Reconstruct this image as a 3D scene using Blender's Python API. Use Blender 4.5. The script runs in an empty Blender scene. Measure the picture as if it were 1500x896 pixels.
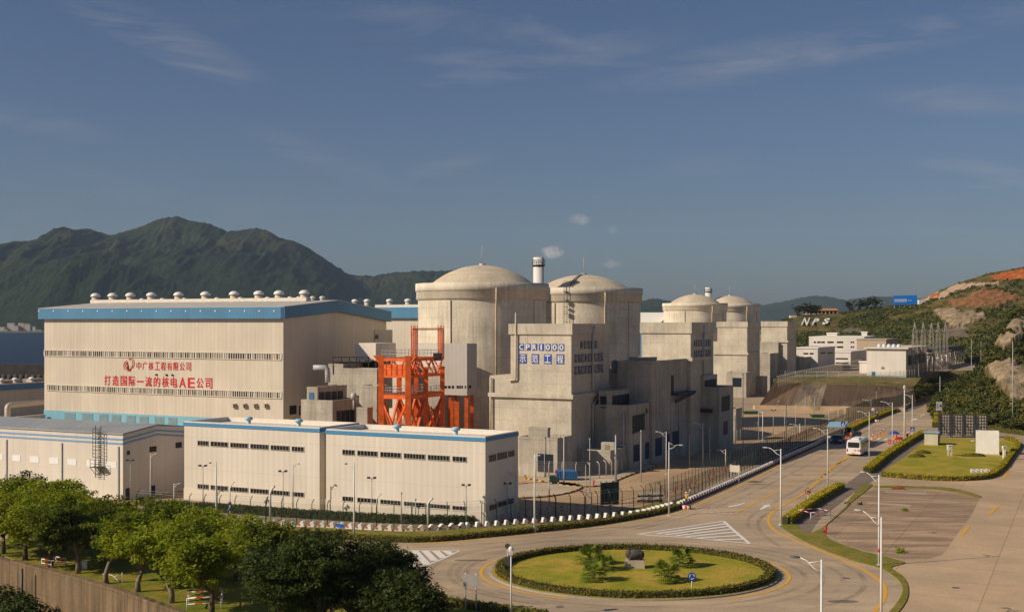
import bpy, bmesh, math, random
import numpy as np
from mathutils import Vector
from mathutils.geometry import tessellate_polygon
R_ = math.radians
scene = bpy.context.scene
COL = scene.collection
# ------------------------------------------------------------------ camera, sky, sun, exposure
F, H, HY = 1820.0, 25.0, 472.0          # focal length in photo pixels, eye height, horizon row
cam_d = bpy.data.cameras.new('camera'); cam = bpy.data.objects.new('camera', cam_d); COL.objects.link(cam)
cam.location = (0, 0, H); cam.rotation_euler = (R_(90), 0, 0)
cam_d.sensor_width = 36; cam_d.lens = 36*F/1500; cam_d.shift_y = (HY-448)/1500
cam_d.clip_start = 0.5; cam_d.clip_end = 40000
scene.camera = cam
SUN_EL = R_(31.5)
SUN_H = Vector((-0.94, -0.34)).normalized()     # horizontal direction towards the sun
SUN_DIR = Vector((SUN_H.x*math.cos(SUN_EL), SUN_H.y*math.cos(SUN_EL), math.sin(SUN_EL)))
world = bpy.data.worlds.new('World'); scene.world = world; world.use_nodes = True
wn = world.node_tree; wl = wn.links
bgn = wn.nodes['Background']
sky = wn.nodes.new('ShaderNodeTexSky'); sky.sky_type = 'NISHITA'; sky.sun_disc = False
sky.sun_elevation = SUN_EL; sky.sun_rotation = math.atan2(SUN_H.x, SUN_H.y)
sky.altitude = 0; sky.air_density = 1.0; sky.dust_density = 1.0; sky.ozone_density = 1.6
SKY_STR = 0.059
bgn.inputs['Strength'].default_value = SKY_STR
def nd(t, typ, **kw):
    n = t.nodes.new(typ)
    for k, v in kw.items():
        if k.startswith('i_'):
            key = k[2:]
            n.inputs[int(key) if key.isdigit() else key].default_value = v
        else: setattr(n, k, v)
    return n
def math_(t, op, a, b=None, c=None, clamp=False):
    n = t.nodes.new('ShaderNodeMath'); n.operation = op; n.use_clamp = clamp
    for i, x in enumerate((a, b, c)):
        if x is None: continue
        if isinstance(x, (int, float)): n.inputs[i].default_value = x
        else: t.links.new(x, n.inputs[i])
    return n.outputs[0]
def mixc(t, fac, a, b, mode='MIX'):
    n = t.nodes.new('ShaderNodeMix'); n.data_type = 'RGBA'; n.blend_type = mode
    for i, x in ((0, fac), (6, a), (7, b)):
        if isinstance(x, (int, float)): n.inputs[i].default_value = x
        elif isinstance(x, (tuple, list)): n.inputs[i].default_value = (*x[:3], 1)
        else: t.links.new(x, n.inputs[i])
    return n.outputs[2]
def ramp(t, fac, stops):
    n = t.nodes.new('ShaderNodeValToRGB'); e = n.color_ramp.elements
    while len(e) < len(stops): e.new(0.5)
    for el, (p, c) in zip(e, stops):
        el.position = p; el.color = (c, c, c, 1) if isinstance(c, (int, float)) else (*c, 1)
    t.links.new(fac, n.inputs[0]); return n.outputs[0]
# thin cirrus and three small puffs, tied to directions in the sky
tc = nd(wn, 'ShaderNodeTexCoord'); gen = tc.outputs['Generated']
def wmap(scale, rot=(0, 0, 0)):
    m = nd(wn, 'ShaderNodeMapping'); m.inputs['Scale'].default_value = scale; m.inputs['Rotation'].default_value = rot
    wl.new(gen, m.inputs[0]); return m.outputs[0]
n1 = nd(wn, 'ShaderNodeTexNoise', i_Scale=1.0, i_Detail=7.0, i_Roughness=0.62, i_Distortion=0.5); wl.new(wmap((5, 3, 26), (0, R_(-12), 0)), n1.inputs['Vector'])
n2 = nd(wn, 'ShaderNodeTexNoise', i_Scale=3.2, i_Detail=2.0); wl.new(wmap((1, 1, 2.2)), n2.inputs['Vector'])
sep = nd(wn, 'ShaderNodeSeparateXYZ'); wl.new(gen, sep.inputs[0])
cir = math_(wn, 'MULTIPLY', ramp(wn, n1.outputs[0], [(0.5, 0), (0.8, 1)]), ramp(wn, n2.outputs[0], [(0.47, 0), (0.68, 1)]))
cir = math_(wn, 'MULTIPLY', cir, ramp(wn, sep.outputs[2], [(0.03, 0), (0.12, 1)]))
pn = nd(wn, 'ShaderNodeTexNoise', i_Scale=160.0, i_Detail=5.0, i_Roughness=0.6); wl.new(gen, pn.inputs['Vector'])
puff = None
for (px, py, rx, rz, st) in ((808, 370, 17, 11, 1.0), (850, 321, 15, 9, .55), (897, 387, 16, 7, .4), (899, 337, 8, 8, .22)):
    d = Vector(((px-750)/F, 1, (HY-py)/F)).normalized()
    dx = math_(wn, 'DIVIDE', math_(wn, 'SUBTRACT', sep.outputs[0], d.x), rx/F)
    dz = math_(wn, 'DIVIDE', math_(wn, 'SUBTRACT', sep.outputs[2], d.z), rz/F)
    q = math_(wn, 'ADD', math_(wn, 'MULTIPLY', dx, dx), math_(wn, 'MULTIPLY', dz, dz))
    q = math_(wn, 'ADD', q, math_(wn, 'MULTIPLY', math_(wn, 'SUBTRACT', pn.outputs[0], 0.5), 2.6))
    q = math_(wn, 'MULTIPLY', math_(wn, 'SUBTRACT', 1.0, q, clamp=True), st)
    q = math_(wn, 'MULTIPLY', q, math_(wn, 'GREATER_THAN', sep.outputs[1], 0.0))
    puff = q if puff is None else math_(wn, 'MAXIMUM', puff, q)
streak = None
sn = nd(wn, 'ShaderNodeTexNoise', i_Scale=1.0, i_Detail=8.0, i_Roughness=0.66, i_Distortion=0.8); wl.new(wmap((9, 5, 46), (0, R_(-17), 0)), sn.inputs['Vector'])
sn2 = nd(wn, 'ShaderNodeTexNoise', i_Scale=1.0, i_Detail=8.0, i_Roughness=0.66, i_Distortion=0.8); wl.new(wmap((9, 5, 46), (0, R_(9), 0)), sn2.inputs['Vector'])
for (px, py, rx, ry, ang, st, nn_) in ((235, 55, 165, 34, 22, 1.0, sn), (60, 180, 110, 20, 10, .5, sn), (470, 230, 150, 26, 20, .55, sn), (655, 243, 75, 15, -12, .75, sn2), (1120, 85, 260, 34, -8, .9, sn2), (1420, 145, 140, 26, 4, .8, sn2), (1400, 40, 200, 26, -10, .6, sn2), (690, 40, 200, 24, 8, .35, sn)):
    d = Vector(((px-750)/F, 1, (HY-py)/F)).normalized(); ca, sa = math.cos(R_(ang)), math.sin(R_(ang))
    ex = math_(wn, 'SUBTRACT', sep.outputs[0], d.x); ez = math_(wn, 'SUBTRACT', sep.outputs[2], d.z)
    u_ = math_(wn, 'DIVIDE', math_(wn, 'SUBTRACT', math_(wn, 'MULTIPLY', ex, ca), math_(wn, 'MULTIPLY', ez, sa)), rx/F)
    v_ = math_(wn, 'DIVIDE', math_(wn, 'ADD', math_(wn, 'MULTIPLY', ex, sa), math_(wn, 'MULTIPLY', ez, ca)), ry/F)
    q = math_(wn, 'SUBTRACT', 1.0, math_(wn, 'ADD', math_(wn, 'MULTIPLY', u_, u_), math_(wn, 'MULTIPLY', v_, v_)), clamp=True)
    q = math_(wn, 'MULTIPLY', math_(wn, 'MULTIPLY', q, ramp(wn, nn_.outputs[0], [(.40, 0), (.72, 1)])), st)
    q = math_(wn, 'MULTIPLY', q, math_(wn, 'GREATER_THAN', sep.outputs[1], 0.0))
    streak = q if streak is None else math_(wn, 'ADD', streak, q)
SKY_TINT = (0.59, 0.665, 0.86)
c0 = mixc(wn, 1.0, sky.outputs[0], SKY_TINT, 'MULTIPLY')
c1 = mixc(wn, math_(wn, 'MULTIPLY', cir, 0.30), c0, (7.5, 7.0, 6.6))
c1 = mixc(wn, math_(wn, 'MULTIPLY', streak, 0.36), c1, (6.2, 5.9, 5.7))
c2 = mixc(wn, math_(wn, 'MULTIPLY', puff, 0.75), c1, (9.0, 8.0, 7.0))
wl.new(c2, bgn.inputs['Color'])
sun_d = bpy.data.lights.new('sun', 'SUN'); sun = bpy.data.objects.new('sun', sun_d); COL.objects.link(sun)
sun_d.energy = 4.25; sun_d.angle = R_(0.53); sun_d.color = (1.0, 0.865, 0.68)
sun.rotation_euler = SUN_DIR.to_track_quat('Z', 'Y').to_euler(); sun.location = (0, 0, 300)
vs = scene.view_settings; vs.view_transform = 'Standard'; vs.look = 'None'; vs.exposure = 0.1; vs.gamma = 1; vs.use_curve_mapping = False
try: scene.cycles.max_bounces = 6; scene.cycles.transparent_max_bounces = 24; scene.cycles.volume_bounces = 0; scene.cycles.diffuse_bounces = 3
except Exception: pass

HAZE_D = 0.000041
# ------------------------------------------------------------------ helpers
rng = random.Random(7); nrng = np.random.default_rng(7)
def P(px, py, z=0.0):
    Y = F*(H-z)/(py-HY); return Vector(((px-750)*Y/F, Y, z))
def at(px, Y, z=0.0): return Vector(((px-750)*Y/F, Y, z))
def zat(py, Y): return H-(py-HY)*Y/F
def tag(o, label=None, cat=None, group=None, kind=None):
    if label: o['label'] = label
    if cat: o['category'] = cat
    if group: o['group'] = group
    if kind: o['kind'] = kind
    return o
def thing(name, loc, label, cat, group=None):
    o = bpy.data.objects.new(name, None); COL.objects.link(o); o.location = loc; o.empty_display_size = .5
    return tag(o, label, cat, group)
def wpos(o):
    v = Vector(o.location)
    while o.parent: o = o.parent; v = v+Vector(o.location)
    return v
class MB:
    """collects polygons with UVs in metres; build() links them as one mesh object"""
    def __init__(s): s.v = []; s.f = []; s.uv = []; s.sm = []; s.mi = []
    def face(s, pts, uv=None, smooth=False, mi=0):
        i = len(s.v); s.v += [tuple(p) for p in pts]; s.f.append(tuple(range(i, i+len(pts)))); s.sm.append(smooth); s.mi.append(mi)
        if uv is None:
            p = [Vector(q) for q in pts]; n = Vector((0, 0, 0))
            for a in range(len(p)):
                b, c = p[a], p[(a+1) % len(p)]; n += b.cross(c)
            n = n.normalized() if n.length > 1e-12 else Vector((0, 0, 1))
            if abs(n.z) < .75:
                t = Vector((-n.y, n.x, 0)).normalized(); uv = [(q.dot(t), q.z) for q in p]
            else: uv = [(q.x, q.y) for q in p]
        s.uv += uv
    def hexa(s, b, t, mi=0, cap=True):
        """b, t: bottom and top loops (ccw seen from above)"""
        n = len(b)
        for i in range(n):
            j = (i+1) % n; s.face([b[i], b[j], t[j], t[i]], mi=mi)
        if cap: s.face(list(t), mi=mi); s.face(list(reversed(b)), mi=mi)
    def box(s, o, ax, ay, az, mi=0):
        o, ax, ay, az = map(Vector, (o, ax, ay, az))
        if ax.cross(ay).dot(az) < 0: ax, ay = ay, ax
        b = [o, o+ax, o+ax+ay, o+ay]; s.hexa(b, [p+az for p in b], mi)
    def cbox(s, c, sx, sy, sz, rz=0, mi=0):
        """box with the centre of its bottom at c"""
        c = Vector(c); a = Vector((math.cos(rz), math.sin(rz), 0)); b = Vector((-math.sin(rz), math.cos(rz), 0))
        s.box(c-a*sx/2-b*sy/2, a*sx, b*sy, Vector((0, 0, sz)), mi)
    def prism(s, poly, z0, z1, mi=0):
        a = sum(poly[i][0]*poly[(i+1) % len(poly)][1]-poly[(i+1) % len(poly)][0]*poly[i][1] for i in range(len(poly)))
        if a < 0: poly = poly[::-1]
        b = [Vector((p[0], p[1], z0)) for p in poly]; t = [Vector((p[0], p[1], z1)) for p in poly]
        s.hexa(b, t, mi, cap=False); s.poly(t, mi)
    def poly(s, pts, mi=0):
        for tri in tessellate_polygon([[Vector(p) for p in pts]]):
            q = [Vector(pts[i]) for i in tri]
            if (q[1]-q[0]).cross(q[2]-q[0]).z < 0: q = [q[0], q[2], q[1]]
            s.face(q, mi=mi)
    def bar(s, a, b, w, h=None, mi=0):
        """square bar from a to b"""
        a, b = Vector(a), Vector(b); d = (b-a)
        if d.length < 1e-6: return
        d.normalize(); u = d.cross(Vector((0, 0, 1)))
        u = Vector((1, 0, 0)) if u.length < 1e-3 else u.normalized()
        w_ = u.cross(d).normalized(); h = h or w
        q = [u*w/2+w_*h/2, -u*w/2+w_*h/2, -u*w/2-w_*h/2, u*w/2-w_*h/2]
        A = [a+x for x in q]; B = [b+x for x in q]
        for i in range(4):
            j = (i+1) % 4; s.face([A[j], A[i], B[i], B[j]], mi=mi)
        s.face(A, mi=mi); s.face(B[::-1], mi=mi)
    def tube(s, path, r, seg=8, mi=0, cap=True):
        path = [Vector(p) for p in path]; n = len(path)
        rr = r if isinstance(r, (list, tuple)) else [r]*n
        rings = []; pu = None; L = 0
        for i, p in enumerate(path):
            d = (path[min(i+1, n-1)]-path[max(i-1, 0)]).normalized()
            u = (Vector((1, 0, 0)) if abs(d.x) < .9 else Vector((0, 1, 0))) if pu is None else pu
            u = (u-d*u.dot(d)).normalized(); w = d.cross(u); pu = u
            rings.append([p+(u*math.cos(2*math.pi*k/seg)+w*math.sin(2*math.pi*k/seg))*rr[i] for k in range(seg)])
        for i in range(n-1):
            l2 = L+(path[i+1]-path[i]).length
            for k in range(seg):
                j = (k+1) % seg; c = 2*math.pi*rr[i]/seg
                s.face([rings[i][k], rings[i][j], rings[i+1][j], rings[i+1][k]], [(k*c, L), (k*c+c, L), (k*c+c, l2), (k*c, l2)], True, mi)
            L = l2
        if cap: s.face(rings[0][::-1], mi=mi); s.face(rings[-1], mi=mi)
    def lathe(s, c, prof, seg=48, mi=0, a0=0, a1=2*math.pi, sy=1.0, smooth=True):
        c = Vector(c); Rm = max(p[0] for p in prof); n = seg
        def q(r, z, a): return c+Vector((math.sin(a)*r, -math.cos(a)*r*sy, z))
        L = 0
        for (r0, z0), (r1, z1) in zip(prof, prof[1:]):
            l2 = L+math.hypot(r1-r0, z1-z0)
            for k in range(n):
                a, b = a0+(a1-a0)*k/n, a0+(a1-a0)*(k+1)/n
                uv = [(a*Rm, L), (b*Rm, L), (b*Rm, l2), (a*Rm, l2)]
                pts = [q(r0, z0, a), q(r0, z0, b), q(r1, z1, b), q(r1, z1, a)]
                if r0 < 1e-6: pts.pop(1); uv.pop(1)
                elif r1 < 1e-6: pts.pop(2); uv.pop(2)
                s.face(pts, uv, smooth, mi)
            L = l2
    def ball(s, c, rx, ry=None, rz=None, seg=12, rings=8, mi=0, jit=0):
        ry = ry or rx; rz = rz or rx; c = Vector(c); g = random.Random(int(c.x*100)+int(c.y*10))
        pt = {}
        for i in range(rings+1):
            for k in range(seg):
                t, a = math.pi*i/rings, 2*math.pi*k/seg; j = 1+g.uniform(-jit, jit)
                if i in (0, rings) and k: pt[i, k] = pt[i, 0]; continue
                pt[i, k] = c+Vector((math.sin(t)*math.cos(a)*rx, math.sin(t)*math.sin(a)*ry, -math.cos(t)*rz))*j
        for i in range(rings):
            for k in range(seg):
                j = (k+1) % seg; q = [pt[i, k], pt[i, j], pt[i+1, j], pt[i+1, k]]
                if i == 0: q = [q[0], q[2], q[3]]
                elif i == rings-1: q = [q[0], q[1], q[2]]
                s.face(q, None, True, mi)
    def build(s, name, mat, parent=None, weld=False):
        off = wpos(parent) if parent else None
        me = bpy.data.meshes.new(name)
        V = np.array(s.v, dtype=float).reshape(-1, 3)
        if parent is None:
            off = Vector(((V[:, 0].min()+V[:, 0].max())/2, (V[:, 1].min()+V[:, 1].max())/2, V[:, 2].min()))
        V = V-np.array(off)
        me.from_pydata(V.tolist(), [], s.f)
        uvl = me.uv_layers.new(name='UVMap'); uvl.data.foreach_set('uv', np.array(s.uv, dtype=np.float32).ravel())
        me.polygons.foreach_set('use_smooth', s.sm)
        mats = mat if isinstance(mat, (list, tuple)) else [mat]
        for m in mats: me.materials.append(m)
        if len(mats) > 1: me.polygons.foreach_set('material_index', s.mi)
        if weld or any(s.sm):
            bm = bmesh.new(); bm.from_mesh(me); bmesh.ops.remove_doubles(bm, verts=bm.verts, dist=1e-4); bm.to_mesh(me); bm.free()
        me.update()
        o = bpy.data.objects.new(name, me); COL.objects.link(o)
        if parent: o.parent = parent
        else: o.location = off
        return o
def children(o): return [c for c in bpy.data.objects if c.parent == o]
def copy_tree(o, loc=None, rz=None, scale=None, label=None, parent=None, kids=None):
    c = o.copy(); COL.objects.link(c); c.parent = parent
    if loc is not None: c.location = loc
    if rz is not None: c.rotation_euler = (0, 0, rz)
    if scale is not None: c.scale = scale if isinstance(scale, (tuple, list)) else (scale,)*3
    if label: c['label'] = label
    for ch in (list(o.children) if kids is None else kids): copy_tree(ch, parent=c)
    return c
def cat_rom(pts, n=8, closed=False):
    pts = [Vector(p) for p in pts]; out = []; m = len(pts)
    for i in range(m if closed else m-1):
        g = lambda k: pts[k % m] if closed else pts[min(max(k, 0), m-1)]
        a, b, c, d = g(i-1), g(i), g(i+1), g(i+2)
        for k in range(n):
            t = k/n
            out.append(.5*((2*b)+(c-a)*t+(2*a-5*b+4*c-d)*t*t+(3*b-a-3*c+d)*t**3))
    if not closed: out.append(pts[-1])
    return out
def ppath(px, n=6, z=0.0, closed=False): return cat_rom([P(a, b, z) for a, b in px], n, closed)
def ribbon(path, w, z, dash=None):
    """flat strip along a path; dash = (on, off) metres"""
    mb = MB(); L = 0; path = [Vector((p[0], p[1], 0)) for p in path]
    dense = []
    for a, b in zip(path, path[1:]):
        k = max(1, int((b-a).length/ (0.8 if dash else 3)))
        dense += [a.lerp(b, i/k) for i in range(k)]
    dense.append(path[-1]); nrm = []
    for i in range(len(dense)):
        d = (dense[min(i+1, len(dense)-1)]-dense[max(i-1, 0)]); d.normalize(); nrm.append(Vector((-d.y, d.x, 0)))
    for i in range(len(dense)-1):
        a, b = dense[i], dense[i+1]; l = (b-a).length
        if dash is None or (L % (dash[0]+dash[1])) < dash[0]:
            n0, n1 = nrm[i]*w/2, nrm[i+1]*w/2; zz = Vector((0, 0, z))
            mb.face([a-n0+zz, b-n1+zz, b+n1+zz, a+n0+zz])
        L += l
    return mb
def quads_mesh(name, Q, mat, smooth=False):
    """Q: N x 4 x 3 array -> mesh data"""
    N = len(Q); me = bpy.data.meshes.new(name)
    me.vertices.add(N*4); me.vertices.foreach_set('co', Q.reshape(-1).astype(np.float32))
    me.loops.add(N*4); me.loops.foreach_set('vertex_index', np.arange(N*4, dtype=np.int32))
    me.polygons.add(N); me.polygons.foreach_set('loop_start', np.arange(0, N*4, 4, dtype=np.int32))
    me.update(calc_edges=True); me.materials.append(mat); return me
def leaf_quads(C, nrm, size, g, aspect=.55):
    """rhombic leaves at C (N x 3) around normals nrm"""
    N = len(C); nrm = nrm/np.maximum(np.linalg.norm(nrm, axis=1, keepdims=True), 1e-6)
    r = g.normal(size=(N, 3)); u = np.cross(nrm, r); u /= np.maximum(np.linalg.norm(u, axis=1, keepdims=True), 1e-6)
    v = np.cross(nrm, u); s = (size*g.uniform(.6, 1.35, N))[:, None]
    return np.stack([C-u*s, C-v*s*aspect, C+u*s, C+v*s*aspect], axis=1)
class Fr:
    """a building corner with its two wall directions: L runs off to the left and back, R to the right and back"""
    def __init__(s, px, py, theta=27.5, Y=None, z0=0.0):
        s.C = at(px, Y, z0) if Y else P(px, py, z0); s.z0 = z0; t = R_(theta); s.s, s.c = math.sin(t), math.cos(t)
        s.dL = Vector((-s.c, s.s, 0)); s.dR = Vector((s.s, s.c, 0)); s.nL = -s.dR; s.nR = -s.dL
    def tL(s, px):
        u = (px-750)/F; return (s.C.x-u*s.C.y)/(s.c+u*s.s)
    def tR(s, px):
        u = (px-750)/F; return (u*s.C.y-s.C.x)/(s.s-u*s.c)
    def pL(s, px, py=None, z=None):
        p = s.C+s.dL*s.tL(px); p.z = z if z is not None else zat(py, p.y); return p
    def pR(s, px, py=None, z=None):
        p = s.C+s.dR*s.tR(px); p.z = z if z is not None else zat(py, p.y); return p
    def z(s, py): return zat(py, s.C.y)
    def box(s, mb, l0, l1, r0, r1, z0, z1, mi=0):
        o = s.C+s.dL*l0+s.dR*r0; o.z = z0
        mb.box(o, s.dR*(r1-r0), s.dL*(l1-l0), Vector((0, 0, z1-z0)), mi)
    def rect(s, side, x0, y0, x1, y1):
        """photo rectangle on a wall -> (t0, t1, zlow, zhigh)"""
        t0, t1 = (s.tL(x0), s.tL(x1)) if side == 'L' else (s.tR(x0), s.tR(x1))
        Y = (s.C+(s.dL if side == 'L' else s.dR)*t0).y
        return min(t0, t1), max(t0, t1), zat(max(y0, y1), Y), zat(min(y0, y1), Y)
    def panel(s, mb, side, t0, t1, z0, z1, d0, d1, mi=0, off=0.0):
        """slab on a wall, from d0 to d1 metres out of it; off = how far that wall is set back"""
        if side == 'L': s.box(mb, t0, t1, off-d1, off-d0, z0, z1, mi)
        else: s.box(mb, off-d1, off-d0, t0, t1, z0, z1, mi)
# ------------------------------------------------------------------ materials
MC = {}
def newmat(name):
    m = bpy.data.materials.new(name); m.use_nodes = True; t = m.node_tree
    b = t.nodes['Principled BSDF']; b.inputs['Specular IOR Level'].default_value = .3; MC[name] = m
    return m, t, b
def coords(t, scale=(1, 1, 1), uv=False, rot=0.0):
    c = nd(t, 'ShaderNodeTexCoord'); mp = nd(t, 'ShaderNodeMapping'); mp.inputs['Scale'].default_value = scale
    mp.inputs['Rotation'].default_value = (0, 0, rot)
    t.links.new(c.outputs['UV' if uv else 'Object'], mp.inputs[0]); return mp.outputs[0]
def noise(t, vec, sc, det=4.0, rough=.55, dist=0.0):
    n = nd(t, 'ShaderNodeTexNoise', i_Scale=sc, i_Detail=det, i_Roughness=rough, i_Distortion=dist); t.links.new(vec, n.inputs['Vector']); return n.outputs[0]
def bump(t, b, h, st=.3, dist=.05):
    n = nd(t, 'ShaderNodeBump', i_Strength=st, i_Distance=dist); t.links.new(h, n.inputs['Height']); t.links.new(n.outputs[0], b.inputs['Normal'])
def plain(name, col, rough=.6, var=.12, scale=1.5, spec=.3, metal=0.0):
    if name in MC: return MC[name]
    m, t, b = newmat(name); v = coords(t)
    k = ramp(t, noise(t, v, scale), [(.3, 1-var), (.7, 1+var)])
    t.links.new(mixc(t, 1.0, col, k, 'MULTIPLY'), b.inputs['Base Color'])
    b.inputs['Roughness'].default_value = rough; b.inputs['Specular IOR Level'].default_value = spec; b.inputs['Metallic'].default_value = metal
    return m
def concrete(name, col, dark=.55, lift=2.4, panel=3.6, streaks=1.0):
    """board-marked concrete: pour lines, panel joints, rain streaks, blotches (UV in metres)"""
    m, t, b = newmat(name); uv = coords(t, uv=True); ob = coords(t)
    st = noise(t, coords(t, (1.1, .07, 1), uv=True), 1.0, 5, .6)
    st2 = noise(t, coords(t, (3.5, .12, 1), uv=True), 1.0, 3, .6)
    bl = noise(t, ob, .16, 5, .6); fi = noise(t, ob, 2.6, 5, .7)
    br = nd(t, 'ShaderNodeTexBrick', offset=0.0, i_Scale=1.0); t.links.new(uv, br.inputs['Vector'])
    br.inputs['Color1'].default_value = (.92, .92, .92, 1); br.inputs['Color2'].default_value = (1.06, 1.06, 1.06, 1); br.inputs['Mortar'].default_value = (.58, .56, .53, 1)
    br.inputs['Mortar Size'].default_value = .035; br.inputs['Mortar Smooth'].default_value = .3
    br.inputs['Brick Width'].default_value = panel; br.inputs['Row Height'].default_value = lift
    c = mixc(t, ramp(t, st, [(.36, .75*streaks), (.6, 0)]) if False else math_(t, 'MULTIPLY', ramp(t, st, [(.36, .85*streaks), (.6, 0)]), ramp(t, noise(t, ob, .09, 3, .5), [(.36, .25), (.62, 1)])), col, tuple(x*dark*y for x, y in zip(col, (.98, .96, .9))))
    c = mixc(t, ramp(t, st2, [(.56, 0), (.72, .38*streaks)]), c, tuple(min(1, x*1.25) for x in col))
    c = mixc(t, 1.0, c, ramp(t, bl, [(.3, .78), (.7, 1.16)]), 'MULTIPLY')
    c = mixc(t, 1.0, c, ramp(t, fi, [(.25, .84), (.75, 1.12)]), 'MULTIPLY')
    c = mixc(t, math_(t, 'MULTIPLY', ramp(t, noise(t, ob, .14, 3, .5), [(.35, .3), (.65, .9)]), 1.0), c, br.outputs[0], 'MULTIPLY')
    t.links.new(c, b.inputs['Base Color']); b.inputs['Roughness'].default_value = .9
    bump(t, b, fi, .25, .04); return m
def cladding(name, col, rib=.5, sheet=6.0, stain=.12):
    """ribbed sheet metal: vertical ribs, sheet laps, faint dirt runs"""
    m, t, b = newmat(name); uv = coords(t, uv=True)
    sp = nd(t, 'ShaderNodeSeparateXYZ'); t.links.new(uv, sp.inputs[0])
    w = math_(t, 'PINGPONG', sp.outputs[0], rib/2); w = math_(t, 'DIVIDE', w, rib/2)
    ribm = ramp(t, w, [(.0, .84), (.16, 1.0), (.9, 1.0), (1.0, 1.03)])
    lap = math_(t, 'LESS_THAN', math_(t, 'FRACT', math_(t, 'DIVIDE', sp.outputs[1], sheet)), .012)
    st = noise(t, coords(t, (.9, .05, 1), uv=True), 1.0, 4, .55); bl = noise(t, coords(t), .12, 3)
    sheetv = nd(t, 'ShaderNodeTexWhiteNoise', noise_dimensions='1D'); t.links.new(math_(t, 'FLOOR', math_(t, 'DIVIDE', sp.outputs[0], rib*4)), sheetv.inputs['W'])
    c = mixc(t, ramp(t, st, [(.38, stain*2.2), (.62, 0)]), col, tuple(x*.62 for x in col))
    c = mixc(t, 1.0, c, ramp(t, bl, [(.3, .93), (.7, 1.05)]), 'MULTIPLY')
    c = mixc(t, 1.0, c, ramp(t, sheetv.outputs[0], [(0, .955), (1, 1.03)]), 'MULTIPLY')
    c = mixc(t, .45, c, ribm, 'MULTIPLY'); c = mixc(t, math_(t, 'MULTIPLY', lap, .3), c, tuple(x*.5 for x in col))
    t.links.new(c, b.inputs['Base Color']); b.inputs['Roughness'].default_value = .5
    bump(t, b, w, .35, .05); return m
def paving(name, col, joint=None, rot=R_(25), stain=.5, stain_col=(.10, .085, .07), scale=.09, fine=.14, mottled=.0, dirt_len=(1, 1, 1)):
    m, t, b = newmat(name); ob = coords(t)
    big = noise(t, ob, scale*.35, 4, .55); mid = noise(t, coords(t, dirt_len, rot=rot), scale*1.6, 6, .62, .4); fi = noise(t, ob, 2.4, 5, .7); gr = noise(t, ob, 14, 2, .6)
    c = mixc(t, ramp(t, mid, [(.42, stain), (.66, 0)]), col, stain_col)
    c = mixc(t, 1.0, c, ramp(t, big, [(.3, .84), (.7, 1.13)]), 'MULTIPLY')
    c = mixc(t, 1.0, c, ramp(t, fi, [(.25, 1-fine), (.75, 1+fine)]), 'MULTIPLY')
    c = mixc(t, 1.0, c, ramp(t, gr, [(.25, .9), (.75, 1.1)]), 'MULTIPLY')
    if joint:
        br = nd(t, 'ShaderNodeTexBrick', offset=0.0, i_Scale=1.0); t.links.new(coords(t, rot=rot), br.inputs['Vector'])
        br.inputs['Color1'].default_value = (.9, .9, .9, 1); br.inputs['Color2'].default_value = (1.06, 1.05, 1.04, 1); br.inputs['Mortar'].default_value = (.5, .48, .45, 1)
        br.inputs['Mortar Size'].default_value = .05; br.inputs['Mortar Smooth'].default_value = .4; br.inputs['Brick Width'].default_value = joint[0]; br.inputs['Row Height'].default_value = joint[1]
        c = mixc(t, .8, c, br.outputs[0], 'MULTIPLY')
    t.links.new(c, b.inputs['Base Color']); b.inputs['Roughness'].default_value = .85; bump(t, b, fi, .2, .02); return m
def turf(name, a, b_, dry, scale=.35):
    m, t, b = newmat(name); ob = coords(t)
    n = noise(t, ob, scale, 5, .6); f = noise(t, ob, 5, 5, .75); d = noise(t, ob, scale*.45, 4, .6); s = noise(t, coords(t, (1, 3, 1)), 1.3, 4, .7)
    c = mixc(t, ramp(t, n, [(.35, 0), (.65, 1)]), a, b_)
    c = mixc(t, ramp(t, d, [(.44, 0), (.62, .85)]), c, dry)
    c = mixc(t, 1.0, c, ramp(t, f, [(.25, .6), (.75, 1.4)]), 'MULTIPLY'); c = mixc(t, 1.0, c, ramp(t, s, [(.3, .8), (.7, 1.2)]), 'MULTIPLY')
    t.links.new(c, b.inputs['Base Color']); b.inputs['Roughness'].default_value = .95; b.inputs['Specular IOR Level'].default_value = .1
    bump(t, b, f, .8, .08); return m
def foliage(name, a, b_, c_=None, trans=.3, var=.6):
    m, t, b = newmat(name); g = nd(t, 'ShaderNodeNewGeometry'); oi = nd(t, 'ShaderNodeObjectInfo')
    n = noise(t, coords(t), .55, 3)
    c = mixc(t, g.outputs['Random Per Island'], a, b_)
    if c_: c = mixc(t, ramp(t, n, [(.42, 0), (.66, 1)]), c, c_)
    c = mixc(t, 1.0, c, ramp(t, oi.outputs['Random'], [(0, .86), (1, 1.14)]), 'MULTIPLY')
    t.links.new(c, b.inputs['Base Color']); b.inputs['Roughness'].default_value = .6; b.inputs['Specular IOR Level'].default_value = .2
    tr = nd(t, 'ShaderNodeBsdfTranslucent'); t.links.new(mixc(t, 1.0, c, (1.25, 1.3, .55), 'MULTIPLY'), tr.inputs[0])
    mx = nd(t, 'ShaderNodeMixShader', i_0=trans); t.links.new(b.outputs[0], mx.inputs[1]); t.links.new(tr.outputs[0], mx.inputs[2])
    t.links.new(mx.outputs[0], t.nodes['Material Output'].inputs[0]); return m
def meshwire(name, col, opac):
    m, t, b = newmat(name); b.inputs['Base Color'].default_value = (*col, 1); b.inputs['Roughness'].default_value = .5
    tr = nd(t, 'ShaderNodeBsdfTransparent'); mx = nd(t, 'ShaderNodeMixShader', i_0=opac)
    t.links.new(tr.outputs[0], mx.inputs[1]); t.links.new(b.outputs[0], mx.inputs[2]); t.links.new(mx.outputs[0], t.nodes['Material Output'].inputs[0]); return m
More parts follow.
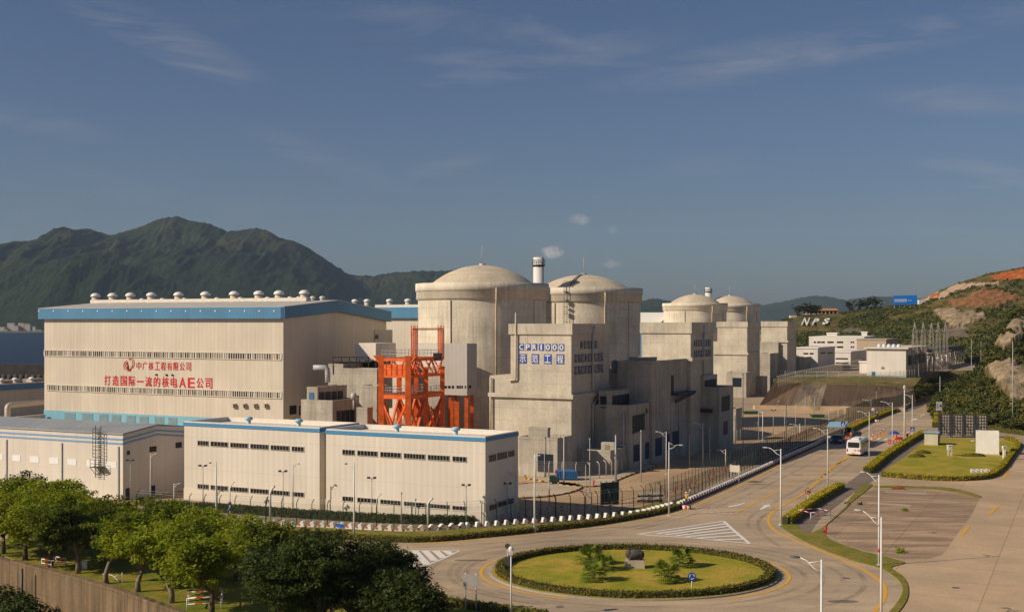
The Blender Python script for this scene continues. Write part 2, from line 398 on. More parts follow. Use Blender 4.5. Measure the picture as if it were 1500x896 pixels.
def banded(name, a, b_, period, axis=2, ratio=.5):
    """paint in bands along one object axis"""
    m, t, b = newmat(name); sp = nd(t, 'ShaderNodeSeparateXYZ'); t.links.new(coords(t, uv=True), sp.inputs[0])
    k = math_(t, 'LESS_THAN', math_(t, 'FRACT', math_(t, 'DIVIDE', sp.outputs[axis], period)), ratio)
    t.links.new(mixc(t, k, a, b_), b.inputs['Base Color']); b.inputs['Roughness'].default_value = .5; return m
CONC = concrete('weathered_concrete', (.60, .53, .43), dark=.74); CONC_TW = concrete('tower_concrete', (.60, .53, .42), dark=.76, lift=2.1, panel=2.7, streaks=.8)
CONC_R = concrete('reactor_concrete', (.78, .69, .545), dark=.72, lift=2.0, panel=4.2); CONC_DOME = concrete('dome_concrete', (.62, .52, .38), dark=.82, lift=1.6, panel=60, streaks=.5); CONC_AUX = concrete('stained_concrete', (.48, .43, .35), dark=.6, lift=2.2, panel=3.0, streaks=1.15)
CONC_WALL = concrete('old_wall_concrete', (.235, .16, .092), dark=.34, lift=2.4, panel=6, streaks=1.3); CONC_OLD = concrete('distant_concrete', (.52, .46, .37), dark=.7, streaks=.8)
CREAM = cladding('cream_cladding', (.74, .655, .55), rib=.9, sheet=4.4, stain=.05); CREAM_HALL = cladding('hall_cladding', (.66, .575, .46), rib=1.0, sheet=30, stain=.10)
WHITE_CLAD = cladding('white_cladding', (.74, .66, .56), rib=2.6, sheet=3.9, stain=.04); BLUE_CLAD = cladding('blue_cladding', (.085, .24, .40), rib=.8, sheet=40, stain=.06)
AQUA = cladding('pale_blue_cladding', (.22, .47, .58), rib=1.6, sheet=40, stain=.05); GREY_CLAD = cladding('grey_cladding', (.50, .46, .41), rib=.9, sheet=30, stain=.06)
FAR_WHITE = cladding('white_render', (.74, .68, .60), rib=3, sheet=4, stain=.04); ROOF_GREY = cladding('grey_roof_sheet', (.36, .37, .37), rib=1.0, sheet=60, stain=.08)
ROOF_WHITE = plain('white_roof', (.78, .74, .66), .7, .06); ROOF_FLAT = plain('flat_roof', (.55, .48, .40), .9, .14, .3)
BLUE_TRIM = plain('blue_trim', (.07, .25, .46), .5, .06); BLUE_STRIPE = plain('blue_stripe_paint', (.20, .35, .55), .5, .05)
GLASS = plain('dark_glass', (.018, .02, .024), .12, .2, .5, .6); LOUVRE = plain('dark_louvre', (.022, .026, .032), .5, .2); NAVY = plain('navy_door_paint', (.012, .03, .085), .45, .1); BLUE_DOOR = plain('blue_door_paint', (.05, .14, .27), .5, .1)
WHITE = plain('white_paint', (.80, .77, .72), .45, .05); CREAM_P = plain('cream_paint', (.68, .60, .48), .6, .06); GREY_P = plain('galvanised_steel', (.45, .45, .44), .45, .1, 2, .5); DARK = plain('dark_steel', (.05, .05, .055), .5, .2); BLACK = plain('black_rubber', (.015, .015, .016), .8, .1)
ORANGE = plain('orange_paint', (.74, .13, .02), .6, .28, 1.1); RED = plain('red_paint', (.55, .03, .022), .5, .08); YELLOW = plain('yellow_paint', (.62, .33, .03), .6, .1); BLUE_P = plain('sign_blue', (.02, .09, .42), .45, .05); BILL = plain('billboard_blue', (.012, .22, .80), .5, .03)
GREEN_STEEL = plain('green_steel', (.016, .06, .04), .5, .15); GREEN_MESH = meshwire('green_wire_mesh', (.016, .055, .035), .33); GREY_MESH = meshwire('grey_wire_mesh', (.32, .31, .28), .20); DENSE_MESH = meshwire('green_screen_mesh', (.018, .06, .04), .62)
TILE_BLUE = plain('tile_blue', (.03, .09, .36), .45, .06); TILE_DARK = plain('tile_navy', (.075, .085, .125), .5, .06); SIGN_RED = plain('sign_red', (.60, .02, .025), .5, .05)
def marking(name, col):
    m, t, b = newmat(name); ob = coords(t); w = noise(t, ob, 3.0, 6, .75)
    t.links.new(mixc(t, ramp(t, w, [(.34, .6), (.47, 0)]), col, (.3, .25, .19)), b.inputs['Base Color']); b.inputs['Roughness'].default_value = .7; return m
LINE_W = marking('worn_white_line', (.82, .79, .72)); LINE_Y = marking('worn_yellow_line', (.76, .40, .04))
ASPH = paving('road_surface', (.545, .40, .25), None, stain=.66, stain_col=(.315, .245, .175), scale=.10, fine=.14, dirt_len=(.35, 1.4, 1))
APRON = paving('apron_concrete', (.62, .44, .265), (9, 7.5), stain=.5, stain_col=(.35, .25, .16), scale=.06)
SLAB = paving('stained_slab', (.54, .37, .23), (7, 6), stain=.72, stain_col=(.20, .135, .085), scale=.12, dirt_len=(.5, 2.6, 1), fine=.22)
YARD = paving('yard_paving', (.55, .37, .205), (5, 5), stain=.35, stain_col=(.38, .26, .15), scale=.1); GRAVEL = paving('pale_gravel', (.56, .45, .32), None, stain=.3, stain_col=(.4, .31, .22), scale=.2, fine=.25)
PATH = paving('dark_path', (.25, .19, .14), None, stain=.5, stain_col=(.14, .11, .08), scale=.2); GROUND = paving('ground_concrete', (.45, .34, .23), (8, 8), stain=.4, stain_col=(.3, .225, .15), scale=.05)
LAWN = turf('mown_lawn', (.235, .24, .022), (.36, .31, .032), (.47, .32, .06)); TERR_G = turf('terrace_grass', (.12, .125, .03), (.22, .17, .055), (.30, .20, .10), .5); SHADE_LAWN = turf('shaded_green_lawn', (.12, .155, .018), (.20, .21, .022), (.30, .235, .04)); VERGE = turf('verge_grass', (.15, .165, .02), (.24, .21, .03), (.30, .21, .07), .6); DIRT = turf('bare_dirt', (.12, .09, .06), (.16, .12, .08), (.1, .08, .05), .8)  # SHADE_LAWN: greener turf with the shade under the trees put into its colour
LEAF_LIGHT = foliage('light_leaves', (.14, .185, .010), (.36, .38, .024), (.24, .27, .015), .45); LEAF_MID = foliage('mid_leaves', (.085, .12, .010), (.21, .235, .020), (.14, .165, .014), .4)
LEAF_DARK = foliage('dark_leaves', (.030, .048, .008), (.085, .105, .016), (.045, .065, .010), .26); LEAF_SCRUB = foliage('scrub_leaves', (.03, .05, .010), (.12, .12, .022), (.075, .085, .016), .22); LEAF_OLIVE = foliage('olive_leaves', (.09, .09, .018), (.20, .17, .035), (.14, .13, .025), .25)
LEAF_DRY = foliage('dry_grass_tufts', (.17, .125, .045), (.24, .17, .06), (.13, .12, .04), .2)
HEDGE_G = foliage('hedge_leaves', (.12, .115, .016), (.29, .21, .04), (.17, .165, .022), .3); HEDGE_Y = foliage('golden_hedge_leaves', (.36, .31, .016), (.62, .48, .026), (.44, .35, .018), .35); HEDGE_D = foliage('dark_hedge_leaves', (.03, .042, .012), (.06, .07, .018), None, .2)
PALM_L = foliage('palm_fronds', (.11, .165, .018), (.27, .30, .035), (.17, .2, .025), .35); BARK = plain('bark', (.13, .095, .065), .95, .35, 3); PALE_BARK = plain('pale_bark', (.22, .17, .12), .95, .3, 3)
ROCK = plain('dark_rock', (.085, .07, .065), .9, .35, 1.2)
# ------------------------------------------------------------------ land, sea, mountains
def sheet(name, pts, z, mat, kind='structure'):
    mb = MB(); mb.poly([Vector((p[0], p[1], z)) for p in pts]); return tag(mb.build(name, mat), kind=kind)
wall_px = [(-60, 800), (0, 815), (22, 823), (100, 843), (180, 866), (255, 893), (330, 921)]
wall_pts = [P(*p) for p in wall_px]
g_out = [(-420, 330), (-900, 430), (-900, 540), (100, 700), (400, 12000), (9000, 12000), (9000, -60), (-6, -60), (-6, 70)] + [tuple(p[:2]) for p in reversed(wall_pts)]
sheet('ground', g_out, 0, GROUND)
sheet('lower_ground', [(-420, 330), *[tuple(p[:2]) for p in wall_pts], (-6, 70), (-6, -60), (-420, -60)], -5, DIRT)
m, t, b = newmat('sea_water'); v = coords(t)
b.inputs['Base Color'].default_value = (.008, .020, .034, 1); b.inputs['Roughness'].default_value = .38; b.inputs['Specular IOR Level'].default_value = .22
bump(t, b, noise(t, coords(t, (.05, .16, 1)), 1.0, 4, .6), .6, 1.0)
sheet('sea', [(-9000, 500), (400, 500), (400, 12000), (-9000, 12000)], -4, m)
# mountains: ridge line from the photograph's skyline, spurs and gullies from ridged noise
from mathutils import noise as mnoise
def fbm(x, y, o=5, h=.55):
    v = 0; a = 1; s = 0
    for i in range(o):
        v += a*(1-2*abs(mnoise.noise((x, y, i*7.3)))); s += a; a *= h; x *= 2.03; y *= 2.03
    return v/s
def crest_at(cr, px):
    if px <= cr[0][0]: return cr[0][1]
    for (a, b), (c, d) in zip(cr, cr[1:]):
        if a <= px <= c: return b+(d-b)*(px-a)/(c-a)
    return cr[-1][1]
def mountain(name, cr, Yb, Yc, zb, mat, nx=420, ny=100, amp=.3, fs=.0017, seed=0):
    x0, x1 = cr[0][0], cr[-1][0]; V = []; Fc = []
    for j in range(ny+1):
        s = j/ny*1.35
        for i in range(nx+1):
            px = x0+(x1-x0)*i/nx; Y = Yb+(Yc-Yb)*s
            X = (px-750)*Yc/F*(1-.12*(1-min(s, 1)))
            zc = zat(crest_at(cr, px)+fbm(px*.075+seed, 3.1, 5, .62)*3.0+fbm(px*.3+seed, 7.7, 3)*1.3, Yc)
            prof = (s**.85) if s <= 1 else max(0, 1-(s-1)*1.6)
            sp = fbm(X*fs*1.5+seed*3+.3*mnoise.noise((X*.0012, Y*.0012, seed)), Y*fs*.42+seed, 6, .58)
            w = math.sin(math.pi*min(s, 1))**.8 if s < 1 else 0
            z = zb+(zc-zb)*prof*(1+amp*sp*w*.9) - (zc-zb)*amp*.22*w
            V.append((X, Y, min(z, zb+(zc-zb)*(.995 if s < 1 else 1)) if s <= 1 else z))
    for j in range(ny):
        for i in range(nx):
            a = j*(nx+1)+i; Fc.append((a, a+1, a+nx+2, a+nx+1))
    me = bpy.data.meshes.new(name); me.from_pydata(V, [], Fc); me.materials.append(mat)
    me.polygons.foreach_set('use_smooth', [True]*len(Fc)); o = bpy.data.objects.new(name, me); COL.objects.link(o)
    return tag(o, kind='structure')
m, t, b = newmat('mountain_scrub'); ob = coords(t)
c = mixc(t, ramp(t, noise(t, ob, .0035, 6, .65), [(.38, 0), (.64, 1)]), (.020, .033, .013), (.048, .058, .020))
c = mixc(t, ramp(t, noise(t, ob, .018, 5, .7), [(.4, .7), (.62, 0)]), c, (.012, .022, .009))
c = mixc(t, ramp(t, noise(t, ob, .0013, 4), [(.58, 0), (.7, .55)]), c, (.085, .072, .035))
t.links.new(c, b.inputs['Base Color']); b.inputs['Roughness'].default_value = 1; b.inputs['Specular IOR Level'].default_value = .05
bump(t, b, noise(t, ob, .03, 6, .7), 1.0, 14)
MTN = m
mountain('mountains', [(-260, 400), (-60, 362), (0, 357), (30, 350), (62, 349), (98, 331), (118, 336), (135, 334), (165, 343), (200, 331), (235, 317), (262, 313.5), (276, 319), (310, 326), (322, 331), (335, 337), (375, 331.5), (392, 335), (412, 346), (430, 350), (455, 362), (487, 384), (515, 402), (540, 420), (600, 440), (700, 462)], 3650, 5200, -4, MTN, amp=.46, fs=.0022)
mountain('foothill', [(-260, 420), (-60, 402), (0, 396), (60, 384), (108, 371), (150, 374), (205, 392), (250, 408), (310, 426), (380, 436), (450, 446), (560, 470)], 3560, 4200, -4, MTN, amp=.38, fs=.0034, seed=4)
mountain('hills', [(380, 440), (430, 414), (480, 404), (525, 401), (550, 402), (580, 396), (610, 395), (650, 394), (678, 390), (712, 398), (760, 415), (840, 436), (900, 441), (930, 441), (958, 434), (985, 440), (1010, 446), (1060, 460)], 4000, 5600, -4, MTN, amp=.5, fs=.002, seed=9)
mountain('far_hills', [(1030, 466), (1080, 452), (1110, 445), (1150, 438), (1185, 431), (1212, 431), (1240, 437), (1262, 433), (1290, 431), (1340, 434), (1420, 430), (1560, 425), (1750, 440)], 6300, 8200, 0, MTN, amp=.22, fs=.0016, seed=14)
# ---------------- the hill on the right with its cuttings
def in_poly(x, y, pg):
    r = False; j = len(pg)-1
    for i in range(len(pg)):
        if (pg[i][1] > y) != (pg[j][1] > y) and x < (pg[j][0]-pg[i][0])*(y-pg[i][1])/(pg[j][1]-pg[i][1])+pg[i][0]: r = not r
        j = i
    return r
SOILS = [(1, [(1448, 406), (1470, 400), (1502, 393), (1560, 388), (1560, 418), (1500, 411), (1470, 414), (1452, 411)]),
         (2, [(1340, 443), (1372, 432), (1400, 415), (1440, 414), (1470, 416), (1462, 421), (1425, 424), (1400, 432), (1380, 441), (1352, 443)]),
         (2, [(1345, 436), (1375, 425), (1372, 430), (1346, 441)]),
         (3, [(1384, 448), (1400, 443), (1418, 437), (1436, 427), (1464, 430), (1490, 438), (1500, 442), (1480, 448), (1462, 456), (1440, 455), (1420, 457), (1398, 453)]),
         (4, [(1366, 460), (1385, 456), (1410, 461), (1440, 463), (1444, 472), (1424, 478), (1412, 482), (1390, 481), (1376, 470)]),
         (5, [(1385, 482), (1420, 482), (1420, 497), (1396, 500), (1380, 498)]), (1, [(1360, 429), (1378, 430), (1374, 437), (1360, 438)]),
         (5, [(1232, 484), (1262, 482), (1264, 492), (1232, 494)])]
SOIL_N = [(1440, 545), (1480, 540), (1520, 560), (1520, 600), (1480, 590), (1462, 570)], [(1452, 510), (1480, 482), (1500, 470), (1520, 470), (1500, 500), (1470, 520)]
def terrain(name, cols, prof, soils, nx, ny, mat, rough, seed):
    """prof(px, s) -> (photo row, depth); s from foot to crest and over"""
    V = []; Fc = []; S = []; PXY = []
    for j in range(ny+1):
        for i in range(nx+1):
            px = cols[0]+(cols[1]-cols[0])*i/nx; s = j/ny*1.25
            py, Y = prof(px, min(s, 1)); X = (px-750)*Y/F; z = zat(py, Y)
            if s > 1: Y *= 1+(s-1)*1.2; z -= (s-1)*60; X = (px-750)*Y/F
            k = 0
            if s <= 1:
                wx, wy = px+mnoise.noise((px*.15, py*.15, 1))*4, py+mnoise.noise((px*.15, py*.15, 5))*2.5
                for q, pg in soils:
                    if in_poly(wx, wy, pg): k = q
            n = fbm(X*.02+seed, Y*.02, 4)*rough*(.5 if k else 1)+(fbm(X*.09, Y*.09+z*.1, 3)*1.6 if k in (3, 4) else 0)
            n += (fbm(X*.05, Y*.05+z*.25, 4)*2.6 if k in (1, 3, 4) else 0); V.append((X, Y, z+n*min(1, s*4)*min(1, max(0, (1.0-s)*6+.12)))); S.append(k); PXY.append((px, py, s))
    for j in range(ny):
        for i in range(nx):
            a = j*(nx+1)+i; Fc.append((a, a+1, a+nx+2, a+nx+1))
    me = bpy.data.meshes.new(name); me.from_pydata(V, [], Fc); me.materials.append(mat)
    tab = [(0, 0, 0), (.50, .145, .04), (.58, .40, .27), (.30, .145, .065), (.36, .27, .17), (.20, .155, .115)]
    at_ = me.color_attributes.new('soil', 'FLOAT_COLOR', 'POINT')
    at_.data.foreach_set('color', np.array([(*tab[k], 1.0 if k else 0.0) for k in S], dtype=np.float32).ravel())
    me.polygons.foreach_set('use_smooth', [True]*len(Fc)); o = bpy.data.objects.new(name, me); COL.objects.link(o)
    return tag(o, kind='structure'), V, S, PXY
m, t, b = newmat('hillside_soil'); ob = coords(t)
a = nd(t, 'ShaderNodeAttribute', attribute_name='soil')
gcol = mixc(t, ramp(t, noise(t, ob, .03, 5, .65), [(.38, 0), (.62, 1)]), (.085, .085, .022), (.21, .155, .06))
gcol = mixc(t, ramp(t, noise(t, ob, .25, 5, .7), [(.35, .6), (.58, 0)]), gcol, (.04, .045, .014))
sc = mixc(t, 1.0, a.outputs['Color'], ramp(t, noise(t, coords(t, (1, 1, .35)), .22, 6, .7), [(.30, .32), (.62, 1.2)]), 'MULTIPLY')
t.links.new(mixc(t, a.outputs['Alpha'], gcol, sc), b.inputs['Base Color']); b.inputs['Roughness'].default_value = 1; b.inputs['Specular IOR Level'].default_value = .05
bump(t, b, noise(t, ob, .3, 6, .7), .9, 1.2); HILLM = m
cr_b = [(1120, 478), (1140, 474), (1158, 467), (1175, 461), (1230, 459), (1262, 453), (1300, 449), (1335, 446), (1352, 437), (1380, 424), (1400, 416), (1420, 409), (1450, 400), (1500, 391), (1560, 384), (1700, 372)]
def prof_b(px, s):
    c = crest_at(cr_b, px); k = min(1, max(0, (px-1300)/120)); f0 = 516+16*k
    py = f0+(c-f0)*s; Yf = 700-150*k; return py, Yf+(980-Yf)*s**1.25
hill, HV, HS, HP = terrain('hill', (1120, 1720), prof_b, SOILS, 300, 90, HILLM, 3.0, 2)
cr_n = [(1376, 590), (1400, 562), (1425, 548), (1442, 535), (1450, 512), (1466, 488), (1484, 462), (1500, 444), (1530, 425), (1600, 400), (1800, 370)]
def prof_n(px, s):
    c = crest_at(cr_n, px); f0 = 612 if px < 1390 else 612+min(1, (px-1390)/90)*18
    k = min(1, max(0, (px-1376)/130)); py = f0+(c-f0)*s; Yf = P(px, f0).y; return py, Yf+(Yf+25+150*k-Yf)*s**1.1
hill2, NV, NS, NP = terrain('hillside', (1376, 1800), prof_n, [(4, SOIL_N[0]), (4, SOIL_N[1])], 200, 90, HILLM, 1.6, 6)
# bushes that cover both slopes as one mass
def clump_quads(C, Rr, per, size, g, flat=.75):
    N = len(C); c = np.repeat(C, per, axis=0); r = np.repeat(Rr, per)
    d = g.normal(size=(N*per, 3)); d /= np.linalg.norm(d, axis=1, keepdims=True); d[:, 2] = np.abs(d[:, 2])*.95-.12
    rad = r*g.uniform(.55, 1.05, N*per); p = c+d*rad[:, None]*np.array([1, 1, flat])
    nn = d+g.normal(size=d.shape)*.55
    return leaf_quads(p, nn, np.repeat(Rr, per)*size, g, .7)
def scrub(V, S, PXY, n, rmin, rmax, per, name, mat, seed, keep):
    g = np.random.default_rng(seed); rr = random.Random(seed); C = []; Rr = []
    idx = [i for i, (k, p) in enumerate(zip(S, PXY)) if k == 0 and .02 < p[2] < 1.0 and 1115 < p[0] < 1580 and keep(*p[:2])]
    for i in rr.choices(idx, k=n):
        x, y, z = V[i]
        if mnoise.noise((x*.018, y*.018, seed)) < -.10: continue
        r = rr.uniform(rmin, rmax); C.append((x+rr.uniform(-2, 2), y+rr.uniform(-2, 2), z-r*.1)); Rr.append(r)
    o = bpy.data.objects.new(name, quads_mesh(name, clump_quads(np.array(C), np.array(Rr), per, .34, g), mat)); COL.objects.link(o)
    return tag(o, 'dark green scrub covering the hill slope', 'scrub', kind='stuff')
NPSP = [(1158, 462), (1235, 460), (1232, 490), (1165, 492)]
scrub(HV, HS, HP, 3600, 1.1, 3.0, 34, 'hill_scrub', LEAF_SCRUB, 3, lambda x, y: not in_poly(x, y, NPSP))
scrub(HV, HS, HP, 2600, .8, 2.0, 20, 'hill_olive_scrub', LEAF_OLIVE, 9, lambda x, y: not in_poly(x, y, NPSP))
scrub(HV, HS, HP, 1500, .8, 1.8, 12, 'hill_dry_grass', LEAF_DRY, 5, lambda x, y: not in_poly(x, y, NPSP))
scrub(NV, NS, NP, 1500, .6, 1.9, 40, 'slope_scrub', LEAF_SCRUB, 4, lambda x, y: True)
scrub(NV, NS, NP, 1300, .5, 1.4, 26, 'slope_olive_scrub', LEAF_OLIVE, 10, lambda x, y: True)
scrub(NV, NS, NP, 1500, .4, .9, 14, 'slope_dry_grass', LEAF_DRY, 8, lambda x, y: True)
lawn_c = [prof_b(px, s) for px, s in ((1160, .3), (1232, .3), (1232, .93), (1160, .93))]
# ---------------- roads, apron, yards, lawns
road_px = [(-150, 770), (200, 776), (460, 787), (600, 794), (700, 788), (780, 780), (850, 773), (900, 765), (960, 754), (1003, 744), (1050, 723), (1110, 696), (1160, 672), (1212, 648), (1240, 635), (1280, 616), (1313, 601), (1350, 585), (1376, 576), (1404, 576), (1392, 592), (1380, 606), (1368, 620), (1350, 634), (1310, 663), (1265, 692), (1237, 712), (1200, 737), (1160, 764), (1146, 772), (1188, 796), (1249, 818), (1287, 829), (1313, 844), (1324, 861), (1319, 877), (1300, 898), (1270, 930), (1150, 980), (900, 960), (800, 920), (740, 897), (690, 888), (640, 880), (560, 850), (400, 812), (200, 792), (-150, 785)]
sheet('road', [P(*p) for p in road_px], .012, ASPH)
sheet('apron', [P(*p) for p in [(1225, 712), (1290, 697), (1400, 702), (1450, 700), (1480, 684), (1500, 655), (1700, 655), (2400, 900), (2400, 1200), (1200, 1200), (1310, 900), (1330, 868), (1320, 843), (1290, 827)]], .010, APRON)
sheet('stained_slab', [P(*p) for p in [(1203, 776), (1225, 752), (1262, 723), (1290, 712), (1340, 713), (1395, 718), (1436, 728), (1424, 752), (1380, 812), (1345, 822), (1300, 815), (1240, 798)]], .018, SLAB)
def mound(name, outline, z0, h, mat): return tag((lambda mb: (mb.prism([tuple(p[:2]) for p in outline], z0, h), mb)[1])(MB()).build(name, mat), kind='structure')
lawn_o = ppath([(1293, 694), (1325, 670), (1354, 648), (1378, 643), (1430, 642), (1478, 646), (1490, 652), (1478, 668), (1464, 684), (1446, 698), (1398, 701), (1340, 698)], 6, closed=True)
mound('lawn', lawn_o, 0, .10, LAWN)
sheet('path', [P(*p) for p in [(1228, 717), (1262, 692), (1310, 662), (1352, 633), (1372, 634), (1354, 648), (1325, 670), (1288, 698), (1250, 722), (1200, 760), (1185, 782), (1160, 778), (1150, 768)]], .020, PATH)
mound('verge', ppath([(1143, 771), (1165, 768), (1176, 778), (1200, 776), (1245, 739), (1237, 735), (1240, 736), (1262, 712), (1278, 711), (1240, 742), (1206, 780), (1250, 803), (1290, 814), (1326, 824), (1305, 831), (1320, 842), (1330, 858), (1328, 880), (1308, 905), (1297, 905), (1318, 877), (1322, 860), (1311, 845), (1286, 831), (1245, 820), (1186, 797)], 3, closed=True), 0, .09, VERGE)
mound('grass_strip', ppath([(1285, 711.5), (1340, 712), (1395, 715), (1436, 726), (1428, 728), (1390, 719), (1340, 715), (1285, 714)], 4, closed=True), 0, .07, VERGE)
for i, (x0, y0, x1, y1) in enumerate(((1296, 720, 1357, 722), (1272, 736, 1335, 740))):
    mb = MB(); mb.bar(P(x0, y0, .03), P(x1, y1, .03), 1.0, .05); tag(mb.build('concrete_strip', plain('pale_concrete', (.42, .36, .28), .9)), kind='structure')
# roundabout
RC, RX, RY = Vector((12.2, 124.5, 0)), 14.2, 12.75
ell = lambda k, n=120, d=0.0: [(RC.x+(RX+d)*math.sin(2*math.pi*i/n), RC.y-(RY+d)*math.cos(2*math.pi*i/n)) for i in range(n)] if k else None
mound('roundabout', ell(1), 0, .15, LAWN)
mb = MB(); e0, e1 = ell(1, d=.0), ell(1, d=.22)
for i in range(120):
    j = (i+1) % 120; mb.hexa([Vector((*e0[i], 0)), Vector((*e1[i], 0)), Vector((*e1[j], 0)), Vector((*e0[j], 0))], [Vector((*e0[i], .14)), Vector((*e1[i], .14)), Vector((*e1[j], .14)), Vector((*e0[j], .14))])
tag(mb.build('kerb', plain('kerb_stone', (.36, .31, .25), .9)), kind='structure')
# verge between the road and the fence, plant yards
edge_px = [(-150, 765), (200, 772), (460, 784), (600, 791), (700, 785), (780, 777), (850, 770), (900, 762), (960, 751), (1000, 742)]
back_px = [(965, 734), (935, 744), (886, 752), (845, 757), (763, 764), (694, 768), (597, 772), (470, 767), (280, 758), (200, 752), (-150, 745)]
mound('grass_verge', [P(*p) for p in edge_px+back_px], 0, .10, VERGE)
mound('lawn', [P(*p) for p in [(-150, 738), (205, 741), (300, 745), (470, 757), (597, 765), (694, 768), (694, 760), (600, 757), (470, 749), (300, 737), (205, 734), (-150, 725)]], 0, .08, VERGE)
mound('fence_verge', [P(*p) for p in [(1003, 743), (1050, 722), (1110, 695), (1160, 671), (1212, 647), (1240, 634), (1232, 628), (1200, 641), (1150, 664), (1100, 688), (1040, 714), (985, 733), (975, 738)]], 0, .06, DIRT)
sheet('yard', [P(*p) for p in [(640, 752), (775, 752), (870, 752), (960, 738), (1040, 707), (1110, 676), (1170, 650), (1230, 622), (1280, 602), (1180, 600), (1108, 604), (1040, 600), (900, 640), (760, 660), (640, 640)]], .008, YARD)
sheet('yard', [P(*p) for p in [(150, 740), (270, 741), (272, 690), (240, 660), (150, 690)]], .008, YARD)
def kerbed_island(name, pts, mat):
    o = ppath(pts, 6, closed=True); mound(name, o, 0, .12, mat)
    mb = MB(); L = 0
    for i in range(len(o)):
        a, b_ = o[i], o[(i+1) % len(o)]; n = max(1, round((b_-a).length/1.1))
        for k in range(n):
            p, q = a.lerp(b_, k/n), a.lerp(b_, (k+1)/n); d = (q-p).normalized(); nn = Vector((d.y, -d.x, 0))*.22
            mb.hexa([p, p+nn, q+nn, q][::1], [v_+Vector((0, 0, .2)) for v_ in (p, p+nn, q+nn, q)], mi=L % 2); L += 1
    tag(mb.build('kerb', [YELLOW, DARK]), kind='structure')
kerbed_island('gravel_island', [(700, 724), (730, 714), (772, 708.5), (815, 707), (845, 709), (853, 713), (845, 719), (815, 726), (770, 730), (700, 732)], GRAVEL)
kerbed_island('gravel_apron', [(770, 700), (790, 704), (820, 710), (850, 713), (885, 711), (905, 703), (925, 695), (950, 687), (960, 682), (930, 678), (880, 688), (830, 694), (780, 694)], GRAVEL)
# ---------------- paint on the road
def paint(name, mb, mat): return tag(mb.build(name, mat), kind='structure')
yl = lambda px, w=.22, dash=None, n=6: paint('yellow_line', ribbon(ppath(px, n), w*1.45, .030, dash), LINE_Y)
yl([(600, 797), (700, 790.5), (780, 783), (850, 776), (900, 770), (960, 758), (1000, 748), (1075, 716), (1160, 672), (1240, 635), (1290, 612)], .2)
yl([(1440, 0+560), (1350, 610), (1300, 632), (1262, 653), (1220, 685), (1180, 720), (1150, 738), (1131, 751), (1126, 764), (1140, 780), (1193, 803), (1249, 826), (1287, 849), (1297, 864), (1292, 882), (1279, 897), (1250, 925)][2:], .26)
yl([(1077, 752), (1150, 713)], .2); yl([(1200, 692), (1242, 671), (1266, 655), (1300, 634)], .2); yl([(1150, 713), (1200, 692)], .2, (1.6, 2.2)); yl([(1190, 708), (1240, 672)], .2, (1.6, 2.2))
yl([(1290, 612), (1350, 588), (1385, 575)], .2); yl([(1318, 628), (1362, 597), (1388, 583)], .2)
for a0, a1 in ((R_(28), R_(120)), (R_(240), R_(332))):
    paint('yellow_line', ribbon([(RC.x+(RX+1.1)*math.sin(a0+(a1-a0)*i/60), RC.y-(RY+1.0)*math.cos(a0+(a1-a0)*i/60), 0) for i in range(61)], .34, .030), LINE_Y)
for a, b_ in (((1480, 683), (1470, 700)), ((1462, 741), (1448, 753)), ((1419, 770), (1408, 784))): yl([a, b_], .3)
def hatch(corners, bars, w_edge=.4, w_bar=.6):
    mb = MB(); c = [P(*p) for p in corners]
    def add(m2):
        for f, u in zip(m2.f, [None]*len(m2.f)): mb.face([m2.v[i] for i in f])
    for k in range(len(c)): add(ribbon([c[k], c[(k+1) % len(c)]], w_edge, .034+.004*(k % 2)))
    for (a, b_) in bars: add(ribbon([P(*a), P(*b_)], w_bar, .042))
    return mb
paint('white_hatching', hatch([(933, 782.5), (1060, 763), (1072, 774), (1098, 796), (1020, 788)], [((945+10*k*1.2, 781-1.4*k*1.1), (1066+4.3*k*.9, 766+3.6*k)) for k in range(0)]+[((962, 781.5), (1063, 767)), ((975, 783), (1067, 770.5)), ((990, 784.5), (1072, 774.5)), ((1005, 786), (1077, 779)), ((1022, 788), (1083, 784)), ((1045, 790.5), (1090, 789.5))]), LINE_W)
paint('white_hatching', hatch([(596, 806), (673, 806.5), (645, 820), (614, 831), (585, 840)], [((607, 806), (626, 827)), ((622, 806), (637, 821)), ((638, 806.5), (650, 817)), ((653, 806.5), (661, 812)), ((594, 810), (607, 832))], .26, .8), LINE_W)
def arrow(pts):
    mb = MB(); mb.poly([P(*p)+Vector((0, 0, .034)) for p in pts]); paint('road_arrow', mb, LINE_W)
arrow([(1112, 746.5), (1115, 746.8), (1126, 741.5), (1129, 743), (1127.5, 738.5), (1116, 740.3), (1119, 741)]); arrow([(1066, 741.5), (1068, 742.6), (1081, 740.5), (1092, 736.5), (1090, 736), (1080, 739)])
arrow([(1281, 651.5), (1283, 652), (1288, 648.6), (1290, 649.5), (1289.6, 646.8), (1283.5, 648), (1285.4, 648.3)]); arrow([(1334, 617), (1340, 614.6), (1345, 615), (1342, 612.8), (1337, 613.4)]); arrow([(1347, 609), (1349, 609.4), (1353, 607.4), (1354, 608), (1354, 606.4), (1350.4, 607), (1351.6, 607.2)])
for k in range(5): paint('white_line', ribbon([P(1030+9.5*k, 749.6+.55*k), P(1036+9.5*k, 750+.55*k)], .3, .034), LINE_W)
for k in range(9):
    x = 1252+10.5*k; y = 641.3+.45*k; mb = MB(); mb.poly([P(x, y+1.1)+Vector((0, 0, .034)), P(x+4, y+1.3)+Vector((0, 0, .034)), P(x+7.2, y-1.2)+Vector((0, 0, .034)), P(x+3.4, y-1.3)+Vector((0, 0, .034))]); paint('crosswalk_stripe', mb, LINE_W)
paint('yellow_line', ribbon([P(1131, 731.5), P(1148, 731.5)], .45, .034), LINE_Y)
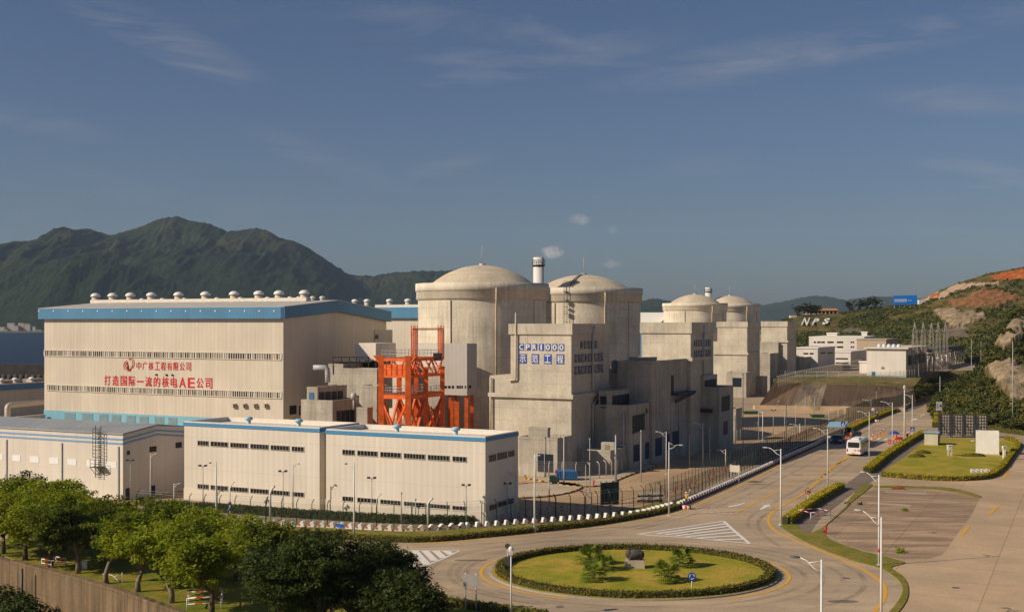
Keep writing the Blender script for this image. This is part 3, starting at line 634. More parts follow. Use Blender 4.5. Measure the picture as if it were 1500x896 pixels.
# ---------------- the terrace behind the yard and its concrete embankment
TZ = 7.0
def lerp(a, b_, t_): return a.lerp(b_, t_)
E0, E1 = at(1134, 372, TZ), at(1338, 392, 4.6)                 # front edge, lower to the right
ter = [at(1150, 402), at(1352, 418), at(1378, 455), Vector((300, 570, 0)), Vector((520, 1000, 0)), Vector((190, 1000, 0)), at(1186, 470), at(1158, 412)]
mb = MB(); mb.prism([tuple(p[:2]) for p in ter], .0, TZ); tag(mb.build('terrace', GROUND), kind='structure')
mb = MB(); T0, T1 = at(1150, 402.2, TZ+.02), at(1352, 418.2, TZ+.02); TB0, TB1 = at(1165, 410, TZ+.02), at(1300, 420, TZ+.02)
for k in range(6): mb.face([lerp(E0, E1, k/6), lerp(E0, E1, (k+1)/6), lerp(T0, T1, (k+1)/6), lerp(T0, T1, k/6)])
mb.face([T0, T1, TB1, TB0]); mb.face([at(1128, 385, 0), E0, T0, at(1140, 415, 0)])
tag(mb.build('terrace_lawn', TERR_G), kind='structure')
G0, G1 = at(1110, 364, 0), at(1334, 374, 0)
def slope(name, ta, tb, mat):
    b0, b1 = lerp(G0, G1, ta), lerp(G0, G1, tb); t0, t1 = lerp(E0, E1, ta), lerp(E0, E1, tb); L = (b1-b0).length; hh = (t0-b0).length
    b0, b1 = b0-Vector((0, 18*(ta), 0)), b1-Vector((0, 18*(tb if tb < .95 else .3), 0))
    mb = MB(); mb.face([b0, b1, t1+up_*.04, t0+up_*.04], [(0, 0), (L, 0), (L, hh), (0, hh)]); n = Vector((0, .6, .04)); mb.face([t0+up_*.04, t1+up_*.04, t1+n, t0+n])
    return tag(mb.build(name, mat), kind='structure')
up_ = Vector((0, 0, 1))
EMB_D = concrete('embankment_dark', (.20, .13, .08), dark=.5, lift=5.2, panel=9, streaks=1.5); EMB_L = concrete('embankment_pale', (.36, .27, .18), dark=.55, lift=4.2, panel=3.5, streaks=1.3)
slope('embankment', 0, .187, EMB_D); slope('embankment', .1875, .365, EMB_L); slope('embankment', .3655, 1.0, EMB_D)
mb = MB(); A, B = at(1106, 357, 0), at(1326, 348, 0); mb.hexa([A, B, B+Vector((0, 3, 0)), A+Vector((0, 3, 0))], [p+Vector((0, 0, 1.1)) for p in (A, B, B+Vector((0, 3, 0)), A+Vector((0, 3, 0)))])
tag(mb.build('footing', plain('sandy_concrete', (.50, .36, .22), .9, .2, .4)), kind='structure')
# grassy bank between the terrace and the climbing road
mb = MB(); T_ = [E1, at(1352, 418, TZ), at(1378, 455, TZ), Vector((300, 570, TZ))]; B_ = [G1, at(1358, 398, 0), at(1390, 436, 0), Vector((315, 540, 0))]
for i in range(3): mb.face([B_[i], B_[i+1], T_[i+1]+Vector((0, 0, .03)), T_[i]+Vector((0, 0, .03))])
tag(mb.build('bank', TERR_G), kind='structure')

SMUDGE = plain('oil_stain', (.21, .165, .12), .6, .25, 1.2); IRON = plain('cover_iron', (.16, .14, .12), .6, .2, 4)
for x, y, a_, b2 in ((1110, 708.5, 1.5, .5), (1168, 695, .9, .4), (690, 820, 1.8, .5), (1085, 845, 1.2, .5), (1235, 880, 1.4, .6), (905, 762, 1.3, .3)):
    c = P(x, y, .022); mb = MB(); mb.poly([c+Vector((a_*math.cos(k*.42)*(1+.3*mnoise.noise((k, x, 0))), b2*math.sin(k*.42)*(1+.3*mnoise.noise((k, y, 3))), 0)) for k in range(15)]); paint('road_stain', mb, SMUDGE)
for x, y in ((1128, 690), (1012, 780), (1190, 760), (820, 888), (1240, 846), (1400, 860), (1368, 780)):
    c = P(x, y, .024); mb = MB(); mb.poly([c+Vector((.38*math.cos(k*.5236), .38*math.sin(k*.5236), 0)) for k in range(12)]); paint('manhole_cover', mb, IRON)

# tyre tracks: thin worn-in rubber on the lanes, broken up by noise
m, t, b = newmat('tyre_rubber'); b.inputs['Base Color'].default_value = (.13, .105, .085, 1); b.inputs['Roughness'].default_value = .8
tr_ = nd(t, 'ShaderNodeBsdfTransparent'); mx_ = nd(t, 'ShaderNodeMixShader'); uvx = nd(t, 'ShaderNodeSeparateXYZ')
t.links.new(ramp(t, noise(t, coords(t), .22, 4, .6), [(.36, 0), (.75, .30)]), mx_.inputs[0]); t.links.new(tr_.outputs[0], mx_.inputs[1]); t.links.new(b.outputs[0], mx_.inputs[2]); t.links.new(mx_.outputs[0], t.nodes['Material Output'].inputs[0]); TYRE = m
def track(path, w=.5): paint('tyre_track', ribbon(path, w, .0265), TYRE)
for d_, a0, a1 in ((2.6, 0, 360), (4.3, 20, 330), (6.2, 60, 300), (8.2, 10, 200), (3.5, 180, 350)):
    track([(RC.x+(RX+d_)*math.sin(R_(a0+(a1-a0)*i/70)), RC.y-(RY+d_*.95)*math.cos(R_(a0+(a1-a0)*i/70)), 0) for i in range(71)], .55)
for px in ([(600, 802), (700, 797), (800, 788), (900, 776), (985, 757), (1075, 724), (1160, 681), (1240, 644), (1300, 618)], [(620, 812), (720, 803), (820, 790), (920, 777), (1000, 758), (1090, 727), (1175, 685), (1250, 648), (1310, 622)], [(1118, 790), (1096, 770), (1105, 752), (1150, 727), (1210, 692), (1260, 660), (1310, 634)], [(1142, 800), (1114, 778), (1116, 757), (1160, 733), (1215, 699), (1262, 668)]):
    track(ppath(px, 6), .5)
# ------------------------------------------------------------------ buildings
def hip(fr, mb, l0, l1, r0, r1, z, th=.25): fr.box(mb, l0, l1, r0, r1, z, z+th)
def win_strip(fr, th, side, x0, y0, x1, y1, name='window', bars=5, glass=None, frame=None, d=.05, off=0.0, bar=.05):
    t0, t1, z0, z1 = fr.rect(side, x0, y0, x1, y1); w = bar
    g = MB(); k = bars
    for i in range(k):
        a, b_ = t0+(t1-t0)*i/k, t0+(t1-t0)*(i+1)/k; fr.panel(g, side, a+w*.5, b_-w*.5, z0, z1, .0, d*.6, off=off)
    f = MB()
    fr.panel(f, side, t0-w, t1+w, z0-w*1.3, z0, 0, d*2, off=off); fr.panel(f, side, t0-w, t1+w, z1, z1+w, 0, d*1.6, off=off)
    for i in range(k+1):
        a = t0+(t1-t0)*i/k; fr.panel(f, side, a-w/2, a+w/2, z0, z1, 0, d*1.5, off=off)
    o = f.build(name, frame or plain('window_frame', (.42, .37, .30), .6), th); g.build('pane', glass or GLASS, o); return o
def slab(fr, th, side, x0, y0, x1, y1, name, mat, d=.08, off=0.0):
    t0, t1, z0, z1 = fr.rect(side, x0, y0, x1, y1); mb = MB(); fr.panel(mb, side, t0, t1, z0, z1, 0, d, off=off); return mb.build(name, mat, th)
def text_mesh(s, size, mat, name, parent, origin, ux, uz, width=None, bold=0.0, depth=.03, height=None, center=False):
    """lettering laid on the plane through origin spanned by ux, uz"""
    cu = bpy.data.curves.new(name, 'FONT'); cu.body = s; cu.size = 1; cu.offset = bold; cu.resolution_u = 3; cu.extrude = .02
    o = bpy.data.objects.new('tmp', cu); COL.objects.link(o); dg = bpy.context.evaluated_depsgraph_get(); dg.update()
    me = bpy.data.meshes.new_from_object(o.evaluated_get(dg)); bpy.data.objects.remove(o)
    n = len(me.vertices); co = np.empty(n*3); me.vertices.foreach_get('co', co); co = co.reshape(-1, 3)
    mn, mx = co.min(0), co.max(0); w, h = mx[0]-mn[0], mx[1]-mn[1]
    sx = (width/w) if width else size; sz = (height/h) if height else (size if not width else sx)
    a = (co[:, 0]-mn[0])*sx - (w*sx/2 if center else 0); b_ = (co[:, 1]-mn[1])*sz; c = (co[:, 2]-mn[2])/max(mx[2]-mn[2], 1e-6)*depth
    ux, uz = Vector(ux).normalized(), Vector(uz).normalized(); nn = ux.cross(uz)
    off = wpos(parent) if parent else Vector(origin)
    W = np.array(origin)-np.array(off)+a[:, None]*np.array(ux)+b_[:, None]*np.array(uz)+c[:, None]*np.array(nn)
    me.vertices.foreach_set('co', W.ravel()); me.update(); me.materials.clear(); me.materials.append(mat); me.name = name
    q = bpy.data.objects.new(name, me); COL.objects.link(q)
    if parent: q.parent = parent
    else: q.location = off
    return q
# ---- the pair of pale blocks by the perimeter fence
def pale_block(px, py, x_left, ytop, y_trim, x_back, rows, side_rows, label, yb_left, vents, rtop=None):
    fr = Fr(px, py); zt = fr.z(ytop); L = fr.tL(x_left); D = fr.tR(x_back) if isinstance(x_back, (int,)) else x_back
    th = thing('pale_block', fr.C, label, 'building')
    mb = MB(); fr.box(mb, 0, L, 0, D, 1.6, zt-.45); mb.build('wall', CREAM, th)
    mb = MB(); fr.box(mb, -.06, L+.06, -.06, D+.06, 0, 1.6); mb.build('base_wall', plain('cream_render', (.70, .62, .51), .8, .05, .6), th)
    mb = MB(); fr.panel(mb, 'L', -.1, L+.1, zt-.45, zt, 0, .1); fr.panel(mb, 'R', 0, D, zt-.45, zt, 0, .1); fr.box(mb, L, L+.1, 0, D, zt-.45, zt); fr.box(mb, 0, L, D, D+.1, zt-.45, zt); mb.build('trim', BLUE_TRIM, th)
    mb = MB(); w = .35
    for q in ((0, L, 0, w), (0, L, D-w, D), (0, w, w, D-w), (L-w, L, w, D-w)): fr.box(mb, q[0]+.002, q[1]-.002, q[2]+.002, q[3]-.002, zt-.45, zt+.18)
    mb.build('parapet', plain('parapet_white', (.72, .66, .57), .8, .05), th)
    mb = MB(); fr.box(mb, w, L-w, w, D-w, zt-.75, zt-.5); mb.build('roof', ROOF_WHITE, th)
    for r in rows:
        for (x0, x1, y0, y1) in r: win_strip(fr, th, 'L', x0, y0, x1, y1, bars=max(4, round((x1-x0)/4.6)))
    for (x0, x1, y0, y1) in side_rows: win_strip(fr, th, 'R', x0, y0, x1, y1, bars=4)
    for i, (lx, ry) in enumerate(vents):
        c = fr.C+fr.dL*(L*lx)+fr.dR*(D*ry); c.z = zt-.5
        v = thing('roof_vent', c, f'pale blue turbine roof vent on the {label[:28].strip()}'[:0] or 'pale blue turbine vent standing on a pale block roof', 'roof vent', 'turbine vents on the pale block roofs')
        m1 = MB(); m1.lathe(c, [(.28, 0), (.28, .9), (.0, .9)], 10); m1.build('base', BLUE_P if False else plain('vent_blue', (.35, .55, .65), .5), v)
        m2 = MB(); m2.lathe(c, [(.3, .85), (.58, 1.0), (.6, 1.2), (.34, 1.38), (0, 1.42)], 12); m2.build('cap', plain('vent_blue', (.35, .55, .65), .5), v)
    return fr, th
def zr(lst, s, ox, oy, y0, y1, dy):
    """photo rectangles from a zoomed strip: (x0, x1) pairs with rows stepping by dy per pixel"""
    return [(a/s+ox, b_/s+ox, (y0+(a-lst[0][0])*dy)/s+oy, (y1+(a-lst[0][0])*dy)/s+oy) for a, b_ in lst]
s_, ox, oy = 2.885, 250, 600
pxs = [(115, 160), (170, 242), (253, 327), (338, 413), (424, 501), (513, 563)]
frB1, _ = pale_block(468, 748, 270, 627.7, 0, 9.2, [zr(pxs, s_, ox, oy, 130, 148, .062), zr(pxs, s_, ox, oy, 313, 330, .083)], [], 'pale clad block with two window rows, nearer the flat grey warehouse', 736, [(.62, .35), (.25, .35)])
pxs = [(727, 777), (790, 874), (887, 973), (987, 1075), (1088, 1178), (1192, 1250)]
frB2, _ = pale_block(711, 768.5, 477.8, 641, 0, 759, [zr(pxs, s_, ox, oy, 168, 187, .061), zr(pxs, s_, ox, oy, 365, 384, .085)], [(716, 726, 667, 676), (728, 742, 664, 673), (744, 753, 661, 669), (717, 726, 740, 747), (729, 752, 735, 742)], 'pale clad block with two window rows, nearest the roundabout', 755, [(.62, .35), (.25, .35)])
# ladder hoop on the roof edges
for px, fr_, t_ in ((398, frB1, .3), (682, frB2, .1)):
    c = fr_.C+fr_.dL*fr_.tL(px)+fr_.dR*11; c.z = fr_.z(640)
# ---- flat warehouse at the left edge
fr = Fr(180, 733); zt = fr.z(637); L = 74; D = 2*fr.tR(230); zr_ = zat(623.5, (fr.C+fr.dR*(D/2)).y); D = D
th = thing('warehouse', fr.C, 'white panelled warehouse with a grey pitched roof and two blue eave stripes', 'building')
def gable_house(fr, th, L, D, zt, zr_, wall, roof, names=('wall', 'roof'), over=.15):
    a, b_ = fr.C, fr.C+fr.dR*D; c = fr.C+fr.dR*D/2; mb = MB(); l = fr.dL*L
    A, B_, T = Vector((a.x, a.y, fr.z0)), Vector((b_.x, b_.y, fr.z0)), lambda p, z: Vector((p.x, p.y, z))
    mb.face([T(a+l, fr.z0), A, T(a, zt), T(a+l, zt)]); mb.face([A, B_, T(b_, zt), T(c, zr_), T(a, zt)])
    mb.face([B_, T(b_+l, fr.z0), T(b_+l, zt), T(b_, zt)]); mb.face([T(b_+l, fr.z0), T(a+l, fr.z0), T(a+l, zt), T(c+l, zr_), T(b_+l, zt)])
    mb.build(names[0], wall, th)
    r = MB(); e = -fr.dL*over; up = Vector((0, 0, .06)); th_ = Vector((0, 0, .22))
    for p, q in ((a-fr.dR*over, c), (c, b_+fr.dR*over)):
        zp, zq = (zt-.02, zr_) if p != c else (zr_, zt-.02)
        bt = [T(p+e, zp), T(q+e, zq), T(q+l-e, zq), T(p+l-e, zp)]
        r.hexa([x+up for x in bt], [x+up+th_ for x in bt])
    r.build(names[1], roof, th)
gable_house(fr, th, L, D, zt, zr_, WHITE_CLAD, ROOF_GREY)
for k, (o0, o1) in enumerate(((-.75, -.5), (-1.35, -1.1))):
    mb = MB(); fr.panel(mb, 'L', -.02, L, zt+o0, zt+o1, .0, .05)
    a, c, b_ = fr.C+fr.nR*.05, fr.C+fr.dR*D/2+fr.nR*.05, fr.C+fr.dR*D+fr.nR*.05
    for p, q, z0, z1 in ((a, c, zt, zr_), (c, b_, zr_, zt)):
        mb.face([Vector((p.x, p.y, z0+o0)), Vector((q.x, q.y, z1+o0)), Vector((q.x, q.y, z1+o1)), Vector((p.x, p.y, z0+o1))])
    mb.build('stripe', BLUE_STRIPE, th)
for x0, x1 in ((-60, -22), (-12, 4), (18, 30), (44, 57), (72, 86), (99, 112), (127, 145), (155, 170.5)):
    t0, t1 = sorted((fr.tL(x0), fr.tL(x1))); zz = fr.z(686); mb = MB(); fr.panel(mb, 'L', t0, t1, zz-.05, zz+.85, 0, .04); mb.build('window', plain('translucent_panel', (.84, .83, .80), .4, .03), th)
for x in (10, 91, 174): mb = MB(); t0 = fr.tL(x); fr.panel(mb, 'L', t0-.09, t0+.09, 0, zt-1.6, 0, .16); mb.build('downpipe', GREY_P, th)
for r in ((184, 190, 715, 732.5), (221, 227, 711, 725)): slab(fr, th, 'R', r[0], r[2], r[1], r[3], 'door', NAVY, .06)
for r in ((186, 190, 660, 666), (219, 229, 654, 662), (257, 266, 648, 656)): slab(fr, th, 'R', r[0], r[2], r[1], r[3], 'vent_grille', LOUVRE, .06)
# caged ladder with a platform
lad = thing('caged_ladder', fr.pL(148, z=0), 'dark caged ladder with a platform on the white warehouse wall', 'ladder')
def face_off(fr, side, px, z, d):
    p = (fr.pL if side == 'L' else fr.pR)(px, z=z); return p+(fr.nL if side == 'L' else fr.nR)*d
mb = MB()
for x in (142.5, 150.5): mb.tube([face_off(fr, 'L', x, 3.0, .35), face_off(fr, 'L', x, zt+1.2, .35)], .05, 5)
for k in range(34):
    z = 3.1+k*.3
    if z < zt+.6: mb.tube([face_off(fr, 'L', 142.5, z, .35), face_off(fr, 'L', 150.5, z, .35)], .03, 4)
mb.build('rail', DARK, lad); mb = MB()
for k in range(9):
    z = zt-3.2+k*.5; pts = [face_off(fr, 'L', 146.5+5.5*math.sin(a), z, .4+.75*max(0, math.cos(a))) for a in [R_(-90+20*i) for i in range(10)]]; mb.tube(pts, .03, 4)
for a in (-60, -20, 20, 60): mb.tube([face_off(fr, 'L', 146.5+5.5*math.sin(R_(a)), zz_, .4+.75*math.cos(R_(a))) for zz_ in (zt-3.2, zt+.8)], .025, 4)
mb.build('cage', DARK, lad); mb = MB(); zp = fr.z(686)
t0, t1 = sorted((fr.tL(140), fr.tL(155))); fr.panel(mb, 'L', t0, t1, zp, zp+.1, 0, 1.1)
for x in (140.3, 147, 154.7):
    mb.tube([face_off(fr, 'L', x, zp, 1.05), face_off(fr, 'L', x, zp+1.1, 1.05)], .035, 4); mb.tube([face_off(fr, 'L', x, zp, 1.05), face_off(fr, 'L', x, zp-1.1, .05)], .05, 4)
for h in (.55, 1.1): mb.tube([face_off(fr, 'L', 140.3, zp+h, 1.05), face_off(fr, 'L', 154.7, zp+h, 1.05)], .035, 4)
mb.build('platform', DARK, lad)
# ---- turbine hall
fr = Fr(415, 665); frH = fr
zt = fr.z(466.5); D = fr.tR(566); L = fr.tL(65); ztop = zat(449.5, at(420, fr.C.y).y); zrg = zat(440.5, (fr.C+fr.dR*D*.5).y)
th = thing('turbine_hall', fr.C, 'huge cream turbine hall with a blue fascia and red Chinese lettering', 'building')
gable_house(fr, th, L, D, zt, zt+(zrg-ztop)*.9, CREAM_HALL, ROOF_GREY, ('wall', 'inner_roof'))
zb = zat(600, (fr.C+fr.dL*L).y)
mb = MB(); fr.panel(mb, 'L', -.05, L+.05, 0, zb, 0, .12); mb.build('base_wall', AQUA, th)
fz0, fz1 = zt, ztop
mb = MB(); fr.panel(mb, 'L', -1.0, L+.9, fz0, fz1, .0, .9); mb.build('fascia', BLUE_CLAD, th)
rise = zat(440, (fr.C+fr.dR*D*.46).y)-fz1
mb = MB(); o = fr.nR*.9; c0_, c1_, c2_ = fr.C, fr.C+fr.dR*D*.47, fr.C+fr.dR*(D+.6)
for p, q, ra, rb in ((c0_-fr.dR*.9, c1_, 0, rise), (c1_, c2_, rise, -.6)):
    bt = [p+fr.nR*.1, p+o, q+o, q+fr.nR*.1]; zz0 = [fz0+ra, fz0+ra, fz0+rb, fz0+rb]; hh = fz1-fz0
    mb.hexa([Vector((v.x, v.y, z)) for v, z in zip(bt, zz0)], [Vector((v.x, v.y, z+hh)) for v, z in zip(bt, zz0)])
mb.build('fascia', BLUE_CLAD, th)
mb = MB(); l = fr.dL*(L+.9); e = fr.nR*.9
for p, q, za, zb_ in ((c0_-fr.dR*.9, c1_, fz1, fz1+rise), (c1_, c2_, fz1+rise, fz1-.6)):
    bt = [p+e, q+e, q+l, p+l]; zz0 = [za, zb_, zb_, za]
    mb.hexa([Vector((v.x, v.y, z+.004)) for v, z in zip(bt, zz0)], [Vector((v.x, v.y, z+.10)) for v, z in zip(bt, zz0)])
mb.build('roof', plain('hall_roof', (.50, .47, .42), .7, .08, .4), th)
# two long window bands: light frames with dark and pale panes
m, t, b = newmat('band_panes'); g = nd(t, 'ShaderNodeNewGeometry')
t.links.new(ramp(t, g.outputs['Random Per Island'], [(.0, (.03, .028, .026)), (.5, (.07, .06, .05)), (.56, (.30, .25, .2)), (1, (.5, .43, .34))]), b.inputs['Base Color']); b.inputs['Roughness'].default_value = .25; BANDP = m
for (xa, ya, xb, yb, n) in ((65.5, 512.5, 412, 519, 108), (69, 563, 412, 569, 116)):
    tA, tB = fr.tL(xb), fr.tL(xa); zz0 = zat(yb, (fr.C+fr.dL*tB).y) if False else zat(ya+8.0, (fr.C+fr.dL*tB).y); zz1 = zat(ya+.5, (fr.C+fr.dL*tB).y)
    f = MB(); fr.panel(f, 'L', tA, tB, zz0-.12, zz0, 0, .18); fr.panel(f, 'L', tA, tB, zz1, zz1+.12, 0, .18); g_ = MB()
    for i in range(n+1):
        a = tA+(tB-tA)*i/n; w = .16 if i % 12 else .34
        fr.panel(f, 'L', a-w/2, a+w/2, zz0, zz1, 0, .12)
        if i < n: fr.panel(g_, 'L', a+.1, tA+(tB-tA)*(i+1)/n-.1, zz0, zz1, 0, .05)
    o = f.build('window', plain('band_frame', (.66, .60, .50), .6), th); g_.build('pane', BANDP, o)
# lower vents in the blue base, wall fans, lamps
for x0, x1 in ((95, 111), (121, 137), (146, 159), (164, 178), (186, 199), (205, 218), (227, 241), (247, 260)):
    Yl = (fr.C+fr.dL*fr.tL(x0)).y; t0, t1 = sorted((fr.tL(x0), fr.tL(x1))); z1_ = zb-.25; mb = MB()
    for k in range(7): fr.panel(mb, 'L', t0, t1, z1_-1.6+k*.23, z1_-1.6+k*.23+.15, .12, .2)
    mb.build('vent_grille', plain('grille_grey', (.25, .34, .36), .6), th)
for x in (344, 359, 374.5, 390):
    p = fr.pL(x, 593.5); mb = MB(); tt = fr.tL(x); fr.panel(mb, 'L', tt-.42, tt+.42, p.z-.4, p.z+.4, 0, .5); w = mb.build('fan_hood', plain('fan_hood', (.55, .47, .36), .6), th)
    mb = MB(); fr.panel(mb, 'L', tt-.46, tt-.02, p.z-.36, p.z+.3, .5, .54); mb.build('fan', DARK, w)
for k in range(17):
    x = 62+21.5*k; tt = fr.tL(x); zz = zat(455.5, (fr.C+fr.dL*tt).y); mb = MB(); fr.panel(mb, 'L', tt-.14, tt+.14, zz-.14, zz+.14, .9, .98); mb.build('lamp', WHITE, th)
# the lettering
ux = -fr.dL; up = Vector((0, 0, 1))
def wall_text(s, xa, ya, xb, yh, mat, bold, name='lettering', adv=None, lift=.04):
    """characters one by one from photo column xa to xb; yh = height in photo rows"""
    ta, tb = fr.tL(xa), fr.tL(xb); n = len(s); Y0 = (fr.C+fr.dL*ta).y; z0 = zat(ya, Y0); hgt = yh*Y0/F; pos = adv or [i for i in range(n)]; tot = max(pos)+1
    for ch, q in zip(s, pos):
        tt = ta+(tb-ta)*(q/tot); w = abs(tb-ta)/tot
        text_mesh(ch, 1, mat, name, th, fr.C+fr.dL*(tt-0)+fr.nL*lift+up*(z0 if ch != '一' else z0+hgt*.42), ux, up, width=w*.78, height=hgt if ch != '一' else hgt*.14, bold=bold)
wall_text('中广核工程有限公司', 200, 541, 282, 11.5, SIGN_RED, .006)
wall_text('打造国际一流的核电AE公司', 153, 567-3, 314, 14.5, SIGN_RED, .012)
lg = MB()
def wl_pt(px, py, d): p = fr.pL(px, py); p2 = fr.C+fr.dL*fr.tL(px)+fr.nL*d; p2.z = p.z; return p2
for cx, cy, rx, ry, a0, a1 in ((187.5, 535.5, 6, 7.5, 100, 330), (192, 532, 5.0, 7.5, -100, 130), (188.2, 535.5, 4.2, 5.8, 110, 320), (191.5, 532, 3.3, 5.8, -90, 120)):
    pts = [wl_pt(cx+rx*math.cos(R_(a)), cy-ry*math.sin(R_(a)), .06) for a in np.linspace(a0, a1, 14)]; lg.tube(pts, .06, 4)
lg.tube([wl_pt(187.2, 534, .06), wl_pt(187.6, 541, .06)], .22, 5); lg.ball(wl_pt(187, 531.8, .06), .28, .1, .28, 8, 6)
lg.build('emblem', SIGN_RED, th); text_mesh('CNPEC', 1, SIGN_RED, 'lettering', th, wl_pt(188, 543.5, .04), ux, up, width=.9, height=.22)
# three dark marks where birds nest above the red letters
mb = MB()
for x, y in ((229.5, 548.5), (244.5, 549), (253, 549)): mb.ball(wl_pt(x, y, .12), .32, .18, .2, 8, 5, jit=.2)
mb.build('nest', DARK, th)
# mushroom vents on the hall roof
def mushroom(c, s, label, group='mushroom vents along the turbine hall roofs'):
    v = thing('roof_vent', c, label, 'roof vent', group)
    m1 = MB(); m1.lathe(c, [(.75*s, -.6*s), (.75*s, .9*s), (0, .9*s)], 14); m1.build('base', plain('vent_cream', (.6, .5, .38), .6), v)
    m2 = MB(); m2.lathe(c, [(.95*s, 0.85*s), (1.0*s, .95*s), (.86*s, 1.25*s), (.5*s, 1.5*s), (0, 1.58*s)], 16); m2.build('cap', plain('vent_white', (.8, .78, .74), .4), v); return v
ridge = lambda px: fr.C+fr.dR*(D*.47)+fr.dL*0
def on_ridge(px, dr=0.47):
    o = fr.C+fr.dR*(D*dr); u = (px-750)/F; tt = (o.x-u*o.y)/(fr.c+u*fr.s); p = o+fr.dL*tt; p.z = fz1+rise*min(1, dr/.47)+.1; return p
for i, x in enumerate((140, 165, 191, 221.7, 261.6, 301, 343, 379, 408.6, 445.8)):
    mushroom(on_ridge(x, .40)+Vector((0, 0, .5)), 1.12, 'large white mushroom vent in the front row on the turbine hall roof')
for x in (208, 238, 270, 318, 352, 392, 425, 438, 458, 472): mushroom(on_ridge(x, .62), .62, 'small white mushroom vent in the rear row on the turbine hall roof')
mb = MB(); mb.bar(on_ridge(136, .40)+Vector((0, 0, .35)), on_ridge(452, .40)+Vector((0, 0, .35)), 1.6, .7); tag(mb.build('roof_kerb', plain('vent_cream2', (.70, .64, .54), .6)), 'long pale kerb under the front row of roof vents', 'roof kerb')
# side: low vent windows and a stair box on the rear corner
for r in ((424, 434, 594, 607), (438, 440, 594, 608)): slab(fr, th, 'R', r[0], r[2], r[1], r[3], 'vent_grille', LOUVRE, .06)
fb = Fr(549, 590, Y=(fr.C+fr.dR*fr.tR(549)).y); bx = thing('stair_box', fb.C, 'small grey clad box with one window on the hall corner', 'building')
f2 = Fr(549, 600, Y=(fr.pR(553, 500)).y-1.2)
mb = MB(); z0, z1 = zat(503, f2.C.y), zat(483, f2.C.y); f2.box(mb, 0, 3.0, 0, f2.tR(575), z0-14, z1); mb.build('wall', GREY_CLAD, bx)
win_strip(f2, bx, 'R', 549.5, 490, 554, 496, bars=2)
# second hall behind
f3 = Fr(650, 600, Y=318); th3 = thing('turbine_hall', f3.C, 'second turbine hall with blue fascia, mostly hidden behind the first', 'building')
L3 = f3.tL(520); z0, z1 = zat(466, 331), zat(450.5, 331)
mb = MB(); f3.box(mb, 0, L3, 0, 30, 0, z0); mb.build('wall', CREAM_HALL, th3); mb = MB(); f3.box(mb, -.9, L3+.9, -.9, 31, z0, z1); mb.build('fascia', BLUE_CLAD, th3)
for i, x in enumerate((537.8, 570.6, 597.5, 520)):
    o = f3.C+f3.dR*9; u = (x-750)/F; tt = (o.x-u*o.y)/(f3.c+u*f3.s); p = o+f3.dL*tt; p.z = z1+.9; mushroom(p, 1.0, 'white mushroom vent on the second turbine hall roof')
o = f3.C+f3.dR*9; mb = MB(); mb.bar(o+f3.dL*2+Vector((0, 0, z1+.4)), o+f3.dL*(L3-1)+Vector((0, 0, z1+.4)), 2, .9); tag(mb.build('roof_kerb', plain('vent_cream2', (.70, .64, .54), .6)), 'long pale kerb under the vents of the second hall', 'roof kerb')
f4 = Fr(967, 560, Y=470); th4 = thing('gabled_hall', f4.C, 'distant hall with a white pitched roof and blue gable between two towers', 'building')
gable_house(f4, th4, 40, 26, zat(473, 470), zat(458.5, 484), BLUE_CLAD, ROOF_WHITE)
# ---- low hall beyond the left edge, breakwater, pipes
f5 = Fr(-150, 624); th5 = thing('side_hall', f5.C, 'long low hall with a dark blue fascia left of the turbine hall', 'building')
zA, zB = zat(571.5, f5.pR(0, 570).y), zat(564, f5.pR(0, 570).y)
mb = MB(); f5.box(mb, 0, 20, 0, f5.tR(120), 0, zA); mb.build('wall', CREAM_HALL, th5); mb = MB(); f5.box(mb, -.8, 21, -.8, f5.tR(122), zA, zB); mb.build('fascia', BLUE_CLAD, th5)
mb = MB(); f5.box(mb, -.2, 20, 0, f5.tR(120), zB, zB+.25); mb.build('roof', plain('tan_roof', (.42, .34, .25), .8), th5)
for x in (-22, 14, 34, 58):
    p = f5.C+f5.dR*f5.tR(x)+f5.dL*3; p.z = zB+.25; mushroom(p, .9, 'pale round vent on the low blue hall roof', 'vents on the low hall roof')
mb = MB()
for k in range(7):
    a = f5.C+f5.dR*(f5.tR(-26)+k*9)+f5.dL*4; b_ = a+f5.dR*7; a.z = b_.z = zB+.6; mb.tube([a, b_], .55, 8)
mb.build('roof_duct', plain('duct_tan', (.55, .42, .28), .6), th5)
bw = MB(); A, B = at(-140, 486, 0), at(110, 474, 0); dn = Vector((0, 8, 0)); hb = zat(533.5, 480)
bw.hexa([A, B, B+dn, A+dn], [p+Vector((0, 0, hb)) for p in (A, B, B+dn, A+dn)]); bw.build('wall', plain('dark_breakwater', (.045, .042, .042), .9, .3, .4), None)
brk = bpy.data.objects['wall'] if False else [o for o in bpy.data.objects if o.name.startswith('wall') and o.parent is None][-1]; brk.name = 'breakwater'; tag(brk, 'dark breakwater wall along the sea behind the low hall', 'breakwater')
rb = MB()
for k in range(30):
    p = A.lerp(B, k/29)-Vector((0, .5, 0)); q = p+Vector((1.6, -7, 0)); p.z = hb*.55; q.z = 0.2; rb.bar(p, q, .9, .6)
rb.build('rib', plain('breakwater_rib', (.12, .10, .085), .9), brk)
pw = Fr(62, 645, Y=250); pipe = MB(); p0, p1 = at(12, 262, zat(594, 262)), at(70, 276, zat(588, 276))
pipe.tube([at(11, 262, 0), at(11, 262, zat(597, 262)), at(12.2, 262, zat(594.6, 262)), at(15, 263, zat(593.2, 263)), p1], .6, 12); tag(pipe.build('pipe', plain('silver_pipe', (.55, .47, .37), .4, .1, 1, .5), None), 'fat silver pipe running beside the turbine hall', 'pipe')
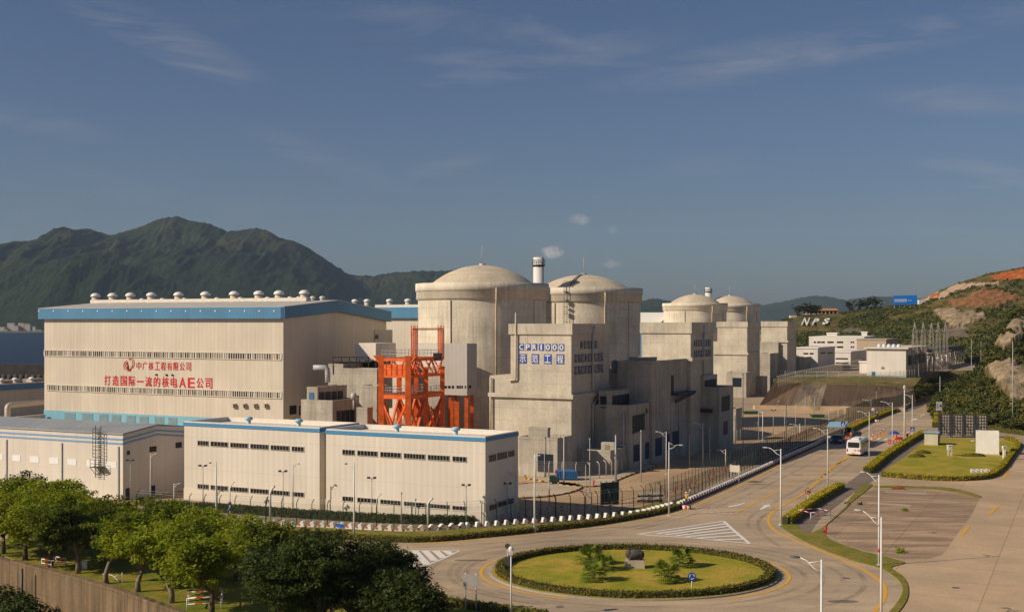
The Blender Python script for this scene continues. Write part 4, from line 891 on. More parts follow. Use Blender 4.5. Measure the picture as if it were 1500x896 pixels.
pw = MB(); a, b_ = at(-20, 250, 0), at(64, 264, 0); pw.bar(a+Vector((0, 0, 2.4)), b_+Vector((0, 0, 2.4)), 1.0, zat(603, 250)*.0+6.2); tag(pw.build('low_wall', CONC, None), 'low concrete wall below the fat silver pipe', 'wall')
# ---- reactor containments
def reactor(px, Yc, R, label, y_ring_top, y_ring_bot, y_dome, a0, ladder=False, pipe_px=None):
    c = at(px, Yc); th = thing('reactor_building', c, label, 'reactor'); Yf = Yc-R
    zt, zb_, zd = zat(y_ring_top, Yf), zat(y_ring_bot, Yf), zat(y_dome, Yc); Rw = R*.972
    mb = MB(); mb.lathe(c, [(Rw, 0), (Rw, zb_)], 96); mb.build('wall', CONC_R, th)
    mb = MB(); zm = zb_+(zt-zb_)*.52
    mb.lathe(c, [(Rw, zb_-.02), (R, zb_+.35)], 96, smooth=False); mb.lathe(c, [(R, zb_+.35), (R, zm)], 96); mb.lathe(c, [(R, zm), (R*1.012, zm+.12)], 96, smooth=False); mb.lathe(c, [(R*1.012, zm+.12), (R*1.012, zt)], 96)
    mb.lathe(c, [(R*1.012, zt), (R*.78, zt)], 96, smooth=False); mb.build('ring_beam', CONC_R, th)
    Rd = R*.775; hd = zd-zt; S = (Rd*Rd+hd*hd)/(2*hd); am = math.asin(min(1, Rd/S)); mb = MB()
    mb.lathe(c, [(S*math.sin(am*(1-k/14)), zt+hd-S*(1-math.cos(am*(1-k/14)))) for k in range(14)]+[(0, zt+hd)], 96); mb.build('dome', CONC_DOME, th)
    for k in range(4):
        a = R_(a0+90*k); w = R_(5.6); mb = MB()
        mb.lathe(c, [(Rw+.28, 0), (Rw+.28, zb_-.01)], 6, a0=a-w, a1=a+w)
        for e in (a-w, a+w):
            o = Vector((math.sin(e), -math.cos(e), 0)); p, q = c+o*(Rw-.05), c+o*(Rw+.28); q2 = [Vector((p.x, p.y, 0)), Vector((q.x, q.y, 0)), Vector((q.x, q.y, zb_)), Vector((p.x, p.y, zb_))]; mb.face(q2 if e > a else q2[::-1])
        mb.build('buttress', CONC_R, th)
    for aa in ([math.asin((pipe_px-px)*Yc/F/R)] if pipe_px else []):
        o = Vector((math.sin(aa), -math.cos(aa), 0)); mb = MB(); p = c+o*(R+.35)
        mb.tube([c+o*(R*.99)+Vector((0, 0, zt-1.2)), p+Vector((0, 0, zt-1.4)), p+Vector((0, 0, zb_-.3)), p-o*.3+Vector((0, 0, zb_-.9)), p-o*.3+Vector((0, 0, 3))], .22, 8); mb.build('downpipe', CONC_DOME, th)
    mb = MB(); top = Vector((c.x, c.y, zt+hd)); mb.lathe(top, [(.7, -.1), (.7, .35), (0, .4)], 12); mb.tube([top+Vector((0, 0, .2)), top+Vector((0, 0, 4.2*R/13.9))], .07, 5); mb.build('antenna', GREY_P, th)
    if ladder:
        mb = MB(); lo = R_(-20); pr = []
        for k in range(15):
            b2 = am*(1-k/14); pr.append((S*math.sin(b2), zt+hd-S*(1-math.cos(b2))))
        for d_ in (-.035, .035):
            mb.tube([c+Vector((math.sin(lo-.35*(k/14)*0+d_*(1 if k < 12 else .4)), -math.cos(lo+d_), 0))*r+Vector((0, 0, z+.12)) for k, (r, z) in enumerate(pr[:-1])], .13, 5)
        mb.build('dome_stair', CONC_AUX, th); mb = MB(); o = Vector((math.sin(lo), -math.cos(lo), 0)); sd = Vector((o.y, -o.x, 0))
        for s2 in (-.35, .35): mb.tube([c+o*(R+.5)+sd*s2+Vector((0, 0, 14)), c+o*(R+.5)+sd*s2+Vector((0, 0, zt+1))], .06, 4)
        for k in range(7): mb.cbox(c+o*(R+.5)+Vector((0, 0, zb_-9+k*2.3)), 1.0, .7, .08)
        for k in range(3): mb.cbox(c+o*(R+.5)+Vector((0, 0, zb_-2.6+k*1.6)), 1.1, .7, .1)
        mb.build('caged_ladder', plain('ladder_grey', (.16, .15, .14), .6), th)
    return c, zt
R0 = 13.9
reactor(706.5, 262, R0, 'round domed concrete reactor, biggest and nearest, behind the orange gantry', 413, 439, 388.5, -32, pipe_px=728)
reactor(855, 297, R0, 'round domed concrete reactor with a stair curving over its dome', 420.5, 443, 402.5, -38, True, 880)
reactor(1018, 470, 12.15, 'round domed concrete reactor of the further pair, left one', 443.5, 455, 431, -32, pipe_px=1036)
reactor(1069, 503, 12.15, 'farthest round domed concrete reactor, half hidden behind its twin', 444.5, 457, 433, -32, pipe_px=1086)
def stack(px, Y, y0, y1, wpx, label, gal):
    c = at(px, Y); th = thing('vent_stack', c, label, 'stack'); r = wpx/2*Y/F; zt = zat(y0, Y); zg = zat(gal, Y)
    mb = MB(); mb.lathe(c, [(r*1.05, 0), (r, zt), (r*.8, zt), (r*.8, zt-1), (0, zt-1)], 24); mb.build('shaft', plain('stack_white', (.74, .71, .64), .6, .08, .3), th)
    mb = MB(); mb.lathe(c, [(r, zg-.5), (r*1.28, zg-.15), (r*1.28, zg), (r, zg)], 20)
    for k in range(10):
        a = 2*math.pi*k/10; o = Vector((math.sin(a), math.cos(a), 0))*r*1.25; mb.tube([c+o+Vector((0, 0, zg)), c+o+Vector((0, 0, zg+1.1))], .05, 4)
    for h in (.55, 1.1): mb.tube([c+Vector((math.sin(2*math.pi*k/20), math.cos(2*math.pi*k/20), 0))*r*1.25+Vector((0, 0, zg+h)) for k in range(21)], .05, 4)
    mb.build('gallery', DARK, th)
stack(789, 286, 377, 0, 15.5, 'white ventilation stack with a dark gallery between the two nearest domes', 388)
stack(1037.5, 500, 421, 0, 9, 'white ventilation stack beside the further pair of domes', 427)
# ---- the square towers
def tiles(fr, th, side, rows, tile, let, off=0.0):
    for chars, x0, x1, y0, y1 in rows:
        n = len(chars); t0, t1 = (fr.tL(x0), fr.tL(x1)) if side == 'L' else (fr.tR(x0), fr.tR(x1)); Y = (fr.C+(fr.dL if side == 'L' else fr.dR)*t0).y
        za, zb_ = zat(y1, Y), zat(y0, Y); frac = .74 if n > 4 else .60; mb = MB(); objs = []
        for i, ch in enumerate(chars):
            a = t0+(t1-t0)*(i/(n-1+frac)) if n > 1 else t0; w = (t1-t0)*frac/(n-1+frac); q0, q1 = min(a, a+w), max(a, a+w)
            k = MB(); fr.panel(k, side, q0, q1, za, zb_, 0, .06, off=off); tl = k.build('letter_tile', tile, th)
            d = fr.dL if side == 'L' else fr.dR; nn = fr.nL if side == 'L' else fr.nR; o = fr.C+d*(a+w*.12)+nn*(.075-off); o.z = za+(zb_-za)*.12
            k1 = .3 if ch == '1' else .8; o = fr.C+d*(a+w*(.5-k1/2))+nn*.09; o.z = za+(zb_-za)*.1
            text_mesh(ch, 1, let, 'lettering', tl, o, (-d if side == 'L' else d), up, width=abs(w)*k1, height=(zb_-za)*.8, bold=.008 if ord(ch) > 255 else .015, depth=.02)
def tower(px, py, xl, xr, ytop, label, shoulder=None, ledge=None, par=16):
    fr = Fr(px, py); th = thing('concrete_tower', fr.C, label, 'building'); L, D = fr.tL(xl), fr.tR(xr); zt = fr.z(ytop); sc = fr.C.y/F
    mb = MB(); fr.box(mb, 0, L, 0, D, 0, zt-.2); mb.build('wall', CONC_TW, th)
    ph = par*sc; mb = MB(); fr.box(mb, -.28, L+.28, -.28, D+.28, zt-ph, zt)
    mb.build('parapet', CONC_TW, th); mb = MB(); fr.box(mb, .3, L-.3, .3, D-.3, zt, zt+.01); mb.build('roof', ROOF_FLAT, th)
    if shoulder:
        xs, ys = shoulder; mb = MB(); fr.box(mb, L, fr.tL(xs), .06, D, 0, zat(ys, fr.pL(xs, ys).y)); mb.build('shoulder_wall', CONC_TW, th)
    if ledge:
        zl = fr.z(ledge); Ls = fr.tL(shoulder[0]) if shoulder else L; mb = MB(); fr.panel(mb, 'L', -.5, Ls+.1, zl-.35, zl+.35, 0, .5); fr.panel(mb, 'R', .0, D*.8, zl-.35, zl+.35, 0, .5); mb.build('ledge', CONC_TW, th)
    return fr, th, L, D, zt
frT, thT, L, D, zt = tower(837, 693, 748, 892, 474, 'square concrete tower with white CPR1000 letters on blue tiles', (717.5, 549.5), 581)
tiles(frT, thT, 'L', [('CPR1000', 760.5, 826.5, 503, 513), ('示范工程', 760.8, 826.5, 518, 532)], TILE_BLUE, WHITE)
tiles(frT, thT, 'R', [('工程总承包', 850, 874.5, 499.5, 511), ('中广核工程有限公司', 841.5, 883.5, 519, 531), ('中广核设计有限公司', 841.5, 883.5, 536.5, 548.5)], TILE_DARK, plain('letter_grey', (.45, .44, .42), .6))
mb = MB(); a = lambda x, y, d=.35: (lambda p: p+frT.nL*d)(frT.pL(x, y))
mb.tube([a(757, 458), a(757, 553, .35), a(756, 556), a(746, 557)], .16, 6); mb.build('downpipe', CONC_DOME, thT)
b2 = lambda x, y, d=.3: (lambda p: p+frT.nR*d)(frT.pR(x, y))
mb = MB(); mb.tube([b2(866, 479), b2(866, 570), b2(873, 577), b2(873, 584), b2(866, 592), b2(866, 650)], .16, 6); mb.tube([b2(863, 478), b2(866, 486), b2(869, 478)], .12, 5); mb.build('downpipe', GREY_P, thT)
mb = MB(); mb.tube([a(720, 552), a(720, 640)], .18, 6); mb.build('downpipe', CONC_DOME, thT)
frU, thU, *_ = tower(1011.7, 666, 940, 1045, 472, 'square concrete tower behind the dark service block, two rows of dark tiles', None, 526)
tiles(frU, thU, 'R', [('工程管理', 1016.5, 1028, 498, 507.5), ('有限公司', 1032, 1041, 497.5, 507), ('工程设计', 1016.5, 1028, 513, 522), ('有限公司', 1032, 1041, 512, 521.5)], TILE_DARK, plain('letter_grey', (.45, .44, .42), .6))
b2 = lambda x, y, d=.3: (lambda p: p+frU.nR*d)(frU.pR(x, y))
mb = MB(); mb.tube([b2(1029, 476), b2(1029, 570)], .16, 6); mb.build('downpipe', GREY_P, thU)
frV, thV, LV, DV, ztV = tower(1094.5, 580, 1051, 1113, 471, 'square concrete tower of the further pair, nearer one', (1045, 500), 518, 8)
frW, thW, *_ = tower(1153, 572, 1115, 1166.5, 470.5, 'farthest square concrete tower beside the white offices', None, 500, 8)
# ---- lower blocks round the towers: (corner px, base py, left px, right px, top py, label)
def block(px, py, xl, xr, ytop, label, mat=None, name='service_block', z0=None, Y=None, roofm=None, par=True, cat='building'):
    fr = Fr(px, py, Y=Y); th = thing(name, fr.C, label, cat); L, D = fr.tL(xl), fr.tR(xr); zt = fr.z(ytop); zz0 = z0 if z0 is not None else 0
    th.location.z = zz0
    mb = MB(); fr.box(mb, 0, L, 0, D, zz0, zt); mb.build('wall', mat or CONC_AUX, th)
    w = min(.3, L*.15, D*.15); mb = MB()
    if par:
        for q in ((0, L, 0, w), (0, L, D-w, D), (0, w, w, D-w), (L-w, L, w, D-w)): fr.box(mb, q[0]-.05*(q[0] == 0), q[1]+.002, q[2]-.05*(q[2] == 0), q[3]+.002, zt, zt+.4)
        mb.build('parapet', mat or CONC_AUX, th)
    mb = MB(); fr.box(mb, w+.01, L-w-.01, w+.01, D-w-.01, zt, zt+.06); mb.build('roof', roofm or ROOF_FLAT, th)
    return fr, th, L, D, zt
fD, tD, *_ = block(816.5, 700, 760, 838, 645, 'low concrete entrance block with a navy roller door below the lettered tower')
slab(fD, tD, 'L', 788, 664, 810, 690, 'roller_door', plain('shaded_navy_shutter', (.005, .010, .026), .7, .1), .1)  # door not recessed; the recess shade is put into its darker navy
block(802, 695, 774, 806, 630, 'small lit concrete box on the entrance block roof', z0=fD.z(645), Y=fD.C.y+2)
fE, tE, *_ = block(894, 694, 841, 922, 663, 'low lit concrete block at the foot of the lettered tower')
fE2, tE2, *_ = block(900, 693, 880.5, 903, 648.5, 'little concrete hut on the low lit block', z0=fE.z(663), Y=fE.C.y+1.0, par=False); slab(fE2, tE2, 'L', 886, 651, 893, 658.5, 'vent_grille', plain('grille_tan', (.24, .2, .15), .8), .04)
fA, tA, *_ = block(921.8, 688.2, 868, 951, 597, 'concrete service block with louvres under the lettered tower')
for k in range(4): slab(fA, tA, 'R', 926.4+k*4.6, 609-k*1.2, 930.2+k*4.6, 635-k*1.7, 'louvre', LOUVRE, .08)
slab(fA, tA, 'R', 945.8, 598, 948, 605, 'louvre', LOUVRE, .08)
for r in ((928, 652, 936, 676), (945, 648, 955, 672)): slab(fA, tA, 'R', r[0], r[1], min(r[2], 950), r[3], 'door', NAVY, .1)
mb = MB(); mb.tube([fA.pL(914.5, 605)+fA.nL*.3, fA.pL(914.5, 655)+fA.nL*.3], .16, 6); mb.tube([fA.pL(890, 651)+fA.nL*.4, fA.pL(917, 652)+fA.nL*.4], .2, 6); mb.build('pipe', GREY_P, tA)
fA2, tA2, *_ = block(895.5, 692, 877, 922, 575.5, 'upper louvred block on the service block', z0=fA.z(597), Y=fA.C.y+1.6)
slab(fA2, tA2, 'L', 879.5, 580, 888.5, 597, 'louvre', LOUVRE, .08)
for k in range(4): slab(fA2, tA2, 'R', 897+k*6.2, 579.5-k*.9, 902.4+k*6.2, 596-k*.9, 'louvre', LOUVRE, .08)
fB, tB, *_ = block(955, 680.3, 905, 1012, 532, 'tall dark service block between the two nearest towers')
slab(fB, tB, 'R', 983, 550, 986.5, 575, 'louvre', LOUVRE, .08)
mb = MB(); q = lambda x, y, d: fB.pR(x, y)+fB.nR*d
t0, t1 = fB.tR(983), fB.tR(1010); zz = fB.pR(983, 575).z; fB.panel(mb, 'R', t0, t1, zz-.5, zz, 0, 1.3); mb.bar(q(983, 588, .9), q(1010, 575, .9), .35)
mb.build('balcony', plain('balcony_navy', (.035, .045, .07), .6), tB)
for r in ((960, 642, 969, 668), (985, 632, 994, 655), (975, 636, 980, 660)): slab(fB, tB, 'R', *[r[i] for i in (0, 1, 2, 3)], 'door', NAVY, .1)
block(950, 690, 921, 962, 526.5, 'pale parapet box on the tall dark service block', z0=fB.z(532), Y=fB.C.y+2.5)
block(918, 690, 880, 930, 543, 'low concrete block between the lettered tower and the dark block', Y=fB.C.y+6)
t_ = thing('tank', at(899, 226, fB.z(543)+.4), 'grey tank on the low roof beside the lettered tower', 'tank'); mb = MB(); mb.lathe(at(901, 226, zat(546, 226)), [(.7, 0), (.7, 2.0), (.4, 2.3), (0, 2.4)], 16); mb.build('shell', plain('tank_grey', (.22, .21, .2), .6), t_)
fC, tC, *_ = block(1053.7, 663, 1019, 1074, 570, 'concrete service block with tall louvres below the second tower')
for k in range(4): slab(fC, tC, 'R', 1057+k*3.1, 581-k*.7, 1059.4+k*3.1, 603-k*.9, 'louvre', LOUVRE, .08)
slab(fC, tC, 'R', 1060, 617, 1065.5, 637, 'door', NAVY, .1); slab(fC, tC, 'L', 1022, 598, 1044, 603, 'canopy', DARK, .6)
fC2, tC2, *_ = block(1031, 654, 1018.5, 1050.5, 553, 'upper louvred block on the block below the second tower', z0=fC.z(570), Y=fC.C.y+1.2)
slab(fC2, tC2, 'L', 1020, 558, 1025.5, 572, 'louvre', LOUVRE, .08)
for k in range(4): slab(fC2, tC2, 'R', 1032.5+k*4.2, 557-k*.7, 1036.3+k*4.2, 571-k*.7, 'louvre', LOUVRE, .08)
block(1078, 645, 1066, 1087, 601, 'small dark concrete block past the tall louvres')
block(1064, 575, 1046, 1070, 546, 'low pale concrete block under the third tower'); fd, td, *_ = block(1093, 582, 1064, 1100, 547, 'low concrete entrance block with a navy door under the third tower'); slab(fd, td, 'L', 1073, 553, 1086, 566, 'roller_door', plain('shaded_navy_shutter', (.005, .010, .026), .7, .1), .1)  # roller door navy darkened to carry the shade of its recess
block(1117, 578, 1103, 1124, 553, 'small stepped concrete block right of the third tower'); block(1140, 572, 1113, 1152, 503, 'dark concrete block between the two furthest towers'); block(1128, 574, 1111, 1141, 519, 'lower dark concrete block between the two furthest towers'); block(1172, 569, 1160, 1189, 525, 'dark stepped concrete block beside the white offices')
# ---- cluster between the hall and the first reactor
fH, tH, *_ = block(487, 668, 441, 525, 589.5, 'low concrete block with dark louvres beside the turbine hall', Y=222)
for k in range(4): slab(fH, tH, 'R', 493+k*6.6, 602-k*.8, 498.6+k*6.6, 640, 'louvre', LOUVRE, .08)
fH2, tH2, *_ = block(465, 668, 449.5, 508, 570, 'upper concrete block with a blue door and louvres beside the hall', z0=fH.z(589.5), Y=224)
slab(fH2, tH2, 'L', 453, 574.5, 460, 590, 'door', BLUE_DOOR, .08)
for k in range(4): slab(fH2, tH2, 'R', 467.5+k*9, 574.5-k*.7, 475+k*9, 589-k*.6, 'louvre', LOUVRE, .08)
fK, tK, *_ = block(502.5, 655, 481, 556, 536, 'scorched concrete block behind the orange gantry', Y=236)
block(552, 655, 500, 566, 543, 'pale concrete wall block right behind the orange gantry', Y=232)
mb = MB(); mb.bar(fK.pR(516, 546)+fK.nR*.2, fK.pR(516, 585)+fK.nR*.2, .5, 1.6); mb.build('soot_streak', plain('soot', (.05, .042, .035), .95, .3), tK)
fM, tM, *_ = block(552, 650, 526, 570, 568, 'stained concrete block left of the orange gantry', Y=226); block(538, 650, 522, 546, 600, 'small concrete step left of the orange gantry', Y=221)
fX, tX, *_ = block(550.5, 655, 520, 580, 503, 'cream clad box raised on a dark frame behind the gantry', CREAM, z0=zat(528, 240), Y=240, roofm=ROOF_WHITE, par=False)
mb = MB()
for tt in (0.2, 2, 4):
    for r_ in (.3, 2.5, 5):
        p = fX.C+fX.dL*tt+fX.dR*r_; mb = MB(); mb.bar(Vector((p.x, p.y, zat(552, 240))), Vector((p.x, p.y, zat(528, 240)+.05)), .25); mb.build('leg', DARK, tX)
mb = MB(); fX.box(mb, 1, 9, .5, 5, zat(540, 240), zat(531, 240)); mb.build('dark_void', plain('void', (.03, .03, .032), .9), tX)
fr_dark = thing('pipe_rack', at(500, 238, zat(548, 238)), 'dark open steel pipe rack beside the cream raised box', 'pipe rack'); mb = MB()
for x in (488, 500, 512, 522, 540):
    mb.bar(at(x, 237, zat(548, 237)), at(x, 237, zat(523, 237)), .18); mb.bar(at(x, 240, zat(548, 240)), at(x, 240, zat(523, 240)), .18)
for y in (523, 530): mb.bar(at(487, 237, zat(y, 237)), at(541, 237, zat(y, 237)), .2); mb.bar(at(487, 240, zat(y, 240)), at(541, 240, zat(y, 240)), .2)
mb.build('frame', DARK, fr_dark)
pp = MB(); pp.tube([at(459, 229, zat(538, 229)), at(476, 229, zat(538, 229)), at(479, 229, zat(540, 229)), at(480, 229, zat(546, 229)), at(480, 229, zat(560, 229))], .5, 10); tag(pp.build('duct', GREY_P, None), 'grey bent duct leaving the turbine hall side', 'duct')
tk = MB(); tk.ball(at(518, 224, zat(580, 224)), .6, .6, .7, 12, 8); tk.tube([at(518, 224, zat(585, 224)), at(518, 224, zat(600, 224))], .15, 6); tag(tk.build('round_vent', GREY_P, None), 'shiny round vent beside the scorched concrete block', 'vent')
# grey lift shaft on the first reactor and the white store behind it
fG, tG, *_ = block(684, 650, 647.5, 698.5, 503.5, 'tall grey clad box hanging on the nearest reactor', GREY_CLAD, z0=zat(579, 236), Y=236, par=False, name='access_box')
for x0, x1 in ((651, 654.5), (656.5, 660), (662, 665), (669, 672), (673, 675), (676, 678), (681, 682.5), (686, 690)):
    slab(fG, tG, 'L' if x0 < 684 else 'R', x0, 564.5, x1, 568.5, 'window', GLASS, .06)
mb = MB()
for tt, r_ in ((.6, .8), (.6, 3.0), (4.2, .8), (4.2, 3.0)):
    p = fG.C+fG.dL*tt+fG.dR*r_; mb = MB(); mb.bar(Vector((p.x, p.y, 0)), Vector((p.x, p.y, zat(579, 236))), (.7 if tt < 1 else .5)); mb.build('leg', ORANGE, tG)
fS, tS, *_ = block(646, 655, 603, 655, 503.5, 'pale clad box behind the orange gantry portal', plain('pale_panel', (.68, .62, .53), .7, .05, .3), z0=zat(540, 243), Y=243, par=False)
block(646, 655, 600, 655, 540, 'stained concrete wall block below the pale clad box', Y=242)
# ------------------------------------------------------------------ orange gantry
fg = Fr(598, 683.5); thg = thing('gantry', fg.C, 'bright orange steel gantry with two tall portal masts before the nearest reactor', 'gantry')
def gp(l, r, z): p = fg.C+fg.dL*l+fg.dR*r; return Vector((p.x, p.y, z))
GL, GR = fg.tL(558.5), fg.tR(648); ztop = fg.z(521); zb1 = fg.z(541); zb0 = fg.z(549); zp = fg.z(580); RM = GR*.5
for (l, r, top, w) in ((0, 0, ztop, .95), (GL, 0, ztop, .95), (0, RM, zb1+.2, .85), (GL, RM, zb1+.2, .85), (0, GR, zb1+.2, .8), (GL, GR, zb1+.2, .8)):
    mb = MB(); mb.bar(gp(l, r, 0), gp(l, r, top), w); mb.build('column', ORANGE, thg)
mb = MB()
for (a, b_) in (((0, 0), (GL, 0)), ((0, 0), (0, GR)), ((GL, 0), (GL, GR)), ((0, GR), (GL, GR)), ((0, RM), (GL, RM))):
    for z, h in ((zp-.2, .7), (zb0-.3, .45), (fg.z(527), .5)): mb.bar(gp(*a, z), gp(*b_, z), .4, h)
mb.bar(gp(0, 0, zb1-.1), gp(GL, 0, zb1-.1), .35, 1.9); mb.build('beam', ORANGE, thg)
mb = MB()
for k in range(6): mb.bar(gp(GL*k/5, -.22, zb1-1.1), gp(GL*k/5, -.22, zb1+.9), .12)
mb.bar(gp(0, -.22, zb1), gp(GL, -.22, zb1), .1); mb.build('stiffener', ORANGE, thg)
def xbrace(mb, p, q, z0, z1, w=.3): mb.bar(gp(*p, z0), gp(*q, z1), w); mb.bar(gp(*p, z1), gp(*q, z0), w)
mb = MB()
for p, q in (((0, 0), (GL, 0)), ((0, 0), (0, RM)), ((0, RM), (0, GR)), ((GL, 0), (GL, RM)), ((GL, RM), (GL, GR)), ((0, GR), (GL, GR)), ((0, RM), (GL, RM))):
    xbrace(mb, p, q, .5, zp-.5, .34)
mb.build('cross_brace', ORANGE, thg); mb = MB()
n = 6
for l in (0, GL):
    for k in range(n):
        a, b_ = GR*k/n, GR*(k+1)/n; z0, z1 = zb0-.3, fg.z(527); mb.bar(gp(l, a, z0 if k % 2 else z1), gp(l, b_, z1 if k % 2 else z0), .26)
for k in range(4): mb.bar(gp(GL*k/3, GR*.98, zb0), gp(GL*(k+1)/3 if k < 3 else GL, GR*.98, fg.z(527)), .2)
mb.build('truss', ORANGE, thg); mb = MB()
for l in (-.1, GL+.1):
    for s in (0, 1): mb.bar(gp(l, 0, ztop-.1-1.6*s), gp(l+(-1.4 if l < 1 else 1.4), 0, ztop-.1), .22)
    mb.bar(gp(l, 0, ztop-.15), gp(l+(-1.5 if l < 1 else 1.5), 0, ztop-.15), .22)
mb.build('bracket', ORANGE, thg); mb = MB()
for z in (zp+.18, fg.z(527)+.28):
    q = [gp(-.2, -.2, z), gp(-.2, GR+.2, z), gp(GL+.2, GR+.2, z), gp(GL+.2, -.2, z)]
    if z < zp+1: mb.hexa(q, [v+Vector((0, 0, .1)) for v in q])
    else:
        for k in range(12): mb.bar(gp(0, GR*k/12, z), gp(GL, GR*k/12, z), .12)
mb.build('platform', plain('orange_deck', (.35, .09, .03), .7), thg); mb = MB()
for z, ht in ((zp+.3, 1.1), (fg.z(527)+.3, 1.3)):
    pts = [(0, 0), (0, GR), (GL, GR), (GL, 0)]
    for i in range(4):
        a, b_ = pts[i], pts[(i+1) % 4]; m_ = 9
        for k in range(m_):
            p = gp(a[0]+(b_[0]-a[0])*k/m_, a[1]+(b_[1]-a[1])*k/m_, z); mb.bar(p, p+Vector((0, 0, ht)), .07)
        for h in (ht*.55, ht): mb.bar(gp(*a, z+h), gp(*b_, z+h), .06)
mb.build('handrail', GREY_P, thg)
zm = fg.z(481.5)
for px in (604.5, 643.5):
    r = fg.tR(px); w = .38; mb = MB(); zz0 = fg.z(528)
    c4 = [gp(-.35+dx, r+dy, 0) for dx, dy in ((-w, -w), (w, -w), (w, w), (-w, w))]
    for c in c4: mb.bar(Vector((c.x, c.y, zz0)), Vector((c.x, c.y, zm+.6)), .15)
    nk = 11
    for k in range(nk):
        za, zc = zz0+(zm-zz0)*k/nk, zz0+(zm-zz0)*(k+1)/nk
        for i in range(4):
            p, q = c4[i], c4[(i+1) % 4]; mb.bar(Vector((p.x, p.y, za)), Vector((q.x, q.y, zc)), .08); mb.bar(Vector((p.x, p.y, za)), Vector((q.x, q.y, za)), .08)
    mb.build('mast', ORANGE, thg)
mb = MB(); ra, rb_ = fg.tR(604.5), fg.tR(643.5); mb.bar(gp(-.35, ra-.6, zm), gp(-.35, rb_+.5, zm), .2); mb.bar(gp(-.1, ra, zm-.25), gp(-.1, rb_, zm-.25), .1); mb.build('top_beam', ORANGE, thg)
mb = MB(); mb.cbox(gp(-.2, fg.tR(639), fg.z(530)), 1.4, 1.4, 1.3); mb.build('winch', DARK, thg)
mb = MB()
for s in (-.2, .2): mb.tube([gp(GL*.55+s, RM, .3), gp(GL*.55+s, RM, zp)], .06, 4)
for k in range(22): mb.tube([gp(GL*.55-.2, RM, .4+k*.4), gp(GL*.55+.2, RM, .4+k*.4)], .04, 4)
mb.build('ladder', GREY_P, thg)
for i, (px, r) in enumerate(((669, 2.0), (662, 5.0))):
    mb = MB(); p = at(px, 232+r, 0); mb.bar(p, p+Vector((0, 0, 10)), .9 if i == 0 else .6); mb.bar(p+Vector((0, 0, 1)), p+Vector((-4, -1, 9)), .3); mb.build('strut', ORANGE, thg)
# ------------------------------------------------------------------ trees
def crown_mesh(name, mat, n_cl, per, rx, ry, rz, zc, leaf, seed, lobes=7, hole=.25, base_cut=-.55):
    g = np.random.default_rng(seed); rr = random.Random(seed); C = []
    L = [(rr.uniform(-.55, .55), rr.uniform(-.55, .55), rr.uniform(-.25, .45), rr.uniform(.35, .6)) for _ in range(lobes)]
    while len(C) < n_cl:
        lx, ly, lz, lr = rr.choice(L); d = Vector((rr.gauss(0, 1), rr.gauss(0, 1), rr.gauss(0, .8))).normalized()*lr*rr.uniform(.55, 1.12)
        p = Vector((lx, ly, lz))+d
        if p.z < base_cut or p.length > 1.12 or mnoise.noise((p.x*2.2+seed, p.y*2.2, p.z*2.2)) < -hole: continue
        C.append((p.x*rx, p.y*ry, p.z*rz+zc))
    C = np.array(C); per_r = g.uniform(.42, .95, len(C))
    c = np.repeat(C, per, 0); r = np.repeat(per_r, per); d = g.normal(size=(len(c), 3)); d /= np.linalg.norm(d, axis=1, keepdims=True)
    p = c+d*(r*g.uniform(.1, 1, len(c))**.6)[:, None]*np.array([1.25, 1.25, .6])
    nn = g.normal(size=p.shape)*.6+np.array([0, 0, .9])+d*.4
    return quads_mesh(name, leaf_quads(p, nn, leaf, g, .5), mat), C
def make_tree(loc, h, cr, label, leafm, seed, group, n_cl=220, per=56, leaf=.17, trunk_h=.27, lean=(0, 0), bark=BARK, squash=.8, lobes=7, hole=.25, base_cut=-.55):
    th = thing('tree', loc, label, 'tree', group); rr = random.Random(seed); rz = h*(1-trunk_h)*.56; zc = h-rz*.98
    cr *= 1.1; me, C = crown_mesh('crown', leafm, n_cl, per, cr, cr*rr.uniform(.85, 1.05), rz, zc, leaf, seed, lobes, hole, base_cut)
    o = bpy.data.objects.new('crown', me); COL.objects.link(o); o.parent = th; o.location = (lean[0], lean[1], 0)
    b_ = MB(); L0 = Vector(loc); tr = h*.022+.05
    fork = L0+Vector((lean[0]*.5, lean[1]*.5, h*trunk_h)); b_.tube([L0-Vector((0, 0, .2)), L0+Vector((rr.uniform(-.1, .1), 0, h*.12)), fork], [tr*1.5, tr*1.1, tr*.85], 8)
    sel = rr.sample(range(len(C)), min(15, len(C)))
    for i in sel:
        e = L0+Vector(C[i])+Vector((lean[0], lean[1], 0)); m_ = fork.lerp(e, .5)+Vector((rr.uniform(-.3, .3), rr.uniform(-.3, .3), h*.05)); b_.tube([fork-Vector((0, 0, .15)), m_, e], [tr*.55, tr*.34, tr*.1], 5)
    b_.build('trunk', bark, th); return th
TG = 'row of trees on the lawn above the retaining wall'
make_tree(P(5, 811), 7.2, 4.6, 'light green tree at the left end of the retaining wall lawn', LEAF_LIGHT, 11, TG)
tA_ = make_tree(P(37, 820), 7.8, 4.9, 'broad light green tree, second along the retaining wall lawn', LEAF_LIGHT, 12, TG, 260)
make_tree(P(74, 831), 8.2, 4.7, 'tallest light green tree with a dark trunk above the retaining wall', LEAF_LIGHT, 13, TG, 260)
make_tree(P(114, 840), 7.6, 4.2, 'mid green tree with a forked pale trunk beside a small white post', LEAF_MID, 14, TG, bark=PALE_BARK)
make_tree(P(156, 855), 7.3, 3.9, 'thin crowned tree with bare pale branches showing', LEAF_MID, 15, TG, 150, 50, trunk_h=.3, lean=(.5, .4), bark=PALE_BARK, hole=.1)
make_tree(P(202, 867), 7.6, 4.1, 'tree with spreading bare limbs leaning left over the lawn', LEAF_LIGHT, 16, TG, 160, 50, trunk_h=.27, lean=(.6, .6), bark=PALE_BARK, hole=.1)
